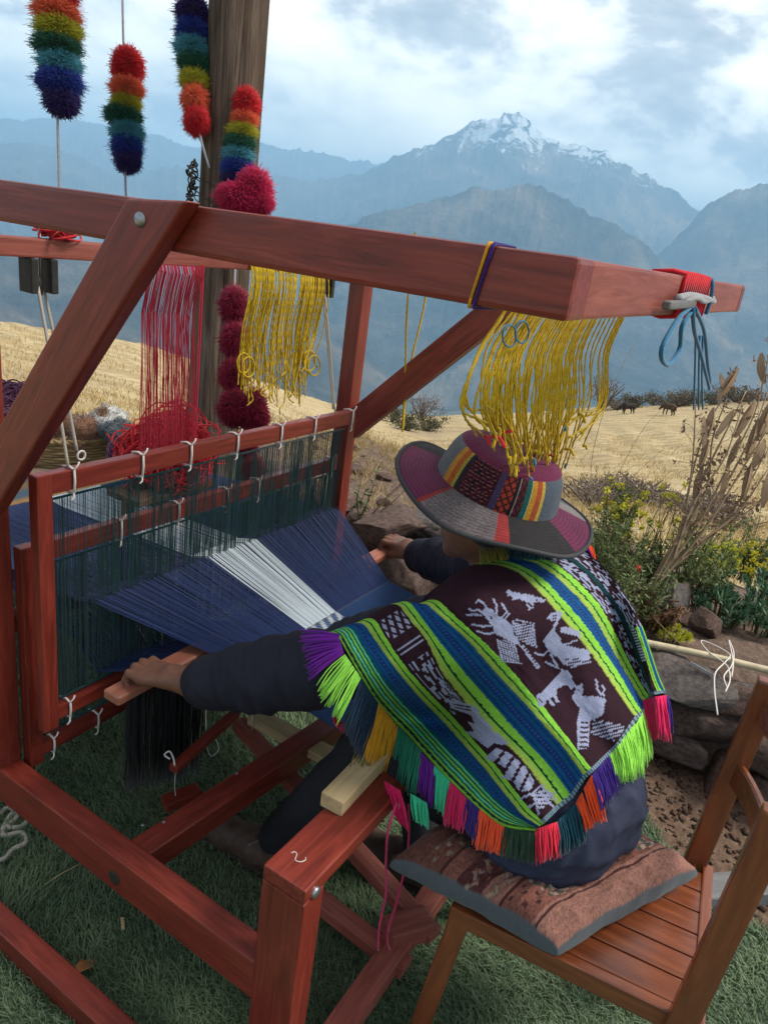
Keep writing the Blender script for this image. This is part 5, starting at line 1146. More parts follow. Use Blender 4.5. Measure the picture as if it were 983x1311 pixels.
# ------------------------------------------------------------------ wooden pole, shelter and garlands
PB = np.array([1.36, 1.80, 0.])
def pole():
    t = thing('wooden_pole', 'thick weathered grey timber pole behind the loom', 'pole', tuple(PB)); n, k = 90, 64; zs = np.linspace(-.02, 3.02, n); a = np.linspace(0, 2*math.pi, k, endpoint=False)
    Z, A = np.meshgrid(zs, a, indexing='ij'); r = .103*(1-.02*Z); sq = 1/np.maximum(np.abs(np.cos(A+.4)), np.abs(np.sin(A+.4)))**.35
    g = fbm(np.stack([np.cos(A)*9, np.sin(A)*9, Z*.7], -1), 4, 3); crack = -np.clip(fbm(np.stack([np.cos(A)*14, np.sin(A)*14, Z*.35], -1), 3, 9, .5, True)-.62, 0, 1)*.05
    r = r*sq*.96+g*.005+crack; tilt = np.array([.012, -.006]); V = np.stack([PB[0]+r*np.cos(A)+tilt[0]*(Z-1.5), PB[1]+r*np.sin(A)+tilt[1]*(Z-1.5), Z], -1)
    m, nt, b = new_mat('split_grey_pole_wood'); v = coord(nt, 'Object', (16, 16, .9)); g1 = noise(nt, v, 3.2, 8, .68, .6); g2 = noise(nt, coord(nt, 'Object', (3, 3, 1.2)), 2., 4)
    c = ramp(nt, g1, [(.28, (.02, .014, .011)), (.42, (.095, .070, .054)), (.58, (.18, .14, .112)), (.75, (.30, .25, .21))]); c = mixc(nt, .6, c, ramp(nt, g2, [(.3, (.6, .5, .42)), (.7, (1.1, 1.1, 1.1))]), 'MULTIPLY')
    nt.links.new(c, b.inputs['Base Color']); b.inputs['Roughness'].default_value = .9; b.inputs['Specular IOR Level'].default_value = .15; bump(nt, b, g1, .9, .012)
    link('trunk', mesh_np('trunk', V.reshape(-1, 3), np.array([[i*k+j, i*k+(j+1) % k, (i+1)*k+(j+1) % k, (i+1)*k+j] for i in range(n-1) for j in range(k)])), m, t)
    # wire and rope wound on the pole
    for z0, ph, nn in ((1.60, .2, 2), (1.50, 1.3, 2), (1.66, .8, 1)):
        th = np.linspace(0, 6.28*nn, 40*nn); tube('wire', np.stack([PB[0]+.113*np.cos(th+ph), PB[1]+.113*np.sin(th+ph), z0+.03*th/6.28+.05*np.sin(th)], -1), .0022, M_DARKMETAL, t, 5)
    rg = np.random.default_rng(6); c0 = onv(246, 228, 1.80)
    mb = MB()
    for i in range(26):
        y = 208+i*2.2; p = onv(246+rg.normal(0, 3), y, 1.78); ax = norm(rg.normal(size=3)); aa = norm(np.cross(ax, (0, 0, 1.))); bb = np.cross(ax, aa); th = np.linspace(0, 6.28, 9); mb.tube(p+.011*(np.cos(th)[:, None]*aa+np.sin(th)[:, None]*bb), .003, 4)
    link('chain', mb.mesh('chain'), M_DARKMETAL, t)
pole()
def shelter():
    t = thing('shelter_frame', 'open timber shelter frame standing over the loom', 'shelter', (0, 1., 2.9))
    E0 = np.array([1.36, -.9, 2.98]); E1 = np.array([1.36, 4.2, 2.98]); beam('eave_beam', E0+[0, 0, .05], E1+[0, 0, .05], .12, .14, M_GREYWOOD, t, (1, 0, 0), .02)
    beam('eave_beam', (-3.2, -.9, 3.55), (-3.2, 4.2, 3.55), .12, .14, M_GREYWOOD, t, (1, 0, 0), .02)
    for v in np.linspace(-.8, 4.1, 7): beam('rafter', (1.62, v, 3.06), (-3.4, v, 3.66), .07, .07, M_GREYWOOD, t, (0, 1, 0), .01)
    for (u, v, h) in ((1.36, 4.0, 2.98), (-3.2, 4.0, 3.5), (-3.2, -.8, 3.5)): beam('roof_post', (u, v, 0), (u, v, h), .14, .14, M_GREYWOOD, t, (1, 0, 0), .02)
ROOF = True
if ROOF: shelter()
def pompom_mesh(name, seed, n=5000):
    rg = np.random.default_rng(seed); d = rg.normal(size=(n, 3)); d /= np.linalg.norm(d, axis=1)[:, None]; L = rg.uniform(.86, 1.10, n)
    sag = np.stack([rg.normal(0, .16, n), rg.normal(0, .16, n), rg.normal(-.12, .12, n)], -1)
    a = np.cross(d, rg.normal(size=(n, 3))); a /= np.linalg.norm(a, axis=1)[:, None]; b = np.cross(d, a); w = .017
    base = d*.15; mid = d*(L*.68)[:, None]; tip = d*L[:, None]+sag
    V = []; 
    for ring, k in ((base, .7), (mid, 1.), (tip, .8)):
        for j in range(3):
            t = 2*math.pi*j/3; V.append(ring+(a*math.cos(t)+b*math.sin(t))*w*k)
    V = np.stack(V, 1); o = np.arange(n)[:, None]*9; F = []
    for r in range(2):
        for j in range(3): F.append(np.concatenate([o+r*3+j, o+r*3+(j+1) % 3, o+(r+1)*3+(j+1) % 3, o+(r+1)*3+j], 1))
    F4 = np.concatenate(F); F3 = np.concatenate([o+6, o+7, o+8], 1)
    return mesh_np(name, V.reshape(-1, 3), [F4, F3], True)
POMS = [pompom_mesh('pompom', 31+i) for i in range(3)]
for me in POMS: me.materials.append(M_POM[0])
def place_pom(parent, c, rx, rz, mat, i):
    o = bpy.data.objects.new('pompom', POMS[i % 3]); COL.objects.link(o); o.matrix_basis = Matrix.Translation(Vector(c)) @ Matrix.Rotation(i*1.3, 4, 'Z') @ Matrix.Diagonal((rx, rx, rz, 1.))
    o.material_slots[0].link = 'OBJECT'; o.material_slots[0].material = mat; o.parent = parent; o.matrix_parent_inverse = world_of(parent).inverted(); return o
def garland(label, dist, poms, rope_px, order):
    """poms: (x, y, half width px, half height px)"""
    c0 = at(poms[0][0], poms[0][1], dist); t = thing('pompom_garland', label, 'garland', tuple(c0), 'pompom garlands hung from the eave')
    s = dist/F_PX
    pts = [at(x, y, dist) for x, y in rope_px]; top = pts[0].copy(); top[2] = 3.0
    r = cord('rope', [top]+pts, .0042, M_GREYROPE, t, 60)
    for i, (x, y, hx, hy) in enumerate(poms): place_pom(t, at(x, y, dist), hx*s*1.02, hy*s*1.18, M_POM[order[i]], i+int(dist*10))
    return t
garland('rainbow pompom garland hanging apart with bare braid showing below', 2.35, [(72, -8, 24, 14), (73, 15, 26, 14), (75, 36, 26, 14), (74, 58, 27, 13), (77, 80, 24, 14), (77, 104, 26, 15), (79, 127, 20, 16)], [(72, -30), (74, 50), (74, 140), (76, 226), (77, 262)], [0, 1, 2, 3, 4, 5, 6])
garland('rainbow pompom garland knotted low with bare braid showing above', 2.65, [(164, 84, 18, 20), (163, 112, 19, 13), (162, 131, 17, 11), (158, 147, 21, 12), (163, 168, 19, 13), (163, 186, 18, 14), (164, 204, 15, 13)], [(157, -30), (158, 40), (160, 100), (162, 180), (161, 240), (162, 262)], [0, 1, 2, 3, 4, 5, 6])
garland('reversed pompom garland hanging against the side of the pole', 2.5, [(247, 15, 20, 16), (247, 40, 19, 15), (246, 60, 20, 13), (249, 80, 19, 12), (249, 101, 17, 13), (250, 126, 16, 16), (252, 153, 15, 15)], [(247, -30), (247, 60), (250, 140), (258, 180), (268, 215)], [6, 5, 4, 3, 2, 1, 0])
garland('slim pompom garland hanging in front of the pole above magenta tassels', 2.52, [(314, 132, 17, 17), (313, 152, 16, 10), (311, 167, 17, 10), (308, 182, 18, 11), (306, 198, 18, 11), (304, 214, 18, 13), (301, 228, 15, 10)], [(322, -30), (319, 40), (316, 110), (306, 200), (303, 255), (302, 330), (298, 420), (296, 520)], [0, 1, 2, 3, 4, 5, 6])
def magenta_string():
    d = 2.50; t = thing('tassel_string', 'string of magenta wool tassels hanging down the pole', 'tassels', tuple(at(300, 400, d)))
    cord('rope', [at(303, 235, d), at(301, 330, d), at(299, 430, d), at(300, 545, d)], .003, M_GREYROPE, t, 30); s = d/F_PX
    for i, (x, y, w, h) in enumerate(((300, 370, 34, 42), (301, 415, 34, 42), (299, 460, 33, 40), (300, 500, 38, 44), (324, 500, 34, 52), (331, 520, 26, 30), (316, 552, 26, 34), (325, 585, 26, 30))):
        o = place_pom(t, at(x, y+h*.45, d), w*s*.50, h*s*.55, M_CRIMPOM, i+3); o.name = 'wool_tassel'
    for i, (x, y, hx, hy) in enumerate(((326, 240, 19, 20), (306, 252, 24, 15), (288, 248, 9, 9), (332, 258, 16, 12))):
        o = place_pom(t, at(x, y, d-.02), hx*s*1.1, hy*s*1.25, M_MAGENTA, i); o.name = 'magenta_pompom'
magenta_string()
# ------------------------------------------------------------------ table with baskets behind the loom
def table_things():
    t = thing('low_table', 'low table covered with a striped woven cloth behind the loom', 'table', (1.0, 2.45, 0)); TZ = .635
    u0, u1, v0, v1 = .35, 1.2, 1.86, 2.95
    for (u, v) in ((u0+.06, v0+.06), (u1-.06, v0+.06), (u0+.06, v1-.06), (u1-.06, v1-.06)): bx('leg', u-.025, u+.025, v-.025, v+.025, 0, TZ-.02, M_GREYWOOD, t)
    bx('table_top', u0, u1, v0, v1, TZ-.02, TZ, M_GREYWOOD, t)
    N = 120; U = np.linspace(0, 1, N); prof = catmull([(v0-.012, TZ-.25), (v0-.014, TZ-.10), (v0-.010, TZ-.005), (v0+.03, TZ+.006), (v0+.5, TZ+.006), (v1+.005, TZ+.006), (v1+.012, TZ-.1)], 60)
    V = np.array([[(u0-.03+(u1-u0+.06)*a, p[0], p[1]) for p in prof] for a in U]); V[:, :, 2] += .006*fbm(V*8, 3, 2); V[:, :12, 1] -= .02*np.abs(np.sin(U*22))[:, None]*np.linspace(1, 0, 12)
    cols = [(.16, .10, .05), (.04, .06, .11), (.30, .22, .14), (.22, .05, .03), (.05, .04, .04), (.34, .20, .08), (.06, .10, .14)]; C = np.empty((N, 60, 3))
    for j in range(60): C[:, j] = cols[(j//2) % 7]
    o = link('striped_cloth', mesh_np('striped_cloth', V.reshape(-1, 3), grid_faces(N, 60), True, None, C.reshape(-1, 3)), M_FABRIC); tag(o, 'striped woven cloth spread over the low table', 'cloth')
    o.modifiers.new('thickness', 'SOLIDIFY').thickness = .004
    wick = yarn('basket_reed', (.34, .23, .11), .35, .7, .0); 
    def basket(c, rx, ry, h, label, rot=0., flare=1.25):
        g = thing('wicker_basket', label, 'basket', tuple(c), 'baskets on the table'); ca, sa = math.cos(rot), math.sin(rot)
        def rp(a, k, z): x, y = rx*k*math.cos(a), ry*k*math.sin(a); return np.array([c[0]+ca*x-sa*y, c[1]+sa*x+ca*y, c[2]+z])
        nr = 11; mb = MB()
        for i in range(nr):
            f = i/(nr-1); k = 1/flare+(1-1/flare)*f**.8; th = np.linspace(0, 2*math.pi, 61); mb.tube([rp(a, k*(1+.022*math.sin(15*a+math.pi*i)), .006+h*f) for a in th], h/nr*.56, 5, False)
        link('weave', mb.mesh('weave'), wick, g)
        mb = MB()
        for s in range(2):
            th = np.linspace(0, 2*math.pi, 121); mb.tube([rp(a, 1.0+.03*math.sin(26*a+s*math.pi), h+.006+.006*math.cos(26*a+s*math.pi)) for a in th], .0065, 5, False)
        link('rim', mb.mesh('rim'), wick, g)
        V = [c+np.array([0, 0, .004])]+[rp(a, .8, .004) for a in np.linspace(0, 2*math.pi, 40, endpoint=False)]; link('base', mesh_np('base', V, np.array([[0, i+1, (i+1) % 40+1] for i in range(40)])), wick, g); return g
    z = TZ+.012
    b1 = np.array([.93, 2.10, z]); basket(b1, .215, .15, .115, 'wide wicker basket heaped with raw fleece', -.4)
    c2 = np.array([1.05, 1.97, z]); small = basket(c2, .10, .085, .085, 'small wicker basket with a twisted rim beside the fleece', .2)
    b3 = np.array([.74, 2.62, z]); basket(b3, .20, .16, .11, 'wicker basket of purple yarn balls', .3)
    def fleece(c, r, col, label, seed):
        prims = []; rg = np.random.default_rng(seed)
        for i in range(14): d = rg.normal(size=3)*.55; prims.append(('c', np.array(c)+d*r, np.array(c)+d*r+rg.normal(size=3)*r*.4, r[2]*rg.uniform(.5, .8), r[2]*rg.uniform(.4, .7), .02))
        def wp(V): n = fbm(V*38, 4, seed, .6, True); d = V-np.array(c); d /= np.linalg.norm(d, axis=1)[:, None]+1e-9; return V+d*(n*.009)[:, None]
        m = yarn('fleece_%d' % seed, col, .3, 1., .5, 160.); me = sdf_mesh('fleece', prims, .0085, .02, warp=wp); o = link('fleece', me, m); tag(o, label, 'fleece', 'raw fleece in the basket')
        nv = len(me.vertices); V0 = np.empty(nv*3, np.float32); N0 = np.empty(nv*3, np.float32); me.vertices.foreach_get('co', V0); me.vertex_normals.foreach_get('vector', N0); V0 = V0.reshape(-1, 3).astype(float); N0 = N0.reshape(-1, 3).astype(float); mb = MB()
        for k_ in rg.integers(0, nv, 900):
            p = V0[k_]; d = norm(N0[k_]*.5+rg.normal(size=3)*.8); d2 = norm(d+rg.normal(size=3)*.9); L_ = rg.uniform(.008, .022); mb.tube([p-N0[k_]*.002, p+d*L_*.5+N0[k_]*.003, p+d*L_*.6+d2*L_*.5], .0011, 3, False)
        link('fibres', mb.mesh('fibres'), m, o)['kind'] = 'stuff'
    fleece(at(108, 548, 2.70), np.array([.055, .05, .036]), (.26, .13, .075), 'tuft of brown raw fleece in the basket', 51); fleece(at(134, 541, 2.74), np.array([.055, .05, .038]), (.62, .62, .60), 'tuft of white raw fleece in the basket', 52); fleece(at(150, 555, 2.66), np.array([.045, .038, .026]), (.10, .12, .14), 'tuft of slate grey raw fleece in the basket', 53)
    hz = c2+np.array([0, 0, .088]); cord('handle', [hz+[-.085, -.02, 0], hz+[-.05, -.03, .045], hz+[.02, -.03, .06], hz+[.075, -.02, .02]], .011, wick, small, 16)
    ball = yarn('plum_yarn', (.10, .028, .07), .3)
    for i, (x, y, d, r) in enumerate(((10, 510, 2.95, .055), (26, 508, 3.0, .045), (2, 525, 2.85, .05), (8, 545, 2.75, .055), (158, 580, 2.42, .04), (172, 583, 2.45, .035))):
        o = link('yarn_ball', yarn_ball_mesh('yarn_ball', r, 150, 60+i, 1., .10, .0034), ball); o.location = at(x, y, d); tag(o, 'plum purple ball of yarn beside the baskets' if i < 4 else 'plum ball of yarn in the small basket', 'yarn ball', 'plum yarn balls')
    hp = thing('yarn_heap', 'tangled heap of bright red yarn below the hanging threads', 'yarn', tuple(at(210, 575, 2.3)))
    for i, (x, y, r) in enumerate(((185, 574, .05), (205, 572, .05), (222, 556, .055), (238, 566, .05), (200, 590, .06), (230, 588, .06), (218, 575, .05))):
        o = link('tangle', yarn_ball_mesh('tangle', r, 130, 80+i, .9, .4, .0024), M_REDYARN, hp); o.matrix_parent_inverse = Matrix.Identity(4); o.location = Vector(at(x, y, 2.32))-hp.location
    # rack that carries the heap
    q = at(210, 600, 2.32); bx('shelf', q[0]-.16, q[0]+.16, q[1]-.07, q[1]+.07, q[2]-.075, q[2]-.055, M_GREYWOOD, hp); 
    for s in (-1, 1): bx('shelf_leg', q[0]+s*.14-.015, q[0]+s*.14+.015, q[1]-.015, q[1]+.015, 0, q[2]-.075, M_GREYWOOD, hp)
table_things()
# ------------------------------------------------------------------ rope, leaf and chip on the turf
def rope_coil():
    pts = [(-30, 1085), (-8, 1050), (12, 1034), (22, 1046), (10, 1058), (28, 1058), (36, 1050), (20, 1040), (6, 1070), (28, 1066), (32, 1080), (16, 1088), (8, 1098), (-20, 1104)]
    c = [onz(x, y, .018) for x, y in pts]; o = cord('rope_coil', c, .0065, M_ROPE, None, 110, 8); tag(o, 'loose coil of pale rope lying on the turf beside the loom', 'rope')
rope_coil()
def leaf():
    c = onz(108, 1240, .022); n = 9; V = []
    for i in range(n):
        t = i/(n-1); w = .013*math.sin(math.pi*(t*.9+.05)); 
        for s in (-1, 0, 1): V.append(c+np.array([(t-.5)*.06+.3*s*w, s*w, .006*abs(s)+.010*math.sin(t*5)]))
    o = link('dry_leaf', mesh_np('dry_leaf', V, grid_faces(n, 3)), leafy('orange_dry_leaf', (.35, .14, .05), (.5, .22, .09))); tag(o, 'curled orange brown dry leaf on the turf', 'leaf'); o.modifiers.new('thickness', 'SOLIDIFY').thickness = .0012
    o = beam('wood_chip', onz(157, 1175, .02), onz(158, 1190, .02), .008, .004, M_PINE, None, None, .001); tag(o, 'small flat wood chip lying on the turf', 'wood chip')
    o = cord('straw', [onz(58, 1132, .02), onz(80, 1118, .028), onz(103, 1106, .024)], .0013, M_PINE, None, 10, 5); tag(o, 'single pale straw lying on the turf', 'straw')
leaf()
pb = beam('grey_board', onz(800, 1150, .03), onz(1010, 1133, .03), .085, .045, M_PLANK, None, None, .004); tag(pb, 'grey weathered board lying at the edge of the turf', 'board')
# ------------------------------------------------------------------ stone edge and planting bed
WV0, WV1 = -1.6, 3.2
def wall_u(v): return 1.70+.10*np.sin(np.asarray(v)*1.3+.4)+np.clip(np.asarray(v)-.4, 0, 3)*.30
M_STONE = None
def stone_mat(name, c0, c1, c2):
    m, nt, b = new_mat(name); v = coord(nt, 'Object', (1, 1, 1), 9.); n1 = noise(nt, v, 7., 7, .65); n2 = noise(nt, v, 45., 5, .7); oi = nd(nt, 'ShaderNodeObjectInfo')
    c = ramp(nt, n1, [(.3, c0), (.5, c1), (.7, c2)]); c = mixc(nt, .55, c, ramp(nt, n2, [(.3, (.55, .55, .55)), (.7, (1.15, 1.15, 1.15))]), 'MULTIPLY'); c = mixc(nt, .6, c, ramp(nt, oi.outputs['Random'], [(0., (.62, .62, .66)), (1., (1.15, 1.0, .95))]), 'MULTIPLY')
    nt.links.new(c, b.inputs['Base Color']); b.inputs['Roughness'].default_value = .92; b.inputs['Specular IOR Level'].default_value = .15; bump(nt, b, n2, .9, .02); return m
M_STONE = stone_mat('field_stone', (.10, .066, .056), (.22, .155, .13), (.34, .265, .23))
M_STONEG = stone_mat('grey_stone', (.12, .105, .10), (.25, .225, .21), (.38, .35, .33))
def stone_mesh(seed, sub=4):
    bm = bmesh.new(); bmesh.ops.create_icosphere(bm, subdivisions=sub, radius=1.); V = np.array([v.co[:] for v in bm.verts])
    rg = np.random.default_rng(seed); q = V/np.max(np.abs(V), axis=1)[:, None]; V = V*.45+q*.55                          # boxy
    for i in range(11):
        n = norm(rg.normal(size=3)); d = rg.uniform(.62, .9); s = V@n; V = V-np.clip(s-d, 0, None)[:, None]*n*.9
    V = V*(1+.12*fbm(V*1.6, 4, seed)+.05*fbm(V*5, 4, seed+1, .6, True))[:, None]
    for v, c in zip(bm.verts, V): v.co = c
    me = bpy.data.meshes.new('stone'); bm.to_mesh(me); bm.free(); me.polygons.foreach_set('use_smooth', np.ones(len(me.polygons), bool)); me.materials.append(M_STONE); return me
STM = [stone_mesh(100+i) for i in range(10)]
def stone(parent, c, sx, sy, sz, rot, i, mat=None, name='stone', tilt=(0, 0)):
    o = bpy.data.objects.new(name, STM[i % 10]); COL.objects.link(o); o.matrix_basis = Matrix.Translation(Vector(c)) @ Matrix.Rotation(rot, 4, 'Z') @ Matrix.Rotation(tilt[0], 4, 'X') @ Matrix.Rotation(tilt[1], 4, 'Y') @ Matrix.Diagonal((sx, sy, sz, 1.))
    if mat: o.material_slots[0].link = 'OBJECT'; o.material_slots[0].material = mat
    if parent is not None: o.parent = parent; o.matrix_parent_inverse = world_of(parent).inverted()
    return o
def bed_z(u, v):
    d = u-wall_u(v); return .33*np.clip((d+.02)/.10, 0, 1)-.05*np.clip(d-.4, 0, None)-.18*np.clip(d-.9, 0, None)
def soil_bed():
    v = np.linspace(WV0-.6, WV1+.4, 150); d = np.r_[np.linspace(-.06, .14, 14), np.linspace(.16, 2.4, 70)]; VV, DD = np.meshgrid(v, d, indexing='ij'); U = wall_u(VV)+DD; Z = bed_z(U, VV)
    P = np.stack([U, VV, Z*0], -1); Z = Z+(.03*fbm(P*3, 4, 2)+.018*fbm(P*14, 3, 4))*np.clip((DD+.05)/.1, 0, 1); end = np.clip((v[:, None]-(WV0-.6))/.5, 0, 1)*np.clip((WV1+.4-v[:, None])/.8, 0, 1); Z = Z*end-.03-(DD > 1.8)*(DD-1.8)*1.6
    m, nt, b = new_mat('bed_soil'); g = nd(nt, 'ShaderNodeNewGeometry'); n = noise(nt, g.outputs['Position'], 34., 6, .7); n2 = noise(nt, g.outputs['Position'], 4., 4)
    c = ramp(nt, n, [(.25, (.06, .038, .028)), (.5, (.145, .096, .07)), (.75, (.26, .185, .14))]); c = mixc(nt, .5, c, ramp(nt, n2, [(.35, (.6, .55, .5)), (.65, (1.1, 1.1, 1.1))]), 'MULTIPLY'); nt.links.new(c, b.inputs['Base Color']); b.inputs['Roughness'].default_value = .95; bump(nt, b, n, .9, .02)
    o = link('soil_bed', mesh_np('soil_bed', np.stack([U, VV, Z], -1).reshape(-1, 3), grid_faces(len(v), len(d))[:, ::-1]), m); tag(o, None, None, kind='structure')
soil_bed()
def stone_wall():
    t = thing('stone_wall', 'low dry stone edging wall of the planting bed', 'wall', (1.75, 0, 0)); rg = np.random.default_rng(14); i = 0
    for row, (z, hz) in enumerate(((.07, .085), (.19, .075), (.285, .06))):
        v = WV0+rg.uniform(0, .1)
        while v < WV1:
            w = rg.uniform(.045, .15)*(1.15-.1*row); v += w; stone(t, (wall_u(v)-.015+.03*row+rg.normal(0, .012), v, z+rg.normal(0, .012)), .085+rg.uniform(0, .03), w*1.04, hz*rg.uniform(.95, 1.2), math.atan(.25)*(-1 if 0 else 0)+rg.normal(0, .12), i, None, 'stone', (rg.normal(0, .09), rg.normal(0, .12))); v += w; i += 1
    # flat capping slab seen beside the chair
    c = onz(893, 888, .305); stone(t, c+[.04, 0, .0], .085, .15, .038, .25, 3, M_STONEG, 'cap_stone', (-.05, -.45))
    stone(t, onz(833, 860, .30)+[.06, 0, 0], .09, .11, .06, .1, 5, M_STONEG, 'cap_stone'); stone(t, onz(970, 905, .30)+[.05, 0, 0], .09, .12, .05, .1, 6, M_STONEG, 'cap_stone')
    return t
stone_wall()
RK = [(858, 772, .34, .085, .07, .09, 1, 'pale rough boulder among the bed plants'), (905, 800, .34, .06, .06, .06, 0, 'reddish rock half buried under the succulents'), (870, 790, .33, .05, .05, .05, 0, 'brown rock beside the pale boulder'), (520, 740, .20, .10, .16, .10, 0, 'angular brown rock behind the weaver’s far arm'), (548, 758, .16, .07, .12, .08, 0, 'darker brown rock below the angular one'), (500, 672, .40, .14, .20, .07, 0, 'broad flat rock behind the loom edge'), (546, 668, .38, .10, .14, .06, 1, 'pale flat rock beside the broad one'), (470, 690, .24, .09, .14, .09, 0, 'pinkish rock beside the far rear post')]
for i, (x, y, z, a, b_, c_, g, lab) in enumerate(RK):
    o = stone(None, onz(x, y, z), a, b_, c_, i*.9, i+2, M_STONEG if g else None, 'rock'); tag(o, lab.replace('’s', ''), 'rock', 'rocks along the bed')
# cane pole lying on the wall, with string and a spring
ca = onz(812, 820, .375); cb = onz(983, 858, .375); cdv = cb-ca
o = cord('bamboo_cane', [ca-cdv*.8, ca, (ca+cb)/2+[0, 0, .004], cb, cb+cdv*1.4], .013, plain('pale_cane', (.50, .42, .27), .5, 0, .4, .18, 18.), None, 60, 10); tag(o, 'long pale cane lying along the top of the stone wall', 'cane')
def string_loops():
    t = thing('white_string', 'loose white string looped around the cane', 'string', tuple(onz(910, 850, .36)))
    for pts in ([(918, 915), (914, 880), (915, 862), (930, 845), (934, 838), (918, 828), (898, 820), (908, 836), (928, 850), (934, 868), (928, 886)], [(936, 866), (938, 850), (933, 820), (938, 832), (936, 852), (926, 868), (930, 880)], [(975, 890), (995, 905)]):
        cord('string', [onz(x, y, .392) for x, y in pts], .0024, M_WHITECORD, t, 50)
    th = np.linspace(0, 6.28*16, 260); a = onz(882, 848, .375); b = onz(914, 866, .36); d = b-a; n1 = norm(np.cross(d, (0, 0, 1))); n2 = norm(np.cross(d, n1)); P = a+np.outer(th/th[-1], d)+.006*(np.outer(np.cos(th), n1)+np.outer(np.sin(th), n2))
    o = tube('steel_spring', P, .0014, M_METAL, None, 5); tag(o, 'small coiled steel spring hanging at the wall top', 'spring')
string_loops()
# ------------------------------------------------------------------ leaves and plants
def leaf_geo(base, d, L, wd, up, curl=.2, n=4, thick=0.):
    d = norm(d); s = np.cross(d, up); s = s/(np.linalg.norm(s)+1e-9); nrm = np.cross(s, d); V = []
    for i in range(n):
        t = i/(n-1); w = wd*(math.sin(math.pi*(.12+.86*t))**.8)*.5; c = base+d*L*t+nrm*L*curl*t*t*(-1); V += [c-s*w, c+s*w]
    return V, [[2*i, 2*i+1, 2*i+3, 2*i+2] for i in range(n-1)]
M_SUCC = leafy('blue_green_succulent', (.06, .13, .075), (.16, .28, .16), .5, .05); M_SHRUB = leafy('olive_shrub_leaf', (.075, .105, .04), (.21, .25, .09), .6, .2); M_RUSSET = leafy('russet_leaf', (.10, .05, .025), (.20, .10, .05), .7, .15)
M_YFLOW = leafy('yellow_flower', (.50, .44, .03), (.75, .68, .07), .7, .25); M_LIMEF = leafy('yellow_green_bract', (.36, .38, .03), (.62, .62, .07), .6, .2); M_DRY = leafy('dry_stalk', (.18, .12, .07), (.34, .25, .16), .8, .0); M_DRYB = leafy('dry_brown_pod', (.17, .11, .07), (.36, .25, .165), .85, .1); M_PODPALE = leafy('pale_dry_pod', (.24, .15, .09), (.42, .30, .19), .85, .15)
M_STRAW = leafy('straw_blade', (.34, .23, .09), (.58, .45, .22), .8, .2, 1.); M_DEADB = leafy('dead_brush', (.09, .068, .05), (.20, .155, .115), .9, .0); M_GSTEM = leafy('green_stem', (.06, .08, .03), (.12, .15, .05), .7, 0.); M_REDFL = leafy('red_flower', (.4, .02, .015), (.55, .04, .03), .7, .1)
def rosette_plant(name, c, n_ros, spread, h, mat, seed, label, cat='succulent', group=None, leafL=.03, leafW=.009, nl=22, stem=M_GSTEM, top=None):
    """many little leaf rosettes on short stems"""
    rg = np.random.default_rng(seed); t = thing(name, label, cat, tuple(c), group); lf = MB(); stm = MB(); fl = MB(); U = np.array([0, 0, 1.])
    for i in range(n_ros):
        a = rg.uniform(0, 6.28); r = spread*math.sqrt(rg.uniform()); hh = h*(1-.55*(r/spread)**2)*rg.uniform(.6, 1.1); b = np.array(c)+[r*math.cos(a), r*math.sin(a), hh]; ax = norm([.5*r/spread*math.cos(a)+rg.normal(0, .2), .5*r/spread*math.sin(a)+rg.normal(0, .2), 1.])
        stm.tube(catmull([np.array(c)+[r*.6*math.cos(a), r*.6*math.sin(a), -.02], (b+np.array(c))/2+[r*.25*math.cos(a), r*.25*math.sin(a), 0], b], 4), .0025, 4, False)
        e1 = norm(np.cross(ax, (.3, .9, .1))); e2 = np.cross(ax, e1)
        for j in range(nl):
            f = j/nl; an = j*2.4; tl = .25+1.0*(1-f); d = ax*math.cos(tl)+(e1*math.cos(an)+e2*math.sin(an))*math.sin(tl); V, F = leaf_geo(b-ax*.03*(1-f)*(leafL/.03), d, leafL*(.6+.6*(1-f))*rg.uniform(.8, 1.2), leafW, ax, -.25, 4); lf.add(V, F)
        if top is not None and rg.uniform() < top[1]:
            for j in range(44):
                d = norm(ax*rg.uniform(.2, 1.)+rg.normal(0, .5, 3)); p = b+ax*.02+d*rg.uniform(.008, .03); V, F = leaf_geo(p, norm(d+rg.normal(0, .5, 3)), .013, .009, norm(rg.normal(size=3)), 0, 3); fl.add(V, F)
    link('stems', stm.mesh('stems'), stem, t); link('leaves', lf.mesh('leaves'), mat, t)
    if top is not None: link('flowers', fl.mesh('flowers'), top[0], t)['kind'] = 'stuff'
    return t
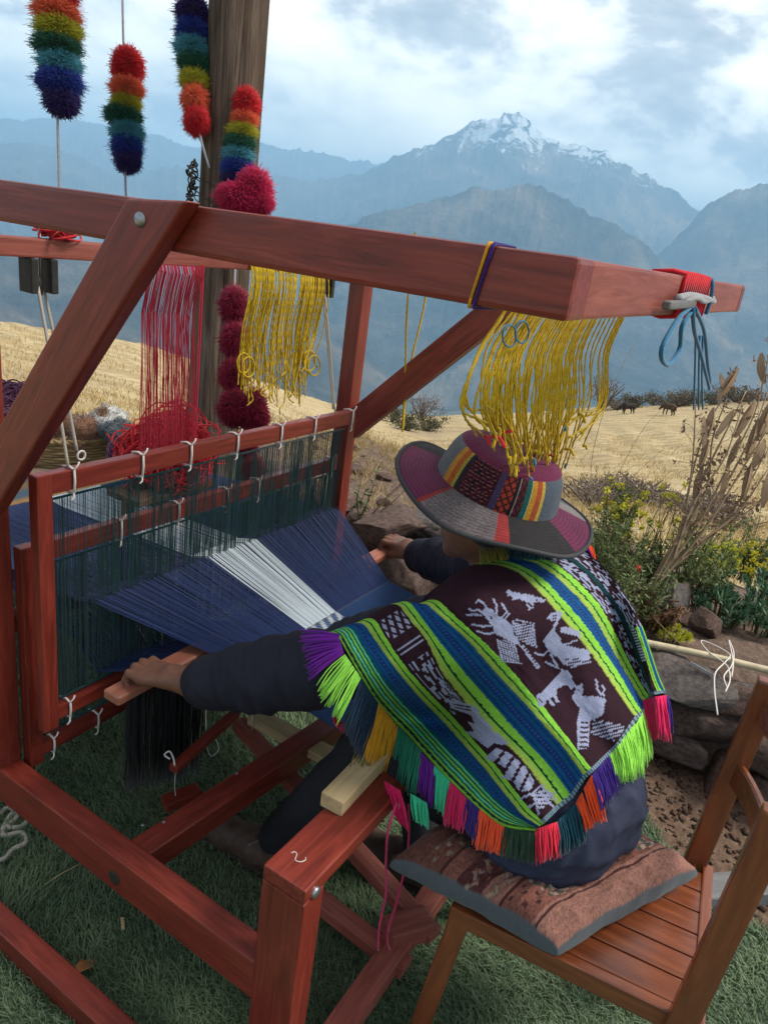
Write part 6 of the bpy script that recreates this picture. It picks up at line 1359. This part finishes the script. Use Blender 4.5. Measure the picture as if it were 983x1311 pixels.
def twig_plant(name, c, n_st, spread, h, mat, seed, label, cat='plant', group=None, leafL=.022, leafW=.008, nl=24, lean=(0, 0), stem=M_GSTEM, fl=None, droop=.1, r0=.003, twigs=0):
    rg = np.random.default_rng(seed); t = thing(name, label, cat, tuple(c), group); lf = MB(); stm = MB(); fw = MB(); c = np.array(c, float); nf = 0
    for i in range(n_st):
        a = rg.uniform(0, 6.28); r = spread*math.sqrt(rg.uniform()); top = c+[r*math.cos(a)+lean[0]*h, r*math.sin(a)+lean[1]*h, h*rg.uniform(.55, 1.05)]; b = c+[r*.25*math.cos(a), r*.25*math.sin(a), -.02]; m = b*.45+top*.55+np.array([rg.normal(0, .12), rg.normal(0, .12), .06])*h*.4
        P = catmull([b, m, top], 9); stm.tube(P, np.linspace(r0, r0*.35, 9), 4, False); ends = [P]
        for k in range(twigs):
            s = rg.integers(3, 8); q = P[s]; e = q+norm(rg.normal(size=3)+[0, 0, .8])*h*rg.uniform(.12, .3); T = catmull([q, (q+e)/2+rg.normal(0, .01, 3), e], 5); stm.tube(T, np.linspace(r0*.5, r0*.25, 5), 3, False); ends.append(T)
        for E in ends:
            for j in range(int(nl*(1 if len(E) == 9 else .45))):
                s = rg.uniform(.2 if len(E) == 9 else 0., 1.); x = s*(len(E)-1); k0 = int(min(x, len(E)-2)); p = E[k0]+(E[k0+1]-E[k0])*(x-k0); d = norm(rg.normal(size=3)+[0, 0, .35-droop]); V, F = leaf_geo(p, d, leafL*rg.uniform(.6, 1.25), leafW*rg.uniform(.7, 1.2), norm(rg.normal(size=3)+[0, 0, 1.5]), .2, 4); lf.add(V, F)
            if fl is not None and rg.uniform() < fl[1]:
                nf += 1
                for j in range(18): d = norm(rg.normal(size=3)); V, F = leaf_geo(E[-1]+d*fl[2]*.35, d, fl[2], fl[2]*.7, norm(rg.normal(size=3)), 0, 3); fw.add(V, F)
    link('stems', stm.mesh('stems'), stem, t); link('leaves', lf.mesh('leaves'), mat, t)
    if nf: link('flowers', fw.mesh('flowers'), fl[0], t)['kind'] = 'stuff'
    return t
def bed(x, y):
    """where a sight line meets the bed surface"""
    z = .33
    for _ in range(6): p = onz(x, y, z); z = float(bed_z(p[0], p[1]))
    return onz(x, y, max(z, .05))
SG = 'succulents in the bed'
rosette_plant('succulent', bed(925, 790), 46, .13, .13, M_SUCC, 1, 'dense blue green succulent clump growing above the cane', 'succulent', SG, .034, .009)
rosette_plant('succulent', bed(975, 800), 40, .14, .16, M_SUCC, 2, 'blue green succulent clump beside the dense one', 'succulent', SG, .032, .009)
rosette_plant('succulent', bed(985, 775), 30, .14, .20, M_SUCC, 31, 'blue green succulent under the yellow flowers', 'succulent', SG, .030, .009)
rosette_plant('succulent', bed(860, 815), 12, .06, .05, M_LIMEF, 3, 'small yellow green succulent by the pale boulder', 'succulent', SG, .024, .008)
rosette_plant('flowering_succulent', bed(908, 745), 30, .11, .17, M_SUCC, 4, 'succulent with a yellow green flower head behind the blue clump', 'flower', 'yellow flowering succulents', .024, .007, 14, M_GSTEM, (M_LIMEF, .9))
rosette_plant('flowering_succulent', bed(965, 745), 36, .13, .19, M_SUCC, 5, 'succulent with broad yellow flower heads beside the dry stalks', 'flower', 'yellow flowering succulents', .024, .007, 14, M_GSTEM, (M_YFLOW, .9))
PG = 'leafy plants in the bed'
for i, (x, y, n, sp, h, m, lab, fl, ln) in enumerate((
    (770, 760, 40, .16, .34, M_SHRUB, 'olive leafy shrub growing directly behind the hat brim', None, (0, 0)), (800, 790, 34, .16, .26, M_SHRUB, 'low green shrub beside the weaver shoulder', (M_REDFL, .03, .010), (0, 0)), (790, 740, 30, .14, .22, M_RUSSET, 'russet leaved shrub behind the green one', None, (0, 0)), (845, 760, 30, .14, .24, M_SHRUB, 'green shrub round the foot of the dry stalks', None, (.1, 0)), (775, 720, 28, .12, .42, M_SHRUB, 'tall shrub with small yellow flower tips behind the hat', (M_YFLOW, .35, .016), (0, 0)), (835, 800, 26, .12, .12, M_RUSSET, 'low brown ground plant above the cane', None, (0, 0)), (895, 775, 24, .12, .26, M_SHRUB, 'thin green plant between boulder and succulents', None, (.05, 0)), (940, 735, 24, .16, .30, M_SHRUB, 'wiry green plant behind the flowering succulents', None, (.1, -.1)), (880, 740, 20, .18, .34, M_SHRUB, 'loose green plant at the back of the bed', (M_YFLOW, .25, .010), (0, 0)))):
    twig_plant('shrub', bed(x, y), n, sp, h, m, 20+i, lab, 'shrub', PG, .024, .007, 26, ln, M_GSTEM, fl, .1, .0026, 2)
twig_plant('wild_plant', bed(822, 745), 9, .10, .46, M_SHRUB, 41, 'spindly wild plant with small yellow flowers at its tips', 'plant', 'wild plants behind the bed', .016, .004, 9, (.10, -.05), M_GSTEM, (M_YFLOW, .8, .014))
twig_plant('wild_plant', bed(960, 720), 10, .22, .42, M_SHRUB, 42, 'spindly weed with thin bare stems behind the succulents', 'plant', 'wild plants behind the bed', .014, .005, 12, (.1, -.1), M_GSTEM, None)
twig_plant('wild_plant', onz(462, 655, .42), 5, .05, .22, M_SHRUB, 43, 'small leafy sprig beside the far rear post', 'plant', None, .022, .010, 12, (.05, -.05))
twig_plant('wild_plant', onz(470, 662, .40), 3, .06, .30, M_RUSSET, 44, 'thin brown seeding sprig leaning towards the hat', 'plant', None, .010, .006, 22, (.25, -.55), M_DRY)
# the tall dry weed with seed pods
def dry_weed():
    base = bed(822, 770); D0 = float((base-CAM)@FWD); t = thing('dry_weed', 'tall dead brown weed with papery seed pods', 'weed', tuple(base)); rg = np.random.default_rng(77); stm = MB(); 
    ST = [[(822, 770), (850, 720), (880, 660), (905, 600), (925, 560), (955, 500)], [(822, 770), (860, 700), (915, 640), (960, 560), (983, 500)], [(830, 760), (880, 705), (940, 660), (983, 600)], [(835, 750), (870, 680), (885, 600), (890, 520)], [(850, 725), (900, 690), (950, 660), (990, 625)], [(826, 760), (868, 690), (878, 640), (905, 545), (940, 485)], [(840, 745), (900, 660), (930, 600), (965, 530), (985, 450)], [(860, 700), (920, 655), (983, 640)], [(870, 690), (905, 620), (912, 560), (930, 510)], [(835, 755), (900, 680), (950, 600), (985, 545)], [(845, 740), (890, 650), (900, 590), (898, 540)], [(850, 735), (925, 670), (983, 575)], [(860, 720), (890, 640), (925, 590), (950, 520)]]
    tips = []
    for i, s in enumerate(ST):
        dd = [D0+.10*math.sin(i*1.9)*k/len(s)+.02*k for k in range(len(s))]; P = catmull([at(x, y, q) for (x, y), q in zip(s, dd)], 24); stm.tube(P, np.linspace(.0085 if i < 3 else .006, .0024, 24), 6); tips.append(P)
    link('stems', stm.mesh('stems'), M_DRY, t)
    def pod(p, d, L, w, mat):
        d = norm(d); mb = MB(); n = 7; s = norm(np.cross(d, rg.normal(size=3))); u = np.cross(d, s)
        for q in range(3):
            a = q*2.1; side = s*math.cos(a)+u*math.sin(a); nr = np.cross(d, side); V = []
            for i in range(n):
                f = i/(n-1); ww = w*math.sin(math.pi*(.1+.85*f))**.7; c = p+d*L*f+nr*w*.35*math.sin(math.pi*f); V += [c-side*ww*.5, c+side*ww*.5+nr*w*.1]
            mb.add(V, [[2*i, 2*i+1, 2*i+3, 2*i+2] for i in range(n-1)])
        link('seed_pod', mb.mesh('seed_pod'), mat, t)
    for x, y, x2, y2, w in ((918, 512, 940, 478, .020), (927, 508, 922, 482, .012), (905, 560, 912, 528, .018), (978, 490, 975, 458, .022), (955, 590, 968, 545, .018), (962, 600, 975, 570, .020), (915, 560, 935, 530, .014), (895, 600, 905, 570, .014), (950, 640, 960, 600, .016), (970, 560, 985, 520, .022), (930, 600, 945, 565, .014), (940, 560, 962, 520, .018), (985, 610, 990, 560, .02), (920, 640, 930, 600, .016), (975, 650, 983, 610, .018), (888, 640, 896, 605, .014), (900, 575, 900, 540, .016)):
        a = at(x, y, D0+.03); b = at(x2, y2, D0+.03); pod(a, b-a, np.linalg.norm(b-a)*1.2, w*1.7, M_PODPALE)
    cl = MB()
    for P in tips:
        for k in range(20):
            s = rg.integers(7, 24); p = P[s]+rg.normal(0, .012, 3); V, F = leaf_geo(p, rg.normal(size=3), rg.uniform(.012, .034), rg.uniform(.007, .017), norm(rg.normal(size=3)), .5, 4); cl.add(V, F)
        for k in range(9):
            s = rg.integers(9, 24); e = P[s]+norm(rg.normal(size=3)+[0, 0, .8])*rg.uniform(.03, .10); cl.tube(catmull([P[s], (P[s]+e)/2+rg.normal(0, .004, 3), e], 5), .0012, 3, False)
            for q in range(5): V, F = leaf_geo(e+rg.normal(0, .006, 3), rg.normal(size=3), rg.uniform(.009, .022), rg.uniform(.006, .014), norm(rg.normal(size=3)), .6, 3); cl.add(V, F)
    link('dry_leaves', cl.mesh('dry_leaves'), M_DRYB, t)
dry_weed()
for i, pts in enumerate(([(757, 590), (775, 520), (800, 460), (813, 438)], [(775, 640), (800, 590), (830, 540), (843, 528)], [(770, 660), (815, 605), (850, 574)], [(740, 640), (790, 610), (812, 596)])):
    D0 = float((bed(778, 730)-CAM)@FWD); b = bed(772, 735); c = [b]+[at(x, y, D0+.05*j) for j, (x, y) in enumerate(pts)]; mb = MB().tube(catmull(c, 20), np.linspace(.0018, .0009, 20), 5)
    rg = np.random.default_rng(i); cc = catmull(c, 60)
    for q in cc[25:]: V, F = leaf_geo(q, norm(rg.normal(size=3)+[0, 0, 1.]), .006, .003, norm(rg.normal(size=3)), 0, 3); mb.add(V, F)
    o = link('grass_stem', mb.mesh('grass_stem'), M_DRYB); tag(o, 'thin dry grass stem arching up behind the hat', 'grass stem', 'dry grass stems behind the hat')
for i, pts in enumerate(([(808, 758), (840, 795), (872, 826)], [(832, 778), (850, 765), (876, 755)])):
    o = cord('straw', [onz(x, y, .40) for x, y in pts], .0016, M_PODPALE, None, 12, 5); tag(o, 'long pale straw lying across the bed plants', 'straw', 'straws on the bed')
# ------------------------------------------------------------------ field: bushes, cows, straw
def polar(x, r): 
    az = azel(x, 520)[0]; z, _ = field_z(az, r); return np.array([CAM[0]+r*(GF[0]*math.cos(az)+GR[0]*math.sin(az)), CAM[1]+r*(GF[1]*math.cos(az)+GR[1]*math.sin(az)), float(z)])
def bush(x, r, w, h, mat, seed, label, group, n=900, leaf=.10):
    c = polar(x, r); rg = np.random.default_rng(seed); t = thing('bush', label, 'bush', tuple(c), group); mb = MB(); st = MB()
    for k in range(16):
        a = rg.uniform(0, 6.28); e = c+[w*.42*math.cos(a), w*.42*math.sin(a), h*rg.uniform(.6, .95)]; st.tube(catmull([c+[0, 0, -.1], (c+e)/2+rg.normal(0, .06*w, 3), e], 5), np.linspace(.025, .006, 5)*max(w, .6), 4, False)
    cl = [c+[rg.normal(0, .23)*w, rg.normal(0, .23)*w, h*rg.uniform(.25, .8)] for _ in range(14)]
    P = []
    for k in range(n):
        q = cl[int(rg.integers(0, 14))]; d = rg.normal(size=3); p = q+d*np.array([.11*w, .11*w, .13*h]); p[2] = max(p[2], c[2]); V, F = leaf_geo(p, norm(rg.normal(size=3)+[0, 0, .5]), leaf*rg.uniform(.5, 1.2), leaf*.4, norm(rg.normal(size=3)), .1, 3); mb.add(V, F)
    link('branches', st.mesh('branches'), M_DEADB, t); link('foliage', mb.mesh('foliage'), mat, t)
M_BRUSHP = leafy('purple_grey_brush', (.11, .085, .075), (.23, .18, .15), .9, .0); M_OLIVEB = leafy('olive_bush', (.05, .055, .028), (.11, .105, .05), .8, .1)
BG = 'brush on the field'
for i, (x, r, w, h, m, lab) in enumerate(((540, 88, 4.2, 3.4, M_DEADB, 'round leafless brown bush at the crest of the field'), (553, 70, 2.6, 1.6, M_OLIVEB, 'low dark bush in front of the leafless one'), (523, 66, 2.4, 1.4, M_OLIVEB, 'olive bush beside the round brown one'), (505, 74, 1.8, 1.8, M_OLIVEB, 'small upright bush near the far brace'), (772, 92, 4.6, 4.2, M_DEADB, 'tall grey bush behind the yellow strands'), (715, 95, 3., 2.6, M_DEADB, 'grey bush beside the hanging yarn'))): bush(x, r, w, h, m, 200+i, lab, BG, 1100, .22)
for i, x in enumerate(np.linspace(790, 1000, 15)): bush(x+random.uniform(-5, 5), 94+random.uniform(-3, 3), random.uniform(2.6, 4.6), random.uniform(1.3, 2.2), M_OLIVEB if i % 3 else M_DEADB, 230+i, 'low brush in the hedge along the far edge of the field', 'hedge brush along the field edge', 500, .24)
for i, (x, r) in enumerate(((775, 19), (800, 20.5), (826, 19.5), (846, 21), (868, 20), (815, 23), (788, 17.5), (905, 19), (935, 17), (965, 18), (990, 16), (950, 21))): bush(x, r, random.uniform(1.2, 2.0), random.uniform(.35, .7), M_BRUSHP, 260+i, 'dull purple brown scrub in the dip of the field', 'scrub in the dip of the field', 520, .085)
def cow(x, y, r, heading, col, label, seed):
    c = polar(x, r); f = np.array([math.cos(heading), math.sin(heading), 0]); s = np.array([-f[1], f[0], 0])
    def q(a, b, z): return c+f*a+s*b+np.array([0, 0, z])
    P = [('c', q(-.55, 0, 1.0), q(.45, 0, .98), .27, .29), ('c', q(-.2, 0, .93), q(.3, 0, .9), .30, .31, .1), ('c', q(.5, 0, 1.05), q(.95, 0, .75), .25, .17, .12), ('c', q(.95, 0, .72), q(1.22, 0, .36), .15, .09, .08), ('c', q(.98, -.12, .86), q(.95, -.26, .84), .05, .03, .03), ('c', q(.98, .12, .86), q(.95, .26, .84), .05, .03, .03), ('c', q(-.86, 0, 1.15), q(-.95, 0, .55), .05, .03, .04)]
    for a, b in ((.42, .2), (.36, -.2)): P += [('c', q(a, b, .8), q(a+.02, b, .42), .14, .075, .06), ('c', q(a+.02, b, .42), q(a, b, .04), .07, .055, .03)]
    for a, b in ((-.62, .2), (-.55, -.2)): P += [('c', q(a, b, .85), q(a+.06, b, .55), .18, .09, .06), ('c', q(a+.06, b, .55), q(a-.08, b, .42), .085, .07, .03), ('c', q(a-.08, b, .42), q(a-.05, b, .04), .07, .055, .03)]
    o = link('cow', sdf_mesh('cow', P, .045, .08), plain('cow_hide_%d' % seed, col, .8, 0, .2, .25, 1.5)); tag(o, label, 'cow', 'cows grazing on the field'); return o
YA = math.atan2(GR[1], GR[0])
cow(804, 528, 84, YA+math.pi+.25, (.03, .024, .02), 'dark cow grazing with its head down on the dry field', 1); cow(857, 533, 80, YA+math.pi/2+.5, (.075, .045, .028), 'smaller brown cow standing farther along the dry field', 2)
def bed_tufts():
    rg = np.random.default_rng(404); mb = MB()
    for i in range(520):
        v = rg.uniform(.75, 3.1); u = float(wall_u(v))+rg.uniform(.05, 1.9); z = float(bed_z(u, v))-.03
        for k in range(11):
            d = norm(np.array([rg.normal(0, .55), rg.normal(0, .55), 1.])); L = rg.uniform(.03, .11); V, F = leaf_geo(np.array([u+rg.normal(0, .012), v+rg.normal(0, .012), z]), d, L, .0035, norm(rg.normal(size=3)), .35, 4); mb.add(V, F)
    o = link('dry_tufts', mb.mesh('dry_tufts'), M_STRAW); tag(o, 'dry straw tufts on the earth bank behind the loom', 'grass', kind='stuff')
    for i in range(26):
        v = rg.uniform(.8, 2.6); u = float(wall_u(v))+rg.uniform(.0, 1.2); s_ = rg.uniform(.02, .06); o = stone(None, (u, v, float(bed_z(u, v))-.02), s_*1.3, s_, s_*.7, rg.uniform(0, 6), i, None, 'small_stone', (rg.normal(0, .2), rg.normal(0, .2))); tag(o, 'small brown stone lying on the earth bank behind the loom', 'stone', 'small stones on the bank')
bed_tufts()
def straw():
    rg = np.random.default_rng(99); n = 70000; az = rg.uniform(-.66, .66, n); r = 4.3*np.exp(rg.uniform(0, 1, n)**.8*math.log(14.)); z, _ = field_z(az, r); X = CAM[0]+r*(GF[0]*np.cos(az)+GR[0]*np.sin(az)); Y = CAM[1]+r*(GF[1]*np.cos(az)+GR[1]*np.sin(az))
    P0 = np.stack([X, Y, z*0], -1); k = np.clip((r-4.)/6, 0, 1); z = z+k*(fbm(P0*.12, 4, 3)*.25*np.clip(r/40, .1, 1)+fbm(P0*.9, 4, 5)*.10)
    keep = (fbm(P0*.35, 3, 55) > -.25); X, Y, z, r = X[keep], Y[keep], z[keep], r[keep]; n = len(X); h = rg.uniform(.05, .17, n)*np.clip(r/9, .7, 1.6); a = rg.uniform(0, 6.28, n); w = .0035*np.clip(r/5, 1, 4.5)
    le = rg.normal(0, .5, (n, 2))*h[:, None]; b = np.stack([X, Y, z-.02], -1); sd = np.stack([np.cos(a), np.sin(a), a*0], -1)*w[:, None]; m = b+np.stack([le[:, 0]*.35, le[:, 1]*.35, h*.6], -1); tp = b+np.stack([le[:, 0], le[:, 1], h], -1)
    V = np.stack([b-sd, b+sd, m-sd*.7, m+sd*.7, tp], 1).reshape(-1, 3); o = np.arange(n)[:, None]*5; F4 = np.concatenate([o, o+1, o+3, o+2], 1); F3 = np.concatenate([o+2, o+3, o+4], 1)
    ob = link('dry_grass', mesh_np('dry_grass', V, [F4, F3], True), M_STRAW); tag(ob, 'dry straw coloured grass covering the near field', 'grass', kind='stuff')
straw()
# ------------------------------------------------------------------ artificial turf
def turf():
    m, nt, b = new_mat('turf_backing'); g = nd(nt, 'ShaderNodeNewGeometry'); n = noise(nt, g.outputs['Position'], 60., 4); nt.links.new(ramp(nt, n, [(.3, (.035, .06, .034)), (.7, (.09, .135, .075))]), b.inputs['Base Color']); b.inputs['Roughness'].default_value = .95
    vv = np.linspace(-1.6, 3.4, 60)
    def edge(v): return np.minimum(wall_u(v)-.12, np.interp(v, [-1.6, -.5, -.30, -.1, .35, 3.4], [1.06, 1.10, 1.16, 1.38, 1.50, 1.75]))
    V = np.array([[(-2.4+(edge(v)+2.4)*t, v, .006) for t in np.linspace(0, 1, 30)] for v in vv]); o = link('turf_mat', mesh_np('turf_mat', V.reshape(-1, 3), grid_faces(60, 30)[:, ::-1]), m); tag(o, None, None, kind='structure')
    rg = np.random.default_rng(123); n = 400000; U = rg.uniform(-.85, 1.75, n); Vv = rg.uniform(-.62, 3.0, n)
    # keep what the place shows, thinner with distance
    P = np.stack([U, Vv, U*0], -1); q = P-CAM; zz = q@FWD; x = CX+F_PX*(q@RGT)/zz; y = CY+F_PX*(q@DWN)/zz
    near = np.hypot(U-CAM[0], Vv-CAM[1]); keep = (zz > .3) & (U < edge(Vv)+rg.normal(0, .012, n)) & (rg.uniform(0, 1, n) < np.clip(2.6/near, .35, 1)) & (x > -260) & (x < 1240) & (y < 1560)
    U, Vv = U[keep], Vv[keep]; n = len(U); near = near[keep]
    cl = fbm(np.stack([U*9, Vv*9, U*0], -1), 3, 7); h = rg.uniform(.010, .026, n)*(1+.25*cl); a = rg.uniform(0, 6.28, n); w = .00085*np.clip(near/1.4, 1, 2.4)
    ld = a+rg.normal(0, .8, n); dirx = fbm(np.stack([U*5, Vv*5, U*0+5], -1), 2, 8)*1.2; le = np.stack([np.cos(ld)+dirx, np.sin(ld)+.3, ], -1)*(h*rg.uniform(.25, 1.0, n))[:, None]
    b0 = np.stack([U, Vv, U*0+.004], -1); sd = np.stack([-np.sin(ld), np.cos(ld), ld*0], -1)*w[:, None]
    m1 = b0+np.stack([le[:, 0]*.3, le[:, 1]*.3, h*.62], -1); m2 = b0+np.stack([le[:, 0]*.95, le[:, 1]*.95, h*.95], -1); tp = m2+np.stack([le[:, 0]*.45, le[:, 1]*.45, h*rg.uniform(-.25, .12, n)], -1)
    V = np.stack([b0-sd, b0+sd, m1-sd, m1+sd, m2-sd*.8, m2+sd*.8, tp], 1).reshape(-1, 3); o_ = np.arange(n)[:, None]*7
    F4 = np.concatenate([np.concatenate([o_, o_+1, o_+3, o_+2], 1), np.concatenate([o_+2, o_+3, o_+5, o_+4], 1)]); F3 = np.concatenate([o_+4, o_+5, o_+6], 1)
    mt = leafy('turf_blade', (.066, .115, .058), (.20, .275, .15), .5, .12, 6.); ob = link('turf_grass', mesh_np('turf_grass', V, [F4, F3], True), mt); tag(ob, 'green artificial turf blades under the loom and chair', 'grass', kind='stuff')
turf()
def gravel():
    rg = np.random.default_rng(321); mb = MB(); n = 0
    base = np.array([(1, 0, 0), (-1, 0, 0), (0, 1, 0), (0, -1, 0), (0, 0, 1), (0, 0, -1)], float); F = [[0, 2, 4], [2, 1, 4], [1, 3, 4], [3, 0, 4], [2, 0, 5], [1, 2, 5], [3, 1, 5], [0, 3, 5]]
    for i in range(2600):
        v = rg.uniform(-1.3, .6); u = rg.uniform(1.0, float(wall_u(v))); s = rg.gamma(2., .0032)+.002; V = base*s*rg.uniform(.6, 1.3, (6, 1))*np.array([1, rg.uniform(.6, 1.2), rg.uniform(.4, .8)]); a = rg.uniform(0, 6.28); R = np.array([[math.cos(a), -math.sin(a), 0], [math.sin(a), math.cos(a), 0], [0, 0, 1]]); mb.add(V@R.T+[u, v, s*.2], F)
    o = link('soil_crumbs', mb.mesh('soil_crumbs', False), stone_mat('soil_crumb', (.05, .032, .024), (.11, .072, .053), (.20, .15, .115))); tag(o, 'dark soil crumbs and grit between turf and wall', 'gravel', kind='stuff')
gravel()
